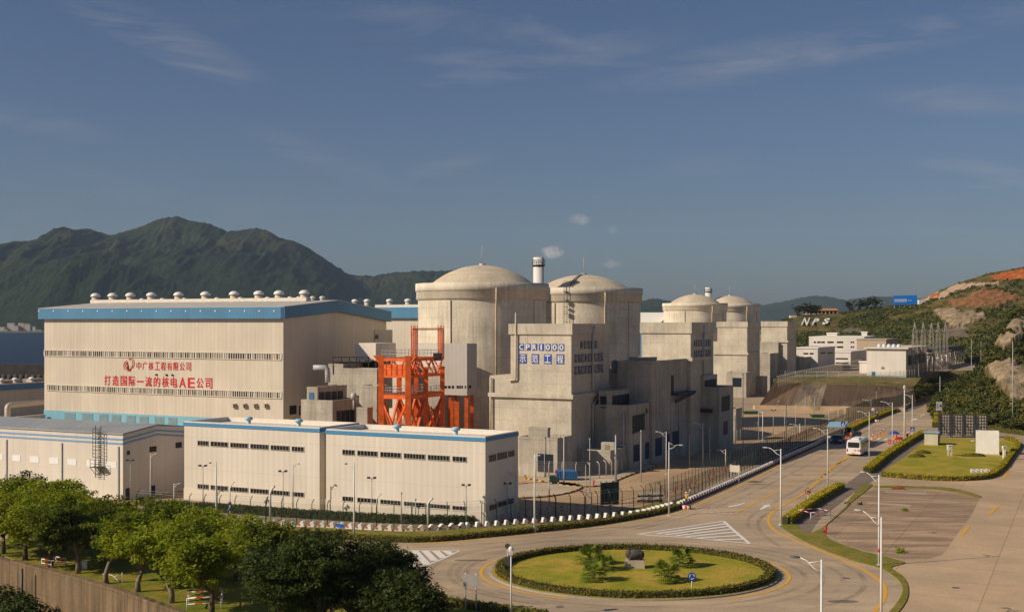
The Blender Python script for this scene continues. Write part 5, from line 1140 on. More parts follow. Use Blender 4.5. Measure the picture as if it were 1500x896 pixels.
make_tree(P(251, 883), 7.5, 4.0, 'light green tree with a slanting trunk and a white tag near the picnic frame', LEAF_LIGHT, 17, TG, 210, lean=(-1.0, .3), bark=PALE_BARK)
make_tree(P(310, 899), 7.2, 3.9, 'yellow green tree standing right beside the red and white frame', LEAF_LIGHT, 18, TG, 230)
for i, (x, y, h, r, lab, mt) in enumerate(((20, 790, 7.6, 3.8, 'dark tree behind the light trees, at the far end of the row', LEAF_DARK), (128, 803, 6.9, 4.0, 'mid green tree of the rear row in front of the warehouse ladder', LEAF_MID), (190, 812, 6.4, 3.9, 'mid green tree of the rear row in front of the warehouse doors', LEAF_MID),
        (235, 826, 6.8, 3.8, 'olive green tree of the rear row behind the leaning tree', LEAF_MID), (290, 838, 6.6, 3.8, 'light tree of the rear row behind the picnic frame', LEAF_LIGHT), (345, 850, 6.6, 4.0, 'light tree of the rear row left of the dark trees', LEAF_LIGHT), (395, 862, 6.4, 3.6, 'mid green tree of the rear row just behind the dark trees', LEAF_MID), (60, 796, 8.0, 4.2, 'light green tree of the rear row behind the tallest tree', LEAF_LIGHT), (95, 806, 7.6, 4.0, 'light green tree of the rear row beside the mid green one', LEAF_LIGHT), (160, 822, 6.8, 3.6, 'light green tree of the rear row behind the thin crowned tree', LEAF_LIGHT), (262, 848, 6.4, 3.4, 'mid green tree of the rear row behind the slanting trunk', LEAF_MID), (-20, 800, 8.2, 4.4, 'light green tree cut by the picture edge in the rear row', LEAF_LIGHT))):
    make_tree(P(x, y), h, r, lab, mt, 30+i, 'rear row of trees beside the ring road', 190, 50)
DG = 'dense dark trees beside the roundabout road'
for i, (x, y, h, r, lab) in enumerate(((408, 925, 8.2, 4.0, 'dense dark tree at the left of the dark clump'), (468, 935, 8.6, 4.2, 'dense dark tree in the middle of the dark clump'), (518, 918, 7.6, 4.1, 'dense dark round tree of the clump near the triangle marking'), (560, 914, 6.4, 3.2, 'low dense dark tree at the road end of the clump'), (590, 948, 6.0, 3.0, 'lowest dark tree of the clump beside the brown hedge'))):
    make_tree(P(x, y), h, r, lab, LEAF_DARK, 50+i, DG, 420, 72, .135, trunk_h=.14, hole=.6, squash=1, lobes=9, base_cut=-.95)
for i, (x, Y, z, r, lab) in enumerate(((8, 121, -4.5, 3.6, 'dark bush at the foot of the retaining wall, cut by the picture edge'), (34, 118, -5, 3.4, 'dark leafy bush at the foot of the retaining wall'))):
    c = at(x, Y, -5); g = np.random.default_rng(70+i); n = 2600; d = g.normal(size=(n, 3)); d /= np.linalg.norm(d, axis=1, keepdims=True); d[:, 2] = np.abs(d[:, 2]); pp_ = d*g.uniform(.55, 1, n)[:, None]*np.array([r, r*.8, r*1.25])
    o = bpy.data.objects.new('bush', quads_mesh('bush', leaf_quads(pp_, d+g.normal(size=d.shape)*.5, .24, g, .5), LEAF_DARK)); COL.objects.link(o); o.location = c; tag(o, lab, 'bush')
# shrubs at the foot of the hillside
SV = []
for i in range(4):
    g = np.random.default_rng(90+i); C = np.array([(g.uniform(-1, 1), g.uniform(-1, 1), g.uniform(.25, .9)) for _ in range(16)]); Q = clump_quads(C, g.uniform(.3, .55, 16), 90, .22, g); SV.append(quads_mesh('shrub', Q, (LEAF_SCRUB, LEAF_OLIVE, LEAF_SCRUB, LEAF_SCRUB)[i]))
spots = [(1386, 617, 2.6), (1397, 620, 2.8), (1408, 622, 2.7), (1420, 624, 2.8), (1432, 626, 2.9), (1444, 627, 2.9), (1456, 628, 2.8), (1468, 629, 2.6), (1480, 630, 2.5), (1492, 631, 2.5), (1504, 632, 2.6), (1391, 608, 2.4), (1404, 609, 2.6), (1417, 611, 2.8), (1429, 613, 2.6), (1441, 614, 2.8), (1453, 616, 2.5), (1466, 617, 2.6), (1398, 598, 2.3), (1411, 599, 2.5), (1424, 600, 2.6), (1437, 602, 2.6), (1450, 603, 2.4), (1384, 606, 2.0), (1380, 598, 1.6)]
def hz(px, Y):
    """height of the hillside under a photo column at a depth"""
    lo, hi = 0.0, 1.0
    for _ in range(24):
        m_ = (lo+hi)/2
        if prof_n(px, m_)[1] < Y: lo = m_
        else: hi = m_
    py, Y2 = prof_n(px, lo); return max(0, zat(py, Y2)) if Y >= prof_n(px, 0)[1] else 0
for i, (x, y, s) in enumerate(spots):
    Yq = P(x, y).y+rng.uniform(0, 3)+(0 if y > 615 else 4); o = bpy.data.objects.new('shrub', SV[i % 4]); COL.objects.link(o); o.location = at(x, Yq, hz(x, Yq)-.2); o.rotation_euler = (0, 0, rng.uniform(0, 6)); o.scale = (s, s, s*rng.uniform(.8, 1.1))
    tag(o, 'dark shrub in the thick belt at the foot of the rocky slope', 'shrub', 'shrubs at the foot of the rocky slope')
for i, (x, y, z, s) in enumerate([(1452, 545, 0, 2), (1463, 520, 0, 1.9), (1472, 500, 0, 2.1), (1486, 478, 0, 2.2), (1496, 460, 0, 2.2), (1490, 520, 0, 1.8), (1476, 530, 0, 1.9), (1456, 566, 0, 1.9), (1444, 575, 0, 1.8)]):
    best = min(range(0, len(NV)), key=lambda q: abs(NP[q][0]-x)+abs(NP[q][1]-y)*1.0); v_ = NV[best]; o = bpy.data.objects.new('shrub', SV[(i+1) % 4]); COL.objects.link(o); o.location = (v_[0], v_[1], v_[2]-.3); o.scale = (s, s, s); tag(o, 'green shrub growing on the upper rocky slope', 'shrub', 'shrubs on the upper rocky slope')
for i in range(16):
    k, f_ = i % 8/7, (.25, .7)[i//8]; b0_ = at(1344, 384, 0).lerp(at(1392, 440, 0), k); t0_ = at(1340, 394, 5).lerp(at(1380, 458, TZ), k); q = b0_.lerp(t0_, f_); s_ = rng.uniform(1.5, 2.4)
    o = bpy.data.objects.new('shrub', SV[i % 4]); COL.objects.link(o); o.location = (q.x+rng.uniform(-1, 1), q.y+rng.uniform(-1, 1), q.z-.3); o.scale = (s_, s_, s_*.8); o.rotation_euler = (0, 0, rng.uniform(0, 6)); tag(o, 'low shrub on the bank between the climbing road and the switchyard', 'shrub', 'shrubs on the bank by the climbing road')
# trees on the skyline by the orange pavilion
def sm_tree(loc, h, r, label, seed, mat=LEAF_DARK, group=None): return make_tree(loc, h, r, label, mat, seed, group, 60, 30, h*.045, trunk_h=.1, hole=.6, base_cut=-.95)
for i, (x, dz, h) in enumerate(((1168, 0, 11), (1178, 0, 12), (1188, 0, 9), (1196, 0, 10), (1245, 0, 9), (1258, 0, 10), (1270, 0, 10), (1283, 0, 12))):
    py = crest_at(cr_b, x); Yq = 960; sm_tree(at(x, Yq, zat(py+2, Yq)), h, h*.5, 'dark tree on the crest beside the orange roofed pavilion' if x < 1230 else 'dark tree on the crest right of the grassy slope', 110+i, LEAF_DARK, 'trees along the crest')
# ------------------------------------------------------------------ hedges
def hedge(name, path, w, h, mat, label, leaf=.12, dens=42, seed=1, z0=0.0):
    path = [Vector((p[0], p[1], z0)) for p in path]; g = np.random.default_rng(seed); core = MB(); P_, Nn = [], []; nr = []
    for i in range(len(path)):
        d = (path[min(i+1, len(path)-1)]-path[max(i-1, 0)]).normalized(); nr.append(Vector((-d.y, d.x, 0)))
    for i in range(len(path)-1):
        a, b_ = path[i], path[i+1]; na, nb = nr[i]*w*.42, nr[i+1]*w*.42; hh = Vector((0, 0, h*.9)); core.hexa([a-na, b_-nb, b_+nb, a+na], [v+hh for v in (a-na, b_-nb, b_+nb, a+na)])
        n = int((b_-a).length*dens*(w+2*h))+1; t_ = g.uniform(0, 1, n); k = g.uniform(0, w+2*h, n)
        for tt, kk in zip(t_, k):
            c = a.lerp(b_, tt); nn = nr[i].lerp(nr[i+1], tt)
            bz = h*(1+.10*mnoise.noise((c.x*.8, c.y*.8, seed)))
            if kk < h: P_.append(c+nn*w*.5+Vector((0, 0, kk))); Nn.append(nn)
            elif kk < h+w: P_.append(c+nn*(kk-h-w/2)+Vector((0, 0, bz))); Nn.append(Vector((0, 0, 1)))
            else: P_.append(c-nn*w*.5+Vector((0, 0, kk-h-w))); Nn.append(-nn)
    Q = np.array([tuple(p) for p in P_]); Nn = np.array([tuple(p) for p in Nn]); Q = Q+g.normal(size=Q.shape)*.05; Nn = Nn+g.normal(size=Nn.shape)*.55
    off = Q.mean(0); off[2] = z0; th = thing(name, Vector(off), label, 'hedge')
    o = bpy.data.objects.new('leaves', quads_mesh('leaves', leaf_quads(Q-off, Nn, leaf, g, .6), mat)); COL.objects.link(o); o.parent = th
    core.build('core', plain('hedge_core', (.055, .055, .016), .95), th); return th
hedge('hedge', [Vector((RC.x+(RX-.75)*math.sin(2*math.pi*i/72), RC.y-(RY-.75)*math.cos(2*math.pi*i/72), 0)) for i in range(73)] , .85, .52, HEDGE_G, 'clipped ring hedge round the roundabout lawn', seed=1, z0=.14)
hedge('hedge', ppath([(-60, 769), (200, 774), (460, 786.5), (600, 793.5), (700, 787), (780, 779)], 4), 1.0, .6, HEDGE_G, 'low clipped hedge along the ring road, left of the lamp post', seed=2)
hedge('hedge', ppath([(786, 778), (850, 771.5), (900, 764), (960, 753), (994, 744)], 4), 1.1, .62, HEDGE_G, 'low clipped hedge on the road bend up to the traffic figure', seed=3)
hedge('hedge', ppath([(215, 745), (300, 748), (470, 759.5), (600, 766), (695, 767)], 5), 1.4, 1.0, HEDGE_D, 'tall dark hedge inside the fence below the pale blocks', seed=4)
hedge('hedge', ppath([(1152, 768), (1172, 752), (1203, 731), (1232, 715)], 4), 1.25, .95, HEDGE_Y, 'golden hedge behind the round speed limit sign', leaf=.11, seed=5)
hedge('hedge', ppath([(1270, 693), (1300, 669), (1330, 649.5), (1354, 636)], 4), 1.3, 1.0, HEDGE_Y, 'long golden hedge between the road and the path', leaf=.12, seed=6)
hedge('hedge', ppath([(1292, 697.5), (1345, 702), (1400, 704), (1445, 700.5), (1465, 689), (1478, 672), (1491, 655), (1486, 648), (1474, 643)], 5), .9, .75, HEDGE_Y, 'golden hedge bordering the lawn with the white hut', leaf=.12, seed=7)
hedge('hedge', ppath([(1242, 632.5), (1258, 624), (1280, 614), (1300, 606), (1316, 601)], 4), 1.5, 1.0, HEDGE_Y, 'golden hedge strip behind the checkpoint on the far roadside', leaf=.14, dens=26, seed=8)
hedge('hedge', ppath([(645, 884), (690, 890), (760, 900), (800, 905)], 4), 1.3, .6, HEDGE_G, 'brownish clipped hedge below the blank road sign', seed=9)
hedge('hedge', ppath([(1370, 626), (1374, 618), (1372, 610)], 3), 1.5, 1.3, HEDGE_Y, 'small golden bush row behind the lattice billboard', leaf=.14, dens=26, seed=10)
hedge('hedge', ppath([(1447, 629), (1470, 633), (1500, 637), (1530, 640)], 3), 1.6, .9, HEDGE_G, 'green hedge behind the white hut at the right edge', leaf=.14, dens=26, seed=11)
for i, (x, y, w) in enumerate(((1352, 664.5, 2.5), (1343, 669.5, 2.5), (1425.5, 668.5, 3.8))):
    c = P(x, y); g = np.random.default_rng(130+i); n = 900; d = g.normal(size=(n, 3)); d /= np.linalg.norm(d, axis=1, keepdims=True); d[:, 2] = np.abs(d[:, 2]); o = bpy.data.objects.new('shrub', quads_mesh('shrub', leaf_quads(d*np.array([w*.6, .9, .55]), d+g.normal(size=d.shape)*.5, .12, g, .6), HEDGE_G)); COL.objects.link(o); o.location = (c.x, c.y, .1)
    tag(o, ('low clipped shrub mound on the lawn, rear one of two near the shed', 'low clipped shrub mound on the lawn, front one of two near the shed', 'wide low shrub mound in front of the white hut')[i], 'shrub')
# palms on the roundabout
def make_palm(loc, s, label, seed):
    th = thing('palm', loc, label, 'palm', 'young palms on the roundabout lawn'); rr = random.Random(seed); mb = MB(); Qs = []; L0 = Vector(loc)
    mb.tube([L0-Vector((0, 0, .1)), L0+Vector((0, 0, .55*s))], [.22*s, .17*s], 8); mb.build('trunk', BARK, th); mb = MB()
    for k in range(30):
        az = rr.uniform(0, 6.28); el = rr.uniform(-.25, 1.25); ln = rr.uniform(.9, 1.4)*s; d = Vector((math.cos(az)*math.cos(el), math.sin(az)*math.cos(el), math.sin(el))); b0 = L0+Vector((0, 0, .5*s)); p = [b0, b0+d*ln*.55, b0+d*ln*.9-Vector((0, 0, .06*s))]
        mb.tube(p, [.03*s, .022*s, .012*s], 4, cap=False); side = d.cross(Vector((0, 0, 1))); side = side.normalized() if side.length > .1 else Vector((1, 0, 0)); upv = side.cross(d).normalized()
        for q in range(11):                                     # the fan of narrow fingers at the end of each stalk
            a = R_(-75+15*q); f = d*math.cos(a)+side*math.sin(a); tip = p[1]+f*ln*.62-Vector((0, 0, .16*s*(1+abs(math.sin(a))))) ; m_ = p[1]+f*ln*.36; wv = (f.cross(upv)).normalized()*.055*s
            mb.face([p[1], m_-wv, tip, m_+wv])
    mb.build('frond', PALM_L, th)
for i, (x, y, s, lab) in enumerate(((863, 826, 1.25, 'fan palm farthest left in the group of three on the roundabout'), (886, 834, 1.05, 'small fan palm on the right of the group of three'), (870, 850, 1.15, 'fan palm in front in the group of three on the roundabout'), (998, 829, 1.2, 'fan palm on the roundabout behind the blue arrow sign'), (976, 851, 1.2, 'fan palm on the roundabout between the stone and the blue arrow sign'))): make_palm(P(x, y, .15), s, lab, 200+i)
# the stone ox-like boulder on its plinth
ps = thing('statue', P(930, 830.5, .15), 'dark rounded stone sculpture on a pale plinth on the roundabout lawn', 'statue'); c = P(930, 830.5, .15)
mb = MB(); mb.cbox(c, 2.0, 1.0, .78, R_(-8)); mb.build('plinth', plain('plinth_stone', (.46, .38, .28), .9, .15), ps)
mb = MB(); q = c+Vector((0, 0, .78)); mb.ball(q+Vector((.05, 0, .55)), .85, .5, .52, 16, 10, jit=.07); mb.ball(q+Vector((-.62, -.05, .62)), .36, .34, .42, 12, 8, jit=.1); mb.ball(q+Vector((.6, 0, .5)), .38, .42, .46, 12, 8, jit=.1)
for dx in (-.5, .45):
    for dy in (-.2, .2): mb.ball(q+Vector((dx, dy, .16)), .2, .17, .26, 8, 6, jit=.08)
mb.build('sculpture', ROCK, ps)
# ------------------------------------------------------------------ lamps, masts, signs
LAMP_HEAD = plain('lamp_grey', (.50, .49, .46), .4, .05); HEAD_D = plain('lamp_blue_grey', (.08, .11, .16), .35, .1); POLE_W = plain('pole_white', (.72, .70, .66), .45, .05); POLE_G = plain('pole_grey', (.42, .41, .39), .5, .08)
def lamp(px, py, yt, hx=None, hy=None, label='', kind='S', mat=None, head=None, z0=0.0, r=.085, band=False, group=None, name='street_lamp'):
    b0 = P(px, py, z0); sc = b0.y/F; ht = (py-yt)*sc; th = thing(name, b0, label, 'street lamp' if name == 'street_lamp' else name.replace('_', ' '), group); mat = mat or POLE_W
    mb = MB(); mb.tube([b0, b0+Vector((0, 0, ht*.5)), b0+Vector((0, 0, ht))], [r*1.25, r, r*.7], 8); mb.cbox(b0, .42, .42, .12); mb.build('pole', mat, th); t_ = b0+Vector((0, 0, ht))
    if band: mb = MB(); mb.tube([b0+Vector((0, 0, 1.4)), b0+Vector((0, 0, 1.75))], r*1.32, 8); mb.build('band', RED, th)
    if kind == 'S':
        sx = (hx-px)*sc; dz = (yt-hy)*sc; dv = Vector((sx, -.42*sx, 0)); e = t_+dv*.72+Vector((0, 0, dz*.95)); a0 = t_+Vector((0, 0, -min(.9, abs(sx)*.55)))
        mb = MB(); mb.tube([a0, a0.lerp(e, .35)+Vector((0, 0, -.05+dz*.1)), a0.lerp(e, .7)+Vector((0, 0, .12)), e], [r*.6, r*.5, r*.45, r*.4], 6); mb.tube([t_-Vector((0, 0, .1)), t_+dv*.45+Vector((0, 0, (a0.lerp(e, .62).z-t_.z)*.9))], r*.3, 5); mb.build('arm', mat, th)
        hd = MB(); u = dv.normalized(); up_ = Vector((0, 0, 1)); f = t_+dv+Vector((0, 0, dz)); L_ = max(.5, abs(sx)*.33); w = u.cross(up_)
        n_ = 10; rings = []
        for i in range(6):
            k = i/5; rad = .17*math.sin(math.pi*(.14+.78*k))**.7; cc = e.lerp(f+u*.1, k); rings.append([cc+w*rad*math.cos(2*math.pi*j/n_)+up_*rad*.5*math.sin(2*math.pi*j/n_) for j in range(n_)])
        for i in range(5):
            for j in range(n_): hd.face([rings[i][j], rings[i][(j+1) % n_], rings[i+1][(j+1) % n_], rings[i+1][j]], None, True)
        hd.face(rings[0][::-1]); hd.face(rings[-1]); hd.build('lamp_head', head or LAMP_HEAD, th)
    elif kind == 'T':
        mb = MB(); mb.bar(t_+Vector((-.45, .1, 0)), t_+Vector((.45, -.1, 0)), .06); mb.build('crossbar', mat, th)
        for s in (-1, 1): hd = MB(); hd.box(t_+Vector((s*.38-.2, -.28, .02)), Vector((.4, 0, 0)), Vector((0, .3, .08)), Vector((0, 0, .14))); hd.build('floodlight', head or DARK, th)
    elif kind == 'P':
        hd = MB(); hd.ball(t_, .13, .13, .16, 8, 6); hd.build('cap', head or POLE_G, th)
    elif kind == 'C':
        hd = MB(); hd.box(t_+Vector((-.2, -.3, -.15)), Vector((.35, 0, 0)), Vector((0, .55, 0)), Vector((0, 0, .3))); hd.ball(t_+Vector((0, 0, .3)), .24, .24, .26, 10, 6); hd.build('camera_housing', plain('housing_white', (.7, .69, .66), .4), th)
    return th
LMP = [ # px, base, top, head x, head y, label, kind
 (518.6, 789, 678, 505, 679.5, 'white street lamp on the hedge in front of the right pale block', 'S'), (316.5, 774, 676.5, 306, 678, 'white street lamp before the left pale block, dark head', 'S'),
 (783, 779.5, 664.5, 791, 666.5, 'white street lamp at the hedge gap, head turned to the road', 'S'), (980, 755, 647, 999, 651, 'white street lamp beside the traffic figure', 'S'),
 (1143.8, 769, 657, 1120.5, 656, 'white street lamp at the near end of the first golden hedge', 'S'), (1212.4, 718.5, 628, 1193.5, 627.5, 'white street lamp at the far end of the first golden hedge', 'S'),
 (1273.4, 680, 603, 1258, 602.7, 'white street lamp beside the bus', 'S'), (1307.3, 658, 589, 1292, 588.4, 'white street lamp beside the blue umbrella', 'S'), (1336.4, 640, 578, 1327, 578.5, 'white street lamp above the blue crossing sign on the right kerb', 'S'),
 (1287.6, 828, 695, 1264, 692, 'white street lamp on the grass verge with a red band', 'S'), (1291, 914, 757, 1256.5, 748.5, 'near white street lamp rising from below the picture edge, red verge side', 'S'),
 (1203.5, 1010, 819, 1163, 818, 'nearest white street lamp by the roundabout exit, dark blue head', 'S'),
 (755, 759.6, 690, 737.8, 691, 'street lamp against the shaded side of the right pale block', 'S'), (826, 709, 639, 820, 638.5, 'slim lamp in front of the navy roller door', 'S'), (866.6, 752, 720.7, 850, 720, 'short street lamp inside the fence before the gravel island', 'S'),
 (976, 694, 632, 961.5, 632.5, 'grey street lamp in the yard behind the traffic figure', 'S'), (1029.5, 683, 619, 1016, 619.5, 'white street lamp in the yard before the second tower', 'S'), (1063, 683.5, 657.8, 1051, 659, 'short street lamp by the fence in front of the louvred block', 'S'),
 (1077, 665, 608, 1064.5, 608, 'grey street lamp in the shade of the louvred block', 'S'), (1123.3, 658, 636.5, 1108.3, 638, 'short street lamp by the fence midway along the road', 'S'), (1117.3, 645, 602.5, 1110, 601, 'street lamp in front of the embankment, beside the green skip', 'S'),
 (1171.6, 640, 620.5, 1158, 621.3, 'short street lamp by the fence behind the car', 'S'), (1151.9, 647, 588, 1141, 587.6, 'tall street lamp in front of the dark embankment panel', 'S'), (1246.5, 609, 594.5, 1235, 595, 'small street lamp at the foot of the embankment', 'S'),
 (1276, 600, 585, 1264.6, 585.5, 'small street lamp before the long embankment panel', 'S'), (1298, 590, 576.3, 1288, 577, 'farthest small street lamp before the embankment', 'S'),
 (25.3, 706, 655, 36, 650.5, 'pale lamp against the warehouse near its left windows', 'S'), (97, 711, 675.5, 86.5, 676.5, 'dark headed lamp against the warehouse beside the tall mast', 'S'), (54, 716, 693, 64, 691, 'low lamp rising from the tree tops at the warehouse', 'S'),
 (220.5, 740, 664, 231, 664, 'white lamp before the shaded warehouse gable', 'S'), (255, 745, 707.5, 265, 707.5, 'short lamp in the gap between warehouse and pale block', 'S'), (429, 752, 679.7, 439, 678.5, 'slim lamp against the left pale block, head to the right', 'S')]
for (px, py, yt, hx, hy, lab, k) in LMP:
    near = py > 760; lamp(px, py, yt, hx, hy, lab, k, mat=POLE_W if near or py < 665 else plain('pole_pale', (.62, .59, .54), .5), head=HEAD_D if px in (1203.5, 316.5, 97, 518.6) else None, r=.095 if near else .085, band=(px in (1287.6,)))
for (px, py, yt, lab) in ((90, 712, 666, 'tall dark mast with twin floodlights against the warehouse'), (191, 734, 674.7, 'twin floodlight mast at the warehouse corner'), (297.4, 746, 682.7, 'twin floodlight mast at the left end of the left pale block'), (414.6, 756, 690.8, 'twin floodlight mast near the right end of the left pale block'), (544.6, 764, 700.5, 'twin floodlight mast before the right pale block, left one'), (683, 770, 711, 'twin floodlight mast before the right pale block, corner one'), (743, 760, 708.7, 'twin floodlight mast at the shaded end of the right pale block'), (858, 740, 676.5, 'twin floodlight mast inside the yard by the fence gate'), (1132.8, 638, 601, 'twin floodlight mast in the yard before the embankment')):
    lamp(px, py, yt, label=lab, kind='T', mat=POLE_G, r=.06, name='floodlight_mast')
for (px, py, yt, lab) in ((804.5, 738, 702, 'short grey post on the gravel island'), (797.8, 699, 640, 'thin grey mast beside the roller door'), (864, 722, 643, 'pale mast in front of the lit low block'), (902, 720, 638, 'thick grey mast before the low lit block'), (939, 707, 631, 'grey mast in front of the louvred service block'), (1010, 685, 637, 'grey mast in the yard shade'), (1039.7, 681, 629, 'grey mast beyond the yard lamp'), (1064.4, 659, 621.6, 'grey mast beside the tall louvres'), (1088.5, 655, 548, 'very tall mast beside the dark end block'), (1111.3, 646, 600, 'mast beside the green skip'), (1149.5, 643, 600, 'mast before the pale embankment panel'), (1165.5, 633, 593, 'mast in front of the embankment joint'), (1179.6, 637, 581, 'tall mast in front of the pale embankment panel'), (1213.8, 622.5, 596, 'white mast behind the blue canopy'), (1227.8, 620.5, 596, 'white mast right of the blue canopy'), (1283.7, 594, 574, 'mast on the long embankment panel'), (1193, 611, 582, 'thin mast at the foot of the embankment'), (588, 770, 722, 'thin post in front of the right pale block'), (608.7, 762, 731, 'small camera post before the right pale block')):
    lamp(px, py, yt, label=lab, kind='P', mat=POLE_G, r=.07 if px != 902 else .16, name='mast')
lamp(1324.9, 648.5, 568, label='thick white camera mast on the right kerb by the checkpoint', kind='C', r=.14, name='camera_mast')
for (px, Y_, yt, z0, lab) in ((1483.5, 300, 500, 0, 'tall grey mast at the right edge before the rocky slope'), (1437, 520, 500, 0, 'thin pole on the valley road, left one'), (1423, 480, 497, 0, 'white pole standing behind the switchyard'), (1377, 385, 552, 0, 'pole beside the hoarding at the bend')):
    py = HY+F*H/Y_; lamp(px, py, yt, label=lab, kind='P', mat=POLE_G, r=.12, name='mast')
lw = lamp(179, 930, 838, 147, 843, 'white street lamp standing below the retaining wall', 'S', z0=-5.0)
# bent vent pipes before the pale blocks
for (px, y1, y2, lab) in ((396, 763, 711, 'bent white vent pipe before the left pale block'), (627, 772, 729, 'bent white vent pipe before the right pale block'), (337, 755, 705, 'thin bent pipe at the left pale block'), (552, 765, 722, 'thin bent pipe at the right pale block')):
    b0 = P(px, y1); sc = b0.y/F; h_ = (y1-y2)*sc; mb = MB(); r = .13 if 'vent' in lab else .06; mb.tube([b0, b0+Vector((0, 0, h_*.8)), b0+Vector((.25, -.1, h_*.92)), b0+Vector((.6, -.25, h_))], r, 8); tag(mb.build('vent_pipe', POLE_W, None), lab, 'vent pipe')
# signs
def post(mb, p, h, r=.045): mb.tube([p, p+Vector((0, 0, h))], r, 6)
def board_sign(px0, px1, py, y0, y1, label, face=GREY_P, name='road_sign'):
    a, b_ = P(px0, py), P(px1, py+1); sc = a.y/F; th = thing(name, (a+b_)/2, label, 'sign')
    for p in (a, b_): mb = MB(); post(mb, p, (py-y0)*sc+.1, .06); mb.build('post', POLE_W, th)
    d = (b_-a).normalized(); n = Vector((d.y, -d.x, 0)); mb = MB(); z0, z1 = (py-y1)*sc, (py-y0)*sc
    mb.box(a-d*.18+n*.08+Vector((0, 0, z0)), d*((b_-a).length+.36), n*.05, Vector((0, 0, z1-z0))); bd = mb.build('board', face, th); return th, bd
_, bd = board_sign(682, 697.5, 893, 840, 857, 'back of a grey road sign on two white posts by the brown hedge', plain('sign_back', (.40, .38, .35), .5, .08))
board_sign(1071, 1082.5, 706, 680.5, 690.5, 'blank beige board on two posts beside the road fence', plain('sign_beige', (.58, .52, .42), .5, .05))
th, bd = board_sign(495, 503, 778, 766, 771, 'small blue and white notice board on the grass verge', BLUE_P, 'notice_board'); a = P(495, 778); mb = MB(); mb.box(a+Vector((-.15, -.15, .42)), Vector((.95, 0, 0)), Vector((0, .02, 0)), Vector((0, 0, .12))); mb.build('text_band', WHITE, bd)
def disc_sign(px, py, ydisc, rpx, face, label, name='round_sign', post_r=.045):
    b0 = P(px, py); sc = b0.y/F; th = thing(name, b0, label, 'sign'); h = (py-ydisc)*sc; mb = MB(); post(mb, b0, h-.1, post_r); mb.build('post', plain('post_cream', (.62, .58, .45), .5), th)
    def disc(r, y, mat, nm, par):
        m_ = MB(); c = b0+Vector((0, -post_r-.02-y, h)); n_ = 28
        f1 = [c+Vector((r*math.cos(2*math.pi*i/n_), 0, r*math.sin(2*math.pi*i/n_))) for i in range(n_)]; bk = [v+Vector((0, .02, 0)) for v in f1]
        m_.face(f1[::1]); m_.face(bk[::-1]); [m_.face([f1[i], bk[i], bk[(i+1) % n_], f1[(i+1) % n_]]) for i in range(n_)]; return m_.build(nm, mat, par)
    return th, b0, h, sc, disc, rpx*sc
th, b0, h, sc, disc, r = disc_sign(1013.5, 868, 843.5, 6.0, None, 'blue round roundabout sign with white arrows on a cream post', post_r=.06); dk = disc(r, 0, BLUE_P, 'disc', th); mb = MB()
for k in range(3):
    a0 = 90+120*k; arc = [R_(a0-a) for a in np.linspace(8, 70, 8)]; c = b0+Vector((0, -.1, h)); i0, o0 = r*.50, r*.68
    for q in range(7):
        p = [c+Vector((rad*math.cos(an), 0, rad*math.sin(an))) for rad, an in ((i0, arc[q]), (o0, arc[q]), (o0, arc[q+1]), (i0, arc[q+1]))]; mb.face(p)
    e = R_(a0-70); e2 = R_(a0-98); mb.face([c+Vector((rad*math.cos(an), 0, rad*math.sin(an))) for rad, an in ((r*.40, e), (r*.80, e), (r*.59, e2))])
mb.build('arrow', WHITE, dk)
th, b0, h, sc, disc, r = disc_sign(1183.5, 741, 719, 4.6, None, 'round speed limit sign reading 15 behind the golden hedge'); dk = disc(r, 0, RED, 'disc', th); d2 = disc(r*.74, .012, plain('sign_yellow', (.75, .62, .36), .5, .03), 'disc_face', th); text_mesh('15', 1, BLACK, 'lettering', d2, b0+Vector((-r*.42, -.10, h-r*.36)), (1, 0, 0), (0, 0, 1), width=r*.84, height=r*.72, bold=.02)
th, b0, h, sc, disc, r = disc_sign(743.5, 834, 799, 4.0, None, 'back of a round sign on a thin post at the roundabout hedge'); disc(r, 0, plain('disc_back', (.10, .095, .09), .6), 'disc', th); mb = MB(); mb.box(b0+Vector((-.25, -.08, h-2.0)), Vector((.5, 0, 0)), Vector((0, .03, 0)), Vector((0, 0, .9))); mb.build('plate', plain('disc_back', (.10, .095, .09), .6), th)
lamp(748.6, 905, 809, label='slim white camera pole in front of the roundabout', kind='C', r=.07, name='camera_mast')
th = thing('traffic_signal', P(336.8, 768), 'three dark round signal discs stacked on one post by the fence', 'signal'); b0 = P(336.8, 768); sc = b0.y/F; mb = MB(); post(mb, b0, 34*sc, .05); mb.build('post', POLE_W, th)
for y in (736.5, 745, 753.8): mb = MB(); mb.lathe(Vector((0, 0, 0)), [(0, 0), (2.6*sc, 0), (2.6*sc, .1), (0, .1)], 16); mb.v = [tuple(b0+Vector((v[0], -.1-v[2], (768-y)*sc+v[1]))) for v in mb.v]; mb.build('disc', HEAD_D, th)
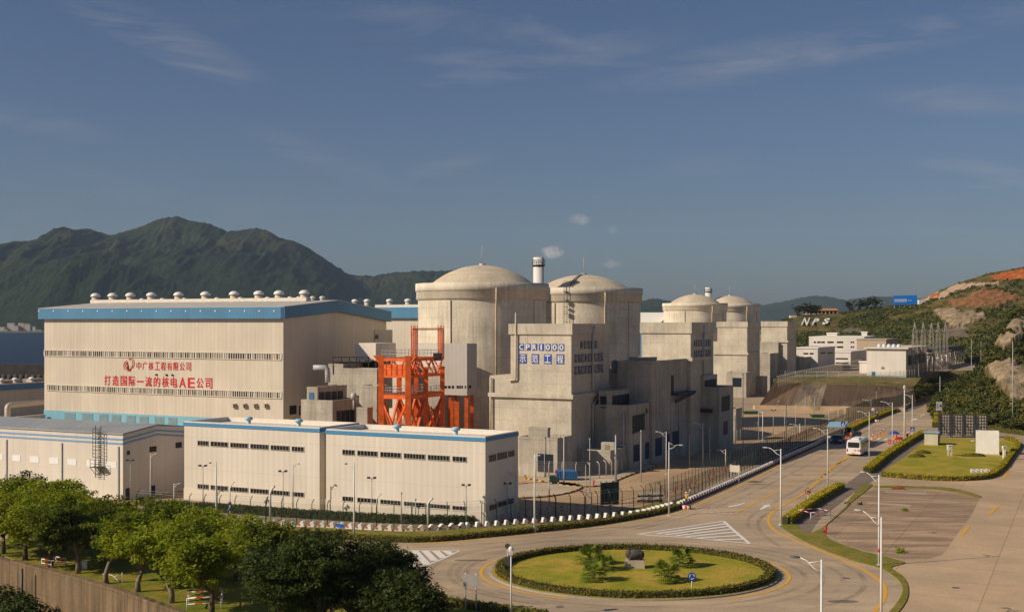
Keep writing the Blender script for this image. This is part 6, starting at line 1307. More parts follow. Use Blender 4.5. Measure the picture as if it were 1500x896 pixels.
for (px, py, y0, y1, lab) in ((1235, 640, 617, 624, 'blue pedestrian crossing sign behind the checkpoint canopy'), (1336.5, 643, 625, 631, 'blue pedestrian crossing sign on the right kerb lamp')):
    b0 = P(px, py); sc = b0.y/F; th = thing('crossing_sign', b0, lab, 'sign'); mb = MB(); post(mb, b0+Vector((0, 0, 0)), (py-y0)*sc, .05); mb.build('post', POLE_W, th); w = 6.4*sc; z0, z1 = (py-y1)*sc, (py-y0)*sc
    mb = MB(); mb.box(b0+Vector((-w/2, -.09, z0)), Vector((w, 0, 0)), Vector((0, .03, 0)), Vector((0, 0, z1-z0))); bd = mb.build('board', BLUE_P, th); mb = MB(); c = b0+Vector((0, -.1, (z0+z1)/2)); s_ = (z1-z0)*.36
    mb.face([c+Vector((-s_, 0, -s_)), c+Vector((s_, 0, -s_)), c+Vector((0, 0, s_))]); fc = mb.build('triangle', WHITE, bd); mb = MB(); q = c-Vector((0, .006, 0)); mb.face([q+Vector((-s_*.1, 0, -s_*.8)), q+Vector((s_*.45, 0, -s_*.8)), q+Vector((s_*.05, 0, s_*.25))]); mb.build('figure', BLACK, fc)
b0 = P(1279, 612); sc = b0.y/F; th = thing('road_sign', b0, 'round white sign over a grey plate beside the far guard', 'sign'); mb = MB(); post(mb, b0, 11*sc); mb.build('post', POLE_G, th); mb = MB(); mb.ball(b0+Vector((0, -.1, 12.5*sc)), 2.6*sc, .03, 2.6*sc, 14, 8); mb.build('disc', WHITE, th); mb = MB(); mb.box(b0+Vector((-2.4*sc, -.1, 2.5*sc)), Vector((4.8*sc, 0, 0)), Vector((0, .03, 0)), Vector((0, 0, 6.5*sc))); mb.build('plate', GREY_P, th)
b0 = P(1375.5, 612); sc = b0.y/F; th = thing('notice_board', b0, 'pale notice board with a dark emblem above the lattice billboard', 'sign')
for d_ in (-3.6, 3.6): mb = MB(); post(mb, b0+Vector((d_*sc, 0, 0)), 24*sc); mb.build('post', GREY_P, th)
mb = MB(); mb.box(b0+Vector((-4.4*sc, -.1, 11*sc)), Vector((8.8*sc, 0, 0)), Vector((0, .04, 0)), Vector((0, 0, 13*sc))); bd = mb.build('board', plain('board_pale', (.6, .56, .5), .5), th); mb = MB(); mb.ball(b0+Vector((2*sc, -.12, 18*sc)), 1.8*sc, .02, 1.8*sc, 10, 6); mb.build('emblem', plain('emblem_purple', (.1, .05, .16), .5), bd); mb = MB(); [mb.box(b0+Vector((-3.6*sc, -.115, (20-k*2.4)*sc)), Vector((2.6*sc, 0, 0)), Vector((0, .015, 0)), Vector((0, 0, .9*sc))) for k in range(3)]; mb.build('text_band', DARK, bd)
# lattice back of a billboard
a, b_ = P(1375, 640), P(1445, 641); sc = a.y/F; th = thing('billboard', (a+b_)/2, 'back of a large grey lattice billboard on steel posts', 'billboard'); d = (b_-a); n = Vector((d.y, -d.x, 0)).normalized(); zb, zt = .5, 33.5*sc
mb = MB(); mb.box(a+Vector((0, 0, zb)), d, -n*.06, Vector((0, 0, zt-zb))); mb.build('board', plain('board_back', (.42, .37, .31), .7, .15, .8), th)
mb = MB()
for k in range(19): p = a+d*k/18+n*.05; mb.bar(p+Vector((0, 0, zb)), p+Vector((0, 0, zt)), .075)
for k in range(8): z = zb+(zt-zb)*k/7; mb.bar(a+n*.1+Vector((0, 0, z)), b_+n*.1+Vector((0, 0, z)), .075)
mb.build('frame', plain('frame_dark', (.09, .08, .075), .6), th)
for k in range(5):
    p = a+d*k/4+n*.3; mb = MB(); mb.bar(p, p+Vector((0, 0, zt+.1)), .24); mb.bar(p+n*1.9, p+Vector((0, 0, zt*.75)), .12); mb.build('post', DARK, th)
# ------------------------------------------------------------------ hut, shed, screens on the lawn
fr = Fr(1463.5, 667, 20); th = thing('hut', fr.C, 'white windowless hut without a roof on the lawn', 'hut'); L, D, zt = fr.tL(1429.5), 2.6, fr.z(632); mb = MB()
for q in ((0, L, 0, .22), (0, L, D-.22, D), (0, .22, .22, D-.22), (L-.22, L, .22, D-.22)): fr.box(mb, q[0], q[1], q[2], q[3], .35, zt)
mb.build('wall', plain('hut_white', (.82, .77, .69), .7, .06, .8), th); mb = MB(); fr.box(mb, -.08, L+.08, -.08, D+.08, 0, .35); mb.build('base', plain('hut_base', (.6, .55, .47), .8), th); mb = MB(); fr.box(mb, .23, L-.23, .23, D-.23, zt-1.2, zt-1.1); mb.build('dark_inside', plain('hut_dark', (.08, .06, .05), .9), th)  # dark sheet hung below the rim stands for the shaded inside
mb = MB(); p = fr.pL(1429.5, 645.5); mb.tube([p+Vector((0, 0, 0)), p+fr.dL*.9], .07, 6); mb.build('spout', WHITE, th)
fr = Fr(1373.8, 652.5, 24); th = thing('shed', fr.C, 'small cream shed with a pale blue roof on the lawn', 'shed'); L, D, zt = fr.tL(1354), fr.tR(1377.5), fr.z(634); mb = MB(); fr.box(mb, 0, L, 0, 2.2, .1, zt); mb.build('wall', cladding('shed_boards', (.66, .60, .44), .28, 10), th); mb = MB(); fr.box(mb, -.25, L+.2, -.3, 2.5, zt, zt+.16); mb.build('roof', plain('shed_roof', (.30, .47, .60), .6), th); slab(fr, th, 'R', 1374.2, 638, 1376.4, 650, 'door', DARK, .05)
b0 = P(1392, 667.5, .1); sc = b0.y/F; th = thing('weather_box', b0, 'white louvred weather box on four thin legs on the lawn', 'weather box')
for dx in (-2.4, 2.4):
    for dy in (0, .6): mb = MB(); mb.bar(b0+Vector((dx*sc, dy, 0)), b0+Vector((dx*sc, dy, 8.5*sc)), .08); mb.build('leg', WHITE, th)
mb = MB(); mb.box(b0+Vector((-3*sc, -.05, 8.5*sc)), Vector((6*sc, 0, 0)), Vector((0, .8, 0)), Vector((0, 0, 6.5*sc))); mb.build('box', banded('louvre_white', (.8, .77, .7), (.5, .48, .44), .16, 1, .6), th); mb = MB(); mb.box(b0+Vector((-3.4*sc, -.15, 15*sc)), Vector((6.8*sc, 0, 0)), Vector((0, 1.0, 0)), Vector((0, 0, .1))); mb.build('roof', WHITE, th)
b0 = P(1471, 673.5); sc = b0.y/F; th = thing('marker_post', b0, 'short thick white post at the corner of the lawn hedge', 'post'); mb = MB(); mb.cbox(b0, 3.4*sc, .45, 17*sc); mb.build('shaft', WHITE, th); mb = MB(); mb.cbox(b0+Vector((0, 0, 17*sc)), 5.2*sc, .6, 3.6*sc); cp = mb.build('head', WHITE, th); mb = MB(); mb.box(b0+Vector((-1.4*sc, -.32, 17.8*sc)), Vector((2.8*sc, 0, 0)), Vector((0, .02, 0)), Vector((0, 0, 1.8*sc))); mb.build('panel', DARK, cp)
RW = banded('red_white_bands', (.6, .04, .03), (.78, .75, .7), 1.3, 1, .5)
RWV = banded('red_white_upright', (.6, .04, .03), (.78, .75, .7), .7, 1, .5)
def rail_frame(p, q, h, label, name='barrier', depth=1.4, mats=(RW, WHITE)):
    p, q = Vector(p), Vector(q); d = (q-p); n = Vector((d.y, -d.x, 0)).normalized(); th = thing(name, (p+q)/2, label, 'barrier')
    for k, o in enumerate((Vector((0, 0, 0)), n*depth)):
        for e in (p, q): mb = MB(); mb.tube([e+o, e+o+Vector((0, 0, h))], .05, 6); mb.build('leg', mats[1], th)
        for z in (h*.5, h): mb = MB(); mb.tube([p+o+Vector((0, 0, z)), q+o+Vector((0, 0, z))], .05, 6); mb.build('rail', mats[0], th)
    for e in (p, q): mb = MB(); mb.tube([e+Vector((0, 0, h)), e+n*depth+Vector((0, 0, h))], .05, 6); mb.build('rail', mats[0], th)
    return th
rail_frame(P(1170, 757), P(1199, 755), .95, 'red and white pipe frame beside the first golden hedge', depth=2.6)
rail_frame(P(277, 883, .05), P(326, 881, .05), 1.0, 'red and white pipe frame standing on the lawn under the trees', depth=2.6)
rail_frame(P(82, 826, .05), P(96, 829, .05), .8, 'small white pipe frame in the shade under the left trees', depth=1.6)
for i, x in enumerate((1424, 1431.5, 1438.5, 1445)): rail_frame(P(x-2.4, 693.5, .1), P(x+2.4, 693.5, .1), .75, 'short white and red rail frame at the lawn corner', depth=.6, mats=(RW, WHITE)); [o for o in bpy.data.objects if o.get('label') == 'short white and red rail frame at the lawn corner'][-1]['group'] = 'four rail frames on the lawn corner'
def hydrant(px, py, s, label):
    b0 = P(px, py, .02); th = thing('hydrant', b0, label, 'hydrant'); mb = MB(); mb.tube([b0, b0+Vector((0, 0, .75*s))], .11*s, 8); mb.lathe(b0, [(.17*s, .0), (.17*s, .06*s), (0, .06*s)], 10); mb.build('barrel', RED, th); mb = MB(); mb.ball(b0+Vector((0, 0, .78*s)), .14*s, .14*s, .12*s, 10, 6); mb.tube([b0+Vector((-.22*s, 0, .55*s)), b0+Vector((.22*s, 0, .55*s))], .06*s, 6); mb.build('cap', RED, th)
hydrant(1209.5, 781, 1.1, 'red hydrant at the corner of the stained slab'); hydrant(869.5, 711, 1.0, 'red hydrant on the gravel apron before the low lit block')
b0 = P(1259, 739); mb = MB(); mb.ball(b0+Vector((0, 0, .12)), .38, .22, .16, 10, 6, jit=.25); mb.ball(b0+Vector((.28, .1, .26)), .14, .12, .2, 8, 6, jit=.25); tag(mb.build('debris_heap', DARK, None), 'small dark heap of scrap at the edge of the stained slab', 'scrap')
b0 = P(1316, 716.5); mb = MB(); mb.cbox(b0+Vector((0, 0, .02)), 1.9, .5, .2, R_(-8)); mb.cbox(b0+Vector((.4, .1, .22)), 1.2, .3, .12, R_(5)); tag(mb.build('board', plain('rusty_board', (.3, .07, .03), .9), None), 'rusty red board lying on the stained slab', 'board')
for i, (x, y, s) in enumerate(((1325, 748, .7), (1318, 809, .9))):
    c = P(x, y); g = np.random.default_rng(160+i); n = 260; d = g.normal(size=(n, 3)); d[:, 2] = np.abs(d[:, 2]); o = bpy.data.objects.new('weed', quads_mesh('weed', leaf_quads(d*.28*s, d*.3+g.normal(size=d.shape), .16*s, g, .3), LEAF_LIGHT)); COL.objects.link(o); o.location = c; tag(o, ('weed tuft growing in the middle of the stained slab', 'larger weed tuft at the near edge of the stained slab')[i], 'weed')
# retaining wall
wm = MB()
for i in range(len(wall_pts)-1):
    a, b_ = wall_pts[i], wall_pts[i+1]; d = (b_-a).normalized(); n = Vector((d.y, -d.x, 0))
    if n.y > 0: n = -n
    top = .30 if i != 1 else .12; q = [a+n*.55, b_+n*.55, b_-n*.1, a-n*.1]; wm.hexa([Vector((v.x, v.y, -5)) for v in q], [Vector((v.x, v.y, top)) for v in q])
tag(wm.build('retaining_wall', CONC_WALL), 'stained brown concrete retaining wall below the tree lawn', 'wall')
pr = MB(); a = wall_pts[3]+Vector((-8.5, 8.0, 0)); e = P(41, 833); pr.tube([Vector((e.x-.3, e.y-.75, .2)), Vector((e.x-.3, e.y-.75, -5))], .12, 6); tag(pr.build('drain_pipe', DARK, None), 'dark drain pipe down the retaining wall', 'pipe')
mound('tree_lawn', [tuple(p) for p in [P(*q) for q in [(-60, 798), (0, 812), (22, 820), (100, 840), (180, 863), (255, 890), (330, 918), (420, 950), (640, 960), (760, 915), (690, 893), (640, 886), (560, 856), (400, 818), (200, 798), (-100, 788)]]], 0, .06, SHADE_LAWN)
bx = P(124, 833, .05); mb = MB(); mb.cbox(bx, .45, .3, .75); mb.cbox(bx+Vector((0, 0, .75)), .5, .35, .08); tag(mb.build('meter_box', WHITE, None), 'small white box post on the lawn beside the forked tree', 'box')
# ------------------------------------------------------------------ road-edge wedge blocks
def wedge(mb, mb2):
    z = 0; pr = [(-.55, 0), (.5, 0), (.28, .22), (-.18, .68), (-.42, .68)]
    f1 = [Vector((x, -.32, zz)) for x, zz in pr]; f2 = [v+Vector((0, .64, 0)) for v in f1]; n = len(pr); mb.face(f1); mb.face(f2[::-1])
    for i in range(n): j = (i+1) % n; mb.face([f1[i], f2[i], f2[j], f1[j]])
    mb2.box(Vector((-.05, -.34, .12)), Vector((.3, 0, 0)), Vector((0, .68, 0)), Vector((0, 0, .26)))
rowp = ppath([(205, 758), (279, 766.5), (375, 769.5), (472, 772.5), (560, 777), (610, 778), (694, 773.5), (763, 769), (846, 763), (886, 760), (934, 755.5), (963, 748.5), (988, 742)], 10)
acc = [0]
for a, b_ in zip(rowp, rowp[1:]): acc.append(acc[-1]+(b_-a).length)
nb = 62; proto = None; BLK = plain('block_white', (.78, .74, .68), .8, .08, 2); BRED = plain('block_red', (.50, .10, .07), .8, .15, 2)
def sample(path, acc, s):
    for i in range(len(acc)-1):
        if acc[i+1] >= s: return path[i].lerp(path[i+1], (s-acc[i])/max(1e-6, acc[i+1]-acc[i])), (path[i+1]-path[i]).normalized()
    return path[-1], (path[-1]-path[-2]).normalized()
for k in range(nb):
    p, d = sample(rowp, acc, acc[-1]*(k+.5)/nb)
    if proto is None:
        proto = thing('wedge_block', (0, 0, 0), 'white and red concrete wedge block in the row along the ring road fence', 'wedge block', 'white and red wedge blocks along the ring road fence'); m1, m2 = MB(), MB(); wedge(m1, m2); m1.build('block', BLK, proto); m2.build('red_band', BRED, proto); pk = list(proto.children); o = proto
    else: o = copy_tree(proto, kids=pk)
    o.location = (p.x, p.y, .10); o.rotation_euler = (0, 0, math.atan2(d.y, d.x)+rng.uniform(-.12, .12)+(math.pi if p.x < -6 else 0)); o.scale = (1, 1, 1)
rowp2 = ppath([(993, 741.5), (1050, 717), (1110, 690), (1160, 667), (1205, 647.5), (1216, 642.5)], 8); acc2 = [0]
for a, b_ in zip(rowp2, rowp2[1:]): acc2.append(acc2[-1]+(b_-a).length)
nb2 = 88; proto2 = None
for k in range(nb2):
    p, d = sample(rowp2, acc2, acc2[-1]*(k+.5)/nb2)
    if proto2 is None:
        proto2 = thing('kerb_block', (0, 0, 0), 'white and red concrete block in the long row along the main road fence', 'kerb block', 'white and red blocks along the main road fence'); m1, m2 = MB(), MB(); m1.cbox((-.26, 0, 0), .44, .5, .5); m1.cbox((-.26, 0, .5), .3, .36, .1); m2.cbox((.22, 0, 0), .5, .46, .44); m1.build('block', BLK, proto2); m2.build('red_band', BRED, proto2); pk2 = list(proto2.children); o = proto2
    else: o = copy_tree(proto2, kids=pk2)
    o.location = (p.x, p.y, .08); o.rotation_euler = (0, 0, math.atan2(d.y, d.x))
mb = MB(); pts = ppath([(1313, 603), (1328, 596.5), (1350, 586), (1372, 577.5), (1385, 573.5)], 6); mb2 = ribbon(pts, .5, 0)
L = 0
for a, b_ in zip(pts, pts[1:]):
    d = (b_-a).normalized(); nn = Vector((-d.y, d.x, 0))*.3; q = [a-nn, b_-nn, b_+nn, a+nn]; mb.hexa(q, [v+Vector((0, 0, .95)) for v in q])
kerb_ = tag(mb.build('road_barrier', banded('barrier_bands', (.55, .10, .06), (.74, .68, .6), 3.2, 0, .55), None), 'red and white continuous barrier where the road climbs', 'barrier')
# ------------------------------------------------------------------ fences
def fence(name, px, h, label, post_mat, mesh_mat, spacing, arm=.0, r=.05, rails=(), z0=0.0, rail_mat=None, arm_dir=1, dense=False, thick_every=0, smooth=6):
    path = ppath(px, smooth, z0); ac = [0]
    for a, b_ in zip(path, path[1:]): ac.append(ac[-1]+(b_-a).length)
    n = min(99, max(2, int(ac[-1]/spacing))); th = thing(name, path[len(path)//2], label, 'fence')
    for k in range(n+1):
        p, d = sample(path, ac, ac[-1]*k/n); nn = Vector((-d.y, d.x, 0))*arm_dir; mb = MB(); rr = r*(1.6 if thick_every and k % thick_every == 0 else 1)
        pts = [p, p+Vector((0, 0, h))]
        if arm: pts += [p+Vector((0, 0, h+arm*.35))+nn*arm*.25, p+Vector((0, 0, h+arm*.75))+nn*arm*.8]
        mb.tube(pts, rr, 5); mb.build('post', post_mat, th)
    if mesh_mat:
        mb = MB()
        for a, b_ in zip(path, path[1:]): mb.face([a+Vector((0, 0, .1)), b_+Vector((0, 0, .1)), b_+Vector((0, 0, h)), a+Vector((0, 0, h))])
        mb.build('mesh_panel', mesh_mat, th)
    for z in rails:
        mb = MB(); mb.tube([p+Vector((0, 0, z)) for p in path], .045, 5, cap=False); mb.build('rail', rail_mat or post_mat, th)
    if arm:
        mb = MB()
        for kk in (.3, .75):
            mb.tube([sample(path, ac, ac[-1]*k/n)[0]+Vector((0, 0, h+arm*kk)) for k in range(n+1)], .015, 3, cap=False)
        mb.build('barbed_wire', GREY_P, th)
    return th
GM1 = meshwire('thin_green_mesh', (.03, .06, .045), .16); GM2 = meshwire('road_fence_mesh', (.025, .06, .04), .30); GM3 = meshwire('yard_mesh', (.45, .40, .33), .10)
fence('fence', [(200, 751), (270, 757), (400, 763.5), (520, 771), (600, 772.5), (694, 770), (763, 763), (846, 756), (886, 751.5), (934, 745), (968, 738)], 2.5, 'dark green wire fence with angled tops along the ring road', GREEN_STEEL, GM1, 2.15, arm=.7, r=.055, thick_every=9)
fence('fence', [(968, 738), (1000, 730), (1040, 712.5), (1100, 685), (1150, 662), (1200, 639), (1240, 621)], 2.7, 'tall dark green mesh fence along the straight main road', GREEN_STEEL, GM2, 2.0, r=.05, thick_every=8)
fence('fence', [(1240, 621), (1280, 606), (1316, 599), (1344, 586.5), (1366, 577.5), (1388, 570)], 4.0, 'dense green screen fence climbing past the embankment', GREEN_STEEL, DENSE_MESH, 3.0, r=.06)
fence('fence', [(945, 735), (1000, 715), (1060, 688), (1120, 661), (1180, 634), (1235, 611)], 2.4, 'second green wire fence inside the main road fence', GREEN_STEEL, GM1, 1.9, r=.045)
fence('fence', [(785, 700), (830, 702), (870, 702), (905, 694), (930, 685), (955, 676)], 2.3, 'concrete post fence with bent tops before the low lit block', plain('fence_post_cream', (.55, .47, .35), .8), GM3, 2.2, arm=.6, r=.08)
fence('fence', [(955, 676), (985, 668), (1015, 660), (1050, 655), (1085, 646), (1110, 634)], 2.6, 'shaded wire fence along the foot of the service blocks', POLE_G, GREY_MESH, 2.6, r=.05)
fence('rail_fence', [(714, 766), (763, 760), (830, 750), (886, 745), (934, 737), (975, 727)], .9, 'low red and white pipe railing inside the ring road fence', WHITE, None, 3.2, rails=(.4, .85), rail_mat=RW, r=.06)
fence('rail_fence', [(978, 727), (1040, 700), (1100, 673), (1160, 646), (1222, 619)], .9, 'low red and white pipe railing behind the main road fence', RED, None, 3.6, rails=(.45, .85), rail_mat=RW, r=.09)
gt = MB(); a, b_ = P(880, 739), P(906, 737); h_ = 3.0; gt.hexa([a, b_, b_+Vector((0, .1, 0)), a+Vector((0, .1, 0))], [v+Vector((0, 0, h_)) for v in (a, b_, b_+Vector((0, .1, 0)), a+Vector((0, .1, 0)))]); gth = thing('gate', a, 'dark green sheeted gate in the yard fence', 'gate'); gt.build('panel', GREEN_STEEL, gth); m_ = MB(); [m_.bar(a.lerp(b_, k/3)-Vector((0, .06, 0)), a.lerp(b_, k/3)+Vector((0, -.06, h_+.2)), .12) for k in range(4)]; m_.build('frame', DARK, gth)
th = thing('barrier_stack', P(950, 735), 'stack of white slatted road barriers behind the fence corner', 'barrier'); c = P(950, 737)
for k in range(4):
    mb = MB(); q = c+Vector((-1.6+.1*k, .4*k, .35+.28*k)); mb.bar(q, q+Vector((3.6, .5, 0)), .12, .2); mb.build('slat', WHITE if k % 2 else BLACK, th)
for x in (-1.4, 0, 1.6): mb = MB(); mb.bar(c+Vector((x, .5, 0)), c+Vector((x, .5, 1.3)), .1); mb.build('leg', DARK, th)
# terrace fences
fence('fence', [(1106, 563), (1160, 551.5), (1220, 541), (1262, 533.5)], 3.0, 'pale mesh fence running back between towers and offices', plain('fence_post_cream', (.55, .47, .35), .8), meshwire('pale_mesh', (.5, .45, .37), .34), 3.4, arm=.5, r=.07, z0=0.0) if False else None
fence('fence', [(1140, 566), (1180, 555), (1225, 545), (1262, 536.5)], 2.6, 'pale mesh fence running back between towers and offices', plain('fence_post_cream', (.55, .47, .35), .8), meshwire('pale_mesh', (.5, .45, .37), .34), 3.2, arm=.5, r=.07, z0=TZ)
fence('fence', [(1150, 556), (1200, 556.5), (1260, 557), (1310, 556.5), (1340, 553)], 2.4, 'green wire fence on the terrace above the embankment', plain('fence_pole_pale', (.5, .48, .42), .6), meshwire('terrace_mesh', (.1, .16, .08), .22), 3.2, arm=.4, r=.06, z0=TZ)
th = thing('rail_fence', E0, 'yellow pipe railing along the embankment top', 'fence'); RYEL = plain('rail_yellow', (.50, .42, .14), .6)
for k in range(25): p = E0.lerp(E1, k/24)+Vector((0, .5, 0)); mb = MB(); mb.tube([p, p+Vector((0, 0, 1.0))], .05, 5); mb.build('post', RYEL, th)
for z in (.5, 1.0): mb = MB(); mb.tube([E0+Vector((0, .5, z)), E1+Vector((0, .5, z))], .045, 5); mb.build('rail', RYEL, th)
fence('fence', [(1280, 545), (1330, 549), (1366, 546), (1392, 540)], 2.2, 'grey switchyard fence in front of the lattice pylons', POLE_G, GREY_MESH, 3.2, r=.06, z0=TZ)
# ------------------------------------------------------------------ vehicles
def vehicle_frame(px, py, heading):
    c = P(px, py, .012); a = R_(heading); return c, Vector((math.sin(a), math.cos(a), 0)), Vector((math.cos(a), -math.sin(a), 0))
def wheel(th, c, right, r=.48, w=.3):
    mb = MB(); n = 18
    def ring(rad, off): return [c+right*off+(up*math.sin(2*math.pi*k/n)+right.cross(up)*math.cos(2*math.pi*k/n))*rad for k in range(n)]
    A, B_ = ring(r, -w/2), ring(r, w/2)
    for k in range(n): mb.face([A[k], A[(k+1) % n], B_[(k+1) % n], B_[k]], None, True)
    mb.face(A[::-1]); mb.face(B_); wo = mb.build('wheel', BLACK, th); mb = MB(); C1 = ring(r*.55, w/2+.01); C0 = ring(r*.55, -w/2-.01); mb.face(C1); mb.face(C0[::-1]); mb.build('rim', GREY_P, wo)
def loft(mb, secs, smooth=False, cap=True):
    """secs: list of vertex loops of equal length"""
    for a, b_ in zip(secs, secs[1:]):
        n = len(a)
        for i in range(n): j = (i+1) % n; mb.face([a[i], a[j], b_[j], b_[i]], None, smooth)
    if cap: mb.face(secs[0][::-1]); mb.face(secs[-1])
# bus: rear right corner at the photo point, running up the road
c, fw, rt = vehicle_frame(1261.5, 668.5, 25); W_, L_, HB = 2.75, 8.6, 3.05; o = c-rt*W_; bus = thing('bus', o+rt*W_/2+fw*L_/2, 'white minibus seen from behind driving up the main road', 'bus')
bp = lambda f, r, z: o+fw*f+rt*r+up*z
def bus_sec(f, inset=0.0, zlo=.42, dh=0.0):
    a = inset; pts = [(a, zlo), (W_-a, zlo), (W_-a+.02, 1.2), (W_-a-.03, 2.3), (W_-a-.16, HB-.14-dh), (W_-a-.42, HB-dh), (a+.42, HB-dh), (a+.16, HB-.14-dh), (a+.03, 2.3), (a-.02, 1.2)]; return [bp(f, r, z) for r, z in pts]
mb = MB(); loft(mb, [bus_sec(0, .14, .5, .12), bus_sec(.12, .04, .42, .03), bus_sec(.5), bus_sec(L_-.5), bus_sec(L_-.1, .1, .45, .12), bus_sec(L_, .2, .5, .3)], False); mb.build('body', plain('bus_white', (.80, .77, .71), .35, .04), bus)
mb = MB(); q = [(.38, 1.62), (W_-.38, 1.62), (W_-.3, 2.1), (W_-.36, 2.62), (.36, 2.62), (.3, 2.1)]; a = [bp(-.02, r, z) for r, z in q]; mb.face(a); b_ = [bp(.3, r, z) for r, z in q]; [mb.face([a[i], b_[i], b_[(i+1) % 6], a[(i+1) % 6]]) for i in range(6)]; mb.build('rear_window', GLASS, bus)
for r in (W_+.03, -.03):
    for k in range(6): f0 = 1.0+k*1.15; mb = MB(); q = [bp(f0, r, 1.45), bp(f0+1.05, r, 1.45), bp(f0+1.05, r-.045*(1 if r > 0 else -1), 2.45), bp(f0, r-.045*(1 if r > 0 else -1), 2.45)]; mb.face(q if r > 0 else q[::-1]); mb.build('side_window', GLASS, bus)
for r in (.1, W_-.3): mb = MB(); mb.box(bp(-.03, r, .85), rt*.2, fw*.1, up*.5); mb.build('tail_light', plain('tail_red', (.45, .01, .01), .25), bus)
mb = MB(); mb.box(bp(.05, .12, .42), rt*(W_-.24), fw*-.12, up*.26); mb.build('bumper', plain('bus_bumper', (.72, .69, .64), .4), bus); mb = MB(); mb.box(bp(-.09, W_/2-.3, .5), rt*.6, fw*-.02, up*.18); mb.build('number_plate', YELLOW, bus)
for k, r in enumerate((1.45, 2.0)):
    mb = MB()
    for q0, q1, w0, w1 in ((0, .34, 0, .05), (0, .34, .29, .34), (0, .05, .05, .29), (.29, .34, .05, .29), (.12, .22, .12, .22)): mb.box(bp(-.012, r+q0, .95+w0), rt*(q1-q0), fw*-.012, up*(w1-w0))
    mb.build('emblem', SIGN_RED, bus)
mb = MB(); loft(mb, [[bp(1.4+a, W_/2-.75+b_, HB+z) for b_, z in ((0, -.02), (1.5, -.02), (1.4, .22-d_), (.1, .22-d_))] for a, d_ in ((0, .12), (.3, 0), (2.6, 0), (2.9, .12))]); mb.build('roof_unit', WHITE, bus)
mb = MB(); mb.box(bp(L_-.2, W_+.02, 2.0), rt*.35, fw*.15, up*.45); mb.box(bp(L_-.2, -.37, 2.0), rt*.35, fw*.15, up*.45); mb.build('mirror', BLACK, bus); mb = MB(); mb.box(bp(.4, .2, .28), rt*(W_-.4), fw*(L_-.9), up*.2); mb.build('underbody', BLACK, bus)
for f in (1.9, L_-2.0):
    for r in (.2, W_-.2): wheel(bus, bp(f, r, .46), rt, .46, .32)
# dark estate car coming towards the camera
c, fw, rt = vehicle_frame(1227, 648.5, 205); car = thing('parked_car', c, 'dark grey car facing the camera under the blue canopy', 'car'); CW, CL = 2.2, 5.0
cp_ = lambda f, r, z: c+fw*f+rt*r+up*z
prof = [(2.45, .35), (2.5, .62), (2.4, .88), (1.25, 1.05), (.55, 1.62), (-1.75, 1.68), (-2.35, 1.12), (-2.5, .95), (-2.5, .35)]
def car_side(k): return [cp_(f, k*(CW/2-(.0 if z < 1.06 else .18*(z-1.05)/.6)-(.06 if abs(f) > 2.38 else 0)), z) for f, z in prof]
mb = MB(); A, B_ = car_side(-1), car_side(1); n = len(A)
for i in range(n): j = (i+1) % n; mb.face([A[i], A[j], B_[j], B_[i]])
mb.face(A[::-1]); mb.face(B_); CARP = plain('car_paint', (.045, .05, .065), .25, .1, 1, .5); mb.build('body', CARP, car)
mb = MB(); mb.face([cp_(1.22, -.85, 1.09), cp_(1.22, .85, 1.09), cp_(.6, .78, 1.58), cp_(.6, -.78, 1.58)]); mb.build('windscreen', GLASS, car)
for s in (-1, 1):
    mb = MB(); q = [cp_(1.0, s*(CW/2+.004), 1.1), cp_(-1.9, s*(CW/2+.004), 1.12), cp_(-1.6, s*(CW/2-.15), 1.58), cp_(.5, s*(CW/2-.15), 1.56)]; mb.face(q if s > 0 else q[::-1]); mb.build('side_window', GLASS, car)
    mb = MB(); mb.box(cp_(2.4, s*.92-.22, .68), rt*.44, fw*.12, up*.18); mb.build('headlight', plain('headlight_glass', (.7, .7, .68), .2), car)
    mb = MB(); mb.box(cp_(.85, s*(CW/2)+(0 if s > 0 else -.22), 1.05), rt*.22, fw*.16, up*.16); mb.build('mirror', CARP, car)
    for f in (1.55, -1.5): wheel(car, cp_(f, s*(CW/2-.1), .34), rt, .34, .22)
mb = MB(); mb.box(cp_(2.47, -.5, .62), rt*1.0, fw*.05, up*.2); mb.build('grille', BLACK, car); mb = MB(); mb.box(cp_(2.5, -.25, .42), rt*.5, fw*.03, up*.13); mb.build('number_plate', BLUE_P, car)
# blue skip and green machine inside the yard
a = P(815, 704); sc = a.y/F; th = thing('skip', a, 'long blue container standing in front of the roller door', 'container'); mb = MB(); mb.box(a+up*.3, Vector((30*sc, -.4, 0)), Vector((0, 2.0, 0)), up*1.3); mb.build('body', plain('skip_blue', (.05, .17, .38), .5, .15), th); mb = MB(); [mb.box(a+Vector((k*3.7*sc, -.14-.05*k, .3)), Vector((.1, 0, 0)), Vector((0, .06, 0)), up*1.3) for k in range(9)]; mb.build('rib', plain('skip_rib', (.04, .13, .3), .5), th); mb = MB(); [mb.cbox(a+Vector((x, .8, 0)), .4, 1.6, .3) for x in (.5, 28*sc)]; mb.build('skid', DARK, th)
c = P(812, 709); th = thing('generator_cart', c, 'small dark green machine cart next to the blue container', 'cart'); mb = MB(); mb.cbox(c+up*.45, 1.5, 1.0, .6); mb.cbox(c+Vector((-.3, 0, 1.05)), .8, .8, .35); mb.build('body', plain('machine_green', (.02, .06, .035), .5), th); [wheel(th, c+Vector((x, y, .28)), Vector((0, 1, 0)), .28, .18) for x in (-.55, .55) for y in (-.5, .5)]; mb = MB(); mb.tube([c+Vector((.2, 0, 1.0)), c+Vector((.2, 0, 1.9))], .06, 6); mb.ball(c+Vector((.2, 0, 2.0)), .16, .16, .2, 8, 6); mb.build('exhaust', RED, th)
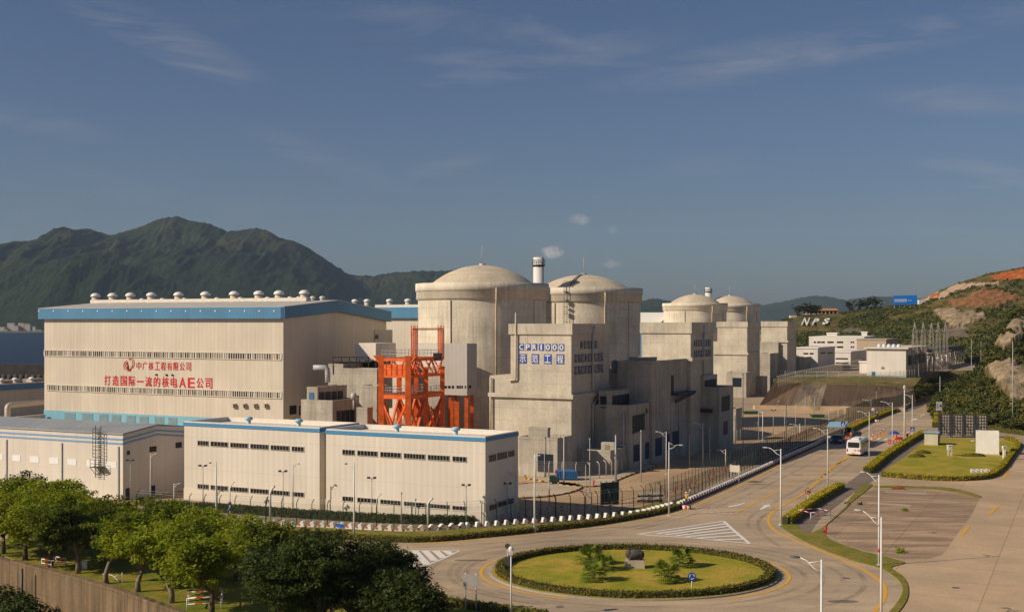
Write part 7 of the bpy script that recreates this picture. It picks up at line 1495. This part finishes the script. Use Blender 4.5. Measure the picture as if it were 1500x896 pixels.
# checkpoint: canopy, umbrella, cones, delineators, barriers
A = [P(1213, 640), P(1236, 640), P(1240, 633), P(1217, 633)]; th = thing('canopy', A[0], 'pale blue flat canopy on thin posts over the checkpoint', 'canopy'); sc = A[0].y/F; hz_ = 14.5*sc
for p in A: mb = MB(); post(mb, p, hz_, .06); mb.build('post', POLE_W, th)
mb = MB(); q = [p+up*hz_+(p-(A[0]+A[2])/2)*.18 for p in A]; q2 = [v+up*.18+(up*.12 if i in (1, 2) else up*0) for i, v in enumerate(q)]; mb.hexa(q, q2); mb.build('roof', plain('canopy_blue', (.32, .52, .62), .5), th)
c = P(1310, 651.5); sc = c.y/F; th = thing('umbrella', c, 'open blue sun umbrella over the road checkpoint', 'umbrella'); hu = 21*sc; mb = MB(); post(mb, c, hu, .04); mb.cbox(c, .6, .6, .12); mb.build('pole', GREY_P, th); mb = MB(); mb.lathe(c+up*hu, [(8.2*sc, -4.6*sc), (5.6*sc, -2.2*sc), (2.4*sc, -.5*sc), (0, 0)], 10, smooth=False); mb.build('canopy', plain('umbrella_blue', (.03, .06, .36), .7, .15), th)
CONE_O = plain('cone_red', (.62, .06, .03), .6)
def cone_obj(loc, label, group):
    th = thing('traffic_cone', loc, label, 'traffic cone', group); L0 = Vector(loc); mb = MB(); mb.cbox(L0, .42, .42, .05); mb.build('base', BLACK, th); mb = MB(); mb.lathe(L0, [(.17, .05), (.04, .75), (0, .76)], 12); cn = mb.build('cone', CONE_O, th); mb = MB(); mb.lathe(L0, [(.128, .34), (.09, .52)], 12); mb.build('band', WHITE, cn); return th
pc = cone_obj(P(1255.5, 634.5), 'red and white cone standing on the open road behind the bus', 'cones behind the bus'); kc = list(pc.children); copy_tree(pc, P(1263.2, 634.5), kids=kc)
p3 = copy_tree(pc, P(1246, 642), kids=kc, label='red and white cone beside the orange dressed worker'); p3['group'] = 'cones by the worker'
for x, y in ((1323, 636), (1332, 635), (1335, 637.5), (1329, 641)): q = copy_tree(pc, P(x, y), kids=kc, label='cone in the cluster by the right hand golden hedge'); q['group'] = 'cones by the right kerb'
pd = thing('delineator_post', P(1278.5, 643), 'slim red delineator post in the row across the lanes', 'delineator post', 'row of red delineator posts'); L0 = P(1278.5, 643); mb = MB(); mb.lathe(L0, [(.2, 0), (.2, .06), (.09, .1), (.075, 1.35), (0, 1.36)], 10); mb.build('post', CONE_O, pd); mb = MB(); mb.lathe(L0, [(.095, .9), (.088, 1.1)], 10); mb.build('band', WHITE, pd); kd = list(pd.children)
for x, y in ((1285, 640), (1289.5, 637.5), (1294.6, 635), (1272.5, 646)): copy_tree(pd, P(x, y), kids=kd)
for i, (x, y, lab) in enumerate(((1238.5, 644, 'red and white water barrier between the car and the orange worker'), (1315, 648, 'red and white water barrier beside the umbrella, nearer one'), (1318.5, 645.5, 'red and white water barrier beside the umbrella, farther one'), (1306, 650, 'red barrier panel under the umbrella'))):
    c = P(x, y); th = thing('water_barrier', c, lab, 'barrier'); mb = MB(); mb.hexa([c+Vector((a, b_, 0)) for a, b_ in ((-.75, -.25), (.75, -.25), (.75, .25), (-.75, .25))], [c+Vector((a, b_, .85)) for a, b_ in ((-.7, -.1), (.7, -.1), (.7, .1), (-.7, .1))]); bo = mb.build('body', CONE_O, th); mb = MB(); [mb.box(c+Vector((-.6+.5*k, -.235, .25)), Vector((.25, 0, 0)), Vector((0, .02, 0)), up*.3) for k in range(3)]; mb.build('band', WHITE, bo)
c = P(1312, 646); th = thing('bollard', c, 'orange cylinder bollard next to the umbrella', 'bollard'); mb = MB(); mb.lathe(c, [(.32, 0), (.3, 1.3), (.2, 1.45), (0, 1.5)], 12); mb.build('body', plain('bollard_orange', (.75, .2, .03), .6), th)
# ------------------------------------------------------------------ people
def person(loc, h, facing, label, shirt, trousers, hat=None, arms=((-.1, .12, -.62), (.1, .12, -.62)), podium=False, seed=0, hatmat=None):
    """one continuous skinned body; arms = hand offsets from the shoulders (right, left) in units of height"""
    s = h/1.75; V = [(0, 0, .95), (0, .01, 1.15), (0, .02, 1.38), (0, .02, 1.50), (0, .05, 1.62), (0, .04, 1.72), (-.10, 0, .90), (-.11, .02, .50), (-.12, -.01, .09), (-.13, .13, .04), (.10, 0, .90), (.12, .02, .50), (.13, -.01, .09), (.14, .13, .04)]
    E = [(0, 1), (1, 2), (2, 3), (3, 4), (4, 5), (0, 6), (6, 7), (7, 8), (8, 9), (0, 10), (10, 11), (11, 12), (12, 13)]
    Rr = [(.155, .11), (.14, .10), (.165, .105), (.06, .06), (.095, .11), (.075, .085), (.09, .095), (.062, .068), (.045, .05), (.045, .035), (.09, .095), (.062, .068), (.045, .05), (.045, .035)]
    for sg, (dx, dy, dz) in zip((-1, 1), arms):
        sh = (sg*.19, .01, 1.42); hd = (sg*.19+dx, dy, 1.42+dz); el = tuple((a+b_)/2 for a, b_ in zip(sh, hd)); el = (el[0]+sg*.07, el[1]-.04, el[2]); i = len(V); d = Vector(hd)-Vector(el); d.normalize()
        V += [sh, el, hd, tuple(Vector(hd)+d*.09), tuple(Vector(hd)+d*.04+Vector((-sg*.045, .03, 0)))]; E += [(2, i), (i, i+1), (i+1, i+2), (i+2, i+3), (i+2, i+4)]; Rr += [(.062, .062), (.045, .045), (.032, .036), (.018, .038), (.014, .014)]
    me = bpy.data.meshes.new('body'); me.from_pydata(V, E, []); o = bpy.data.objects.new('tmp', me); COL.objects.link(o); sk = o.modifiers.new('s', 'SKIN'); sk.use_smooth_shade = True; sb = o.modifiers.new('b', 'SUBSURF'); sb.levels = 2; sb.render_levels = 2
    for v, r in zip(me.skin_vertices[0].data, Rr): v.radius = r
    me.skin_vertices[0].data[0].use_root = True
    dg = bpy.context.evaluated_depsgraph_get(); dg.update(); m2 = bpy.data.meshes.new_from_object(o.evaluated_get(dg)); bpy.data.objects.remove(o)
    m2.name = 'person'; m2.materials.clear()
    for mm in (shirt, trousers, SKIN, BLACK): m2.materials.append(mm)
    hands = [Vector(V[16]), Vector(V[21])]
    for p in m2.polygons:
        ce = p.center; k = 0
        if ce.z > 1.485: k = 2
        elif ce.z < .1 : k = 3
        elif ce.z < .93 and abs(ce.x) < .3 and min((ce-q).length for q in hands) > .11: k = 1
        elif min((ce-q).length for q in hands) < .11: k = 2
        p.material_index = k; p.use_smooth = True
    b = bpy.data.objects.new('person', m2); COL.objects.link(b); b.location = loc; b.rotation_euler = (0, 0, facing); b.scale = (s, s, s); tag(b, label, 'person')
    def kid(name, mb, mat): k = mb.build(name, mat, None); k.location = k.location; k.parent = b; return k
    mb = MB()
    if hat: mb.lathe((0, .045, 1.66), [(.135, 0), (.125, .07), (.08, .13), (0, .15)], 14); mb.lathe((0, .1, 1.665), [(.15, 0), (0, .012)], 12); kid('hat', mb, hatmat or WHITE)
    else: mb.ball((0, .025, 1.69), .108, .115, .10, 12, 8); kid('hair', mb, BLACK)
    mb = MB()
    for x in (-.035, .035): mb.ball((x, .152, 1.655), .012, .008, .010, 6, 4)
    kid('eye', mb, BLACK) if False else None
    mb = MB(); mb.ball((0, .165, 1.625), .016, .02, .026, 6, 5); mb.ball((0, .150, 1.585), .028, .010, .008, 6, 4); kid('face', mb, SKIN)
    return b
SKIN = plain('skin', (.40, .23, .15), .6, .05); VEST = plain('yellow_vest', (.62, .38, .05), .6, .1); NAVYC = plain('dark_uniform', (.03, .032, .042), .8, .2); ORC = plain('orange_jacket', (.75, .16, .02), .7, .1); GREYC = plain('grey_shirt', (.35, .36, .38), .8)
def podium(px, py, label):
    c = P(px, py, .06); th = thing('podium', c, label, 'podium'); mb = MB(); mb.lathe(c, [(.62, 0), (.62, .42), (0, .42)], 20); mb.build('drum', banded('podium_bands', (.55, .03, .025), (.8, .77, .72), .78, 0, .5), th); return c+up*.42
q = podium(1005.5, 744.5, 'round red and white podium beneath the traffic figure'); person(q, 1.8, math.pi-.6, 'traffic guard in dark uniform and white cap with one arm raised on a podium', VEST, NAVYC, True, ((-.25, .3, -.05), (.16, .22, .42)), hatmat=WHITE)
mb = MB(); hnd = q+Vector((.42, -.25, 1.95)); mb.tube([q+Vector((.3, -.2, 1.72)), hnd], .03, 5); mb.ball(hnd+Vector((.03, 0, .1)), .16, .05, .18, 10, 6); tag(mb.build('paddle', GREY_P, None), 'grey signal paddle held by the traffic guard', 'paddle')
q = podium(1285, 617, 'round red and white podium under the far guard'); person(q, 1.9, math.pi, 'far guard with white cap standing on a podium by the green fence', NAVYC, NAVYC, True, hatmat=WHITE)
person(P(1246.8, 643.5), 1.75, 2.2, 'worker in bright orange jacket behind the bus', ORC, NAVYC, False); person(P(1248.5, 639.5), 1.75, 2.6, 'guard with white cap standing beside the orange worker', GREYC, NAVYC, True, hatmat=WHITE); person(P(1255.4, 624.5), 1.8, 3.4, 'person in orange vest beside the golden hedge strip', ORC, NAVYC, True, hatmat=YELLOW)
person(P(1234.5, 639), 1.75, 2.6, 'person in dark clothes standing under the blue canopy', NAVYC, NAVYC, False); person(P(1329, 645), 1.75, 3.6, 'person in dark clothes by the thick camera mast', NAVYC, NAVYC, True, hatmat=WHITE)
# ------------------------------------------------------------------ things on the terrace and beyond
def tfr(px, py, th_=27.5, z=TZ): return Fr(px, py, th_, z0=z)
def tbuild(px, py, xl, xr, ytop, label, mat, roof, z=TZ, theta=27.5, over=.3, name='office_block', cat='building'):
    fr = tfr(px, py, theta, z); th = thing(name, fr.C, label, cat); L, D, zt = fr.tL(xl), fr.tR(xr), fr.z(ytop); mb = MB(); fr.box(mb, 0, L, 0, D, z-.5, zt); mb.build('wall', mat, th); mb = MB(); fr.box(mb, -over, L+over, -over, D+over, zt, zt+.5); mb.build('roof', roof, th); return fr, th, L, D, zt
fr, th, L, D, zt = tbuild(1327, 551.5, 1270, 1358, 511, 'cream windowless switch house with a pale flat roof before the pylons', FAR_WHITE, plain('cream_roof', (.66, .60, .5), .8), over=.9)
slab(fr, th, 'L', 1277, 544, 1282, 550, 'door', BLUE_DOOR, .1); slab(fr, th, 'L', 1291, 537, 1295.5, 540.5, 'vent_grille', plain('grille_tan', (.24, .2, .15), .8), .06); slab(fr, th, 'L', 1271, 548.5, 1326, 551.4, 'plinth', plain('plinth_blue', (.35, .48, .55), .8), .06)
for k in range(5): slab(fr, th, 'R', 1330+k*5, 521-k*.9, 1334+k*5, 535-k*1.0, 'louvre', LOUVRE, .1)
for k in range(5): p = fr.C+fr.dR*4+fr.dL*(3+k*1.6); mb = MB(); mb.lathe(Vector((p.x, p.y, zt+.5)), [(.6, 0), (.6, .9), (0, 1.1)], 10); mb.build('roof_unit', plain('unit_pale', (.6, .68, .7), .5), th)
tbuild(1272, 547, 1259, 1275, 531, 'small white frame annex left of the cream switch house', FAR_WHITE, ROOF_WHITE)
fr, th, L, D, zt = tbuild(1198, 540, 1166, 1223, 510.5, 'white two storey office with a grey side, nearest the towers', FAR_WHITE, ROOF_WHITE)
for x0, x1 in ((1177, 1184), (1186, 1191.5)): slab(fr, th, 'L', x0, 516.5, x1, 518.7, 'window', GLASS, .1)
for x0, x1 in ((1202, 1209), (1212, 1220)): slab(fr, th, 'R', x0, 516, x1, 518, 'window', GLASS, .1)
fr, th, L, D, zt = tbuild(1246, 534, 1222, 1269, 516, 'low white annex with a pitched pale roof between the offices', FAR_WHITE, ROOF_WHITE); slab(fr, th, 'L', 1224, 524, 1242, 526, 'window', GLASS, .1); slab(fr, th, 'L', 1224, 530.5, 1242, 532.5, 'window', GLASS, .1)
fr, th, L, D, zt = tbuild(1266, 524, 1185, 1283, 494.5, 'long pale office block with rows of windows and a roof hut', FAR_WHITE, ROOF_WHITE, theta=22, over=.1)
for y in (501, 508):
    for x0, x1 in ((1192, 1195), (1197, 1202), (1203, 1208), (1212, 1221), (1226, 1235), (1246, 1248), (1249, 1251)): slab(fr, th, 'L', x0, y-1.2, x1, y+1.2, 'window', GLASS, .12)
f2, t2, *_ = tbuild(1226, 520, 1211, 1230, 488.5, 'small white roof hut on the long pale office', FAR_WHITE, ROOF_WHITE, theta=22)
tbuild(1270, 520, 1262, 1272, 487, 'small white stair head at the end of the long pale office', FAR_WHITE, ROOF_WHITE, theta=22)
tbuild(1298, 530, 1255, 1315, 498, 'low tan shed behind the cream switch house', plain('tan_wall', (.45, .35, .25), .9), plain('tan_roof', (.5, .38, .26), .9))
# white cabin at the bend and its grey neighbour
fr, th, L, D, zt = tbuild(1404, 587, 1392, 1413, 573, 'white flat roofed cabin behind the shrubs at the road bend', FAR_WHITE, ROOF_WHITE, z=0.0); tbuild(1420, 585, 1410, 1426, 573, 'grey cabin beside the white cabin at the road bend', GREY_CLAD, ROOF_WHITE, z=0.0)
# gantry pylons of the switchyard
def pylon(px, py, ytop, ypeak, wpx, label):
    c = P(px, py, TZ); sc = c.y/F; th = thing('pylon', c, label, 'pylon', 'lattice gantry pylons of the switchyard'); hb, hp, w = (py-ytop)*sc, (py-ypeak)*sc, wpx*sc/2; mb = MB(); tw = w*.55
    cs = [(-1, -1), (1, -1), (1, 1), (-1, 1)]; lv = 7
    ring = lambda k: [c+Vector((a*(w+(tw-w)*k/lv), b_*(w+(tw-w)*k/lv), hb*k/lv)) for a, b_ in cs]
    for k in range(lv):
        A, B_ = ring(k), ring(k+1)
        for i in range(4): j = (i+1) % 4; mb.bar(A[i], B_[i], .11); mb.bar(A[i], B_[j], .045); mb.bar(A[j], B_[i], .045); mb.bar(B_[i], B_[j], .045)
    mb.build('tower', PYL, th); mb = MB(); T = ring(lv); pk = c+up*hp; [mb.bar(t_, pk, .1) for t_ in T]; mb.bar(T[0].lerp(pk, .5), T[1].lerp(pk, .5), .1); mb.build('peak', PYL, th); return T
PYL = plain('pylon_grey', (.33, .30, .27), .5, .1)
PT = []
for i, (px, py, yt, yp, w) in enumerate(((1340, 551, 488, 471.5, 9), (1352.5, 549, 488, 471.5, 8.5), (1364.5, 546, 488, 472, 8), (1374.5, 543, 487, 472, 7.5), (1385, 540, 487, 472, 7.2))): PT.append(pylon(px, py, yt, yp, w, ('nearest lattice pylon beside the cream switch house', 'second lattice pylon from the cream switch house', 'middle lattice pylon of the five in the switchyard', 'fourth lattice pylon from the cream switch house', 'lattice pylon farthest from the cream switch house')[i]))
for i in range(4):
    th = thing('gantry_beam', PT[i][0], 'lattice beam spanning two switchyard pylons', 'gantry beam', 'lattice beams between the pylons'); mb = MB(); a0, a1, b0_, b1_ = PT[i][0], PT[i][1], PT[i+1][0], PT[i+1][1]; n = 8
    lo = lambda t_: a0.lerp(b0_, t_); hi = lambda t_: a0.lerp(b0_, t_)+up*1.4
    mb.bar(lo(0), lo(1), .15); mb.bar(hi(0), hi(1), .15)
    for k in range(n): mb.bar(lo(k/n) if k % 2 else hi(k/n), hi((k+1)/n) if k % 2 else lo((k+1)/n), .1)
    mb.build('truss', PYL, th)
INS = plain('insulator', (.62, .58, .52), .4); proto3 = None
for r in range(5):
    for k in range(9):
        px, py = 1337+k*6.2+r*4.5, 550-r*3.2-k*1.15; c = P(px, py, TZ)
        if proto3 is None:
            proto3 = thing('insulator_post', c, 'slender switchyard insulator column among the pylons', 'insulator column', 'insulator columns in the switchyard'); mb = MB(); mb.bar(c, c+up*3.4, .28); mb.build('stand', PYL, proto3); mb = MB(); mb.lathe(c, [(.16, 3.4)]+[(.3 if j % 2 else .15, 3.5+j*.3) for j in range(9)]+[(.4, 6.3), (.4, 7.0), (0, 7.1)], 8); mb.build('insulator', INS, proto3); k3 = list(proto3.children)
        else: copy_tree(proto3, c, kids=k3, scale=(.8, .8, .55+.3*((r*7+k*3) % 5)/5))
for i in range(3):
    a, b_ = [at(x_, P(x_, y_, TZ).y, TZ+6.2) for x_, y_ in ((1352+6*i, 545-4*i), (1398+4*i, 533-3*i))]; mb = MB(); mb.tube([a, b_], .38, 8); tag(mb.build('busbar_duct', plain('duct_white', (.62, .57, .5), .5), None), ('pale busbar duct over the switchyard, nearest', 'pale busbar duct over the switchyard, middle', 'pale busbar duct over the switchyard, farthest')[i], 'busbar duct')
th = thing('busbar_hall', P(1368, 540, TZ), 'long dark open busbar structure on white columns behind the pylons', 'switchgear'); mb = MB(); a, b_ = P(1358, 541, TZ), P(1412, 531, TZ); d = b_-a; n = Vector((-d.y, d.x, 0)).normalized(); mb.box(a+up*5.6, d, n*6, up*2.2); mb.build('deck', plain('busbar_dark', (.10, .095, .09), .7, .2), th)
for k in range(14): p = a+d*k/13; mb = MB(); mb.tube([p, p+up*5.6], .3, 6); mb.build('column', INS, th)
wr = MB()
for i in range(5):
    t_ = PT[i][0]
    for s in (0, 1):
        a = t_+up*.4+Vector((s*1.2, 0, 0)); e = a+Vector((26, 34, -9)); wr.tube([a, a.lerp(e, .5)-up*2.2, e], .035, 3, cap=False)
tag(wr.build('power_line', DARK, None), 'thin overhead wires slung from the switchyard pylons', 'wires')
# scaffold-like yard clutter in front of the embankment
for i, (x, y, w, lab) in enumerate(((1099, 606, 22, 'green netted skip in the yard left of the embankment'), (1197, 611, 20, 'green netted skip at the foot of the pale embankment panel'))):
    c = P(x, y); sc = c.y/F; th = thing('skip', c, lab, 'skip'); mb = MB(); hw = w*sc/2; mb.hexa([c+Vector((a, b_, 0)) for a, b_ in ((-hw*.8, -1), (hw*.8, -1), (hw*.8, 1), (-hw*.8, 1))], [c+Vector((a, b_, .8)) for a, b_ in ((-hw, -1.3), (hw, -1.3), (hw, 1.3), (-hw, 1.3))]); mb.build('body', plain('skip_green', (.03, .14, .07), .7, .2), th); mb = MB(); mb.cbox(c+up*.8, hw*1.5, 1.8, .12); mb.build('load', plain('skip_load', (.35, .25, .15), .9), th)
# the letters on the slope, the pavilion, the blue billboard
def hill_pt(px, py, lift=.5):
    best = min((i for i in range(len(HV)) if HP[i][2] <= 1), key=lambda q: abs(HP[q][0]-px)*1.0+abs(HP[q][1]-py)); return Vector(HV[best])+Vector((0, 0, lift))
for ch, x0, x1, y0, y1 in (('N', 1173.5, 1185, 481, 470.5), ('P', 1189, 1199, 480.5, 471.5), ('S', 1204, 1214.5, 479.5, 471)):
    sB, sT = (y0-516)/(crest_at(cr_b, x0)-516), (y1-516)/(crest_at(cr_b, x0)-516); YB, YT = prof_b(x0, sB)[1], prof_b(x0, sT)[1]; o = at(x0, YB, zat(y0, YB)); tp = at(x0+4.5, YT, zat(y1, YT)); uz = (tp-o); hgt = uz.length; nn = Vector((1, 0, 0)).cross(uz).normalized(); lw_ = (x1-x0)*YB/F
    L_ = text_mesh(ch, 1, plain('letter_white', (.82, .80, .74), .7, .04), 'slope_letter', None, o+nn*2.2, (1, 0, 0), uz, width=lw_*.8, height=hgt, bold=.015, depth=.5); tag(L_, f'big white letter {ch} lying on the grassy slope', 'letter')
Yp = 975; zc_ = zat(461.5, Yp); th = thing('pavilion', at(1205, Yp, zc_), 'long pavilion with an orange tiled roof on the grassy crest', 'pavilion'); PO = plain('pavilion_wall', (.62, .48, .32), .8); mb = MB(); mb.box(at(1180, Yp, zc_-2), Vector((47*Yp/F, 0, 0)), Vector((0, 7, 0)), up*3.0); mb.build('base_wall', plain('pavilion_base', (.68, .58, .45), .8), th)
for k in range(9): mb = MB(); mb.box(at(1180.3+5.7*k, Yp, zc_+1), Vector((.7, 0, 0)), Vector((0, .7, 0)), up*2.6); mb.build('column', PO, th)
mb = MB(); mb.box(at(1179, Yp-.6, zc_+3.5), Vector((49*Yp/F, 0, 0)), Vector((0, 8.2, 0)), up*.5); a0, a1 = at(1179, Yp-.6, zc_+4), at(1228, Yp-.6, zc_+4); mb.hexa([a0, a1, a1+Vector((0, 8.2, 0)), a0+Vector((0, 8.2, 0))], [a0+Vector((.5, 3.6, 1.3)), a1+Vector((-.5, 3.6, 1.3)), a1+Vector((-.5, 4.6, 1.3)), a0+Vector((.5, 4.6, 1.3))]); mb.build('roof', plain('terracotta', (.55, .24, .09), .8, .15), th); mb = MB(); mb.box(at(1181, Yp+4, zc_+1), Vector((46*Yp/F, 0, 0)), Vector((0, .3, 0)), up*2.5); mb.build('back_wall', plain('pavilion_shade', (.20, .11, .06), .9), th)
mb = MB(); mb.box(at(1158, Yp, zc_-2.5), Vector((20*Yp/F, 0, 0)), Vector((0, 5, 0)), up*2.2); mb.build('terrace_wall', plain('pavilion_base', (.68, .58, .45), .8), th)
Yb = 940; a = at(1308.5, Yb, zat(446.5, Yb)); bw_ = 34.5*Yb/F; bh = 13.5*Yb/F; th = thing('billboard', a, 'bright blue billboard with a band of white characters on the ridge', 'billboard'); mb = MB(); mb.box(a, Vector((bw_, 0, .4)), Vector((0, .5, 0)), up*bh); bd = mb.build('board', BILL, th); mb = MB(); g = random.Random(5)
for k in range(17):
    x = bw_*(.05+.041*k)+(0 if k < 13 else .0); z = bh*.32+.4*x/bw_; 
    if k < 13:
        for dz in (0, .32, .64, .96): mb.box(a+Vector((x, -.06, z+bh*.26*dz)), Vector((bw_*.034, 0, 0)), Vector((0, .05, 0)), up*(bh*.045))
        mb.box(a+Vector((x+bw_*.015, -.08, z)), Vector((bw_*.007, 0, 0)), Vector((0, .05, 0)), up*(bh*.28)); mb.box(a+Vector((x+bw_*(.004 if k % 2 else .027), -.08, z+bh*.04)), Vector((bw_*.006, 0, 0)), Vector((0, .05, 0)), up*(bh*.2))
    else: mb.box(a+Vector((x+bw_*.05, -.06, z+bh*.1)), Vector((bw_*.03, 0, 0)), Vector((0, .05, 0)), up*(bh*.06))
mb.build('lettering', WHITE, bd)
for k in range(5): mb = MB(); p = a+Vector((bw_*(.06+.22*k), .8, -7)); mb.bar(p, p+up*(7+bh*.9), .5); mb.build('post', GREY_P, th)
p = hill_pt(1350, 450, 0); mb = MB(); mb.cbox(p, 5, 4, 3.2); tag(mb.build('hut', FAR_WHITE, None), 'small white hut just below the blue billboard ridge', 'hut')
# town on the far shore
for i, (x, y, w, h_, lab) in enumerate(((3, 481, 9, 4, 'pale low house row on the far shore, leftmost'), (9, 485, 6, 4, 'small pale house by the far water'), (17, 477, 10, 7, 'largest white block in the far shore town'), (25, 480, 6, 5, 'small white block beside the largest far block'), (32, 476, 8, 5, 'tan roofed block on the far shore'), (41, 477, 8, 5, 'pale block on the far shore beside the tan one'), (57, 485, 10, 3, 'low waterside shed on the far shore near the hall edge'), (51, 480, 4, 3, 'tiny house above the far waterside shed'))):
    Yq = 3510+3*(486-y); c = at(x, Yq, -4); zt_ = zat(y-h_*.55, Yq); sc = Yq/F; th = thing('house', c, lab, 'house', 'houses of the far shore town'); mb = MB(); mb.cbox(c, w*sc, 14, zt_+4); mb.build('wall', plain('far_wall', (.50, .46, .40), .9) if i not in (4,) else plain('far_tan', (.6, .45, .3), .9), th); mb = MB(); mb.cbox(Vector((c.x, c.y, zt_)), w*sc*1.05, 15, 1.2); mb.build('roof', plain('far_roof', (.4, .35, .3), .9), th)
mb = MB(); mb.box(at(-80, 3490, -4), Vector((170*3490/F, 0, 0)), Vector((0, 12, 0)), up*5); tag(mb.build('shore', plain('shore_stone', (.22, .19, .15), .9), None), kind='structure')
# hillside cabins at the right edge
p = Vector(min(NV, key=lambda v: abs(v[0]/v[1]*F+750-1480)+abs(HY-(v[2]-H)*F/v[1]-498))); mb = MB(); mb.cbox(p, 4, 3, 2.6); tag(mb.build('hut', FAR_WHITE, None), 'little white hut on the rocky slope at the right edge', 'hut')
# ------------------------------------------------------------------ the air
hb = MB(); hb.box(Vector((-5200, -120, -9)), Vector((13500, 0, 0)), Vector((0, 9300, 0)), up*720); hz_o = hb.build('haze', plain('tmp', (1, 1, 1)), None); hm = bpy.data.materials.new('haze'); hm.use_nodes = True; ht = hm.node_tree; ht.nodes.clear(); ho = ht.nodes.new('ShaderNodeOutputMaterial'); pv = ht.nodes.new('ShaderNodeVolumePrincipled'); pv.inputs['Color'].default_value = (.55, .74, .98, 1); pv.inputs['Density'].default_value = HAZE_D; pv.inputs['Anisotropy'].default_value = 0.0; ht.links.new(pv.outputs[0], ho.inputs['Volume']); hz_o.data.materials.clear(); hz_o.data.materials.append(hm); tag(hz_o, kind='stuff')
try: hm.cycles.homogeneous_volume = True
except Exception: pass
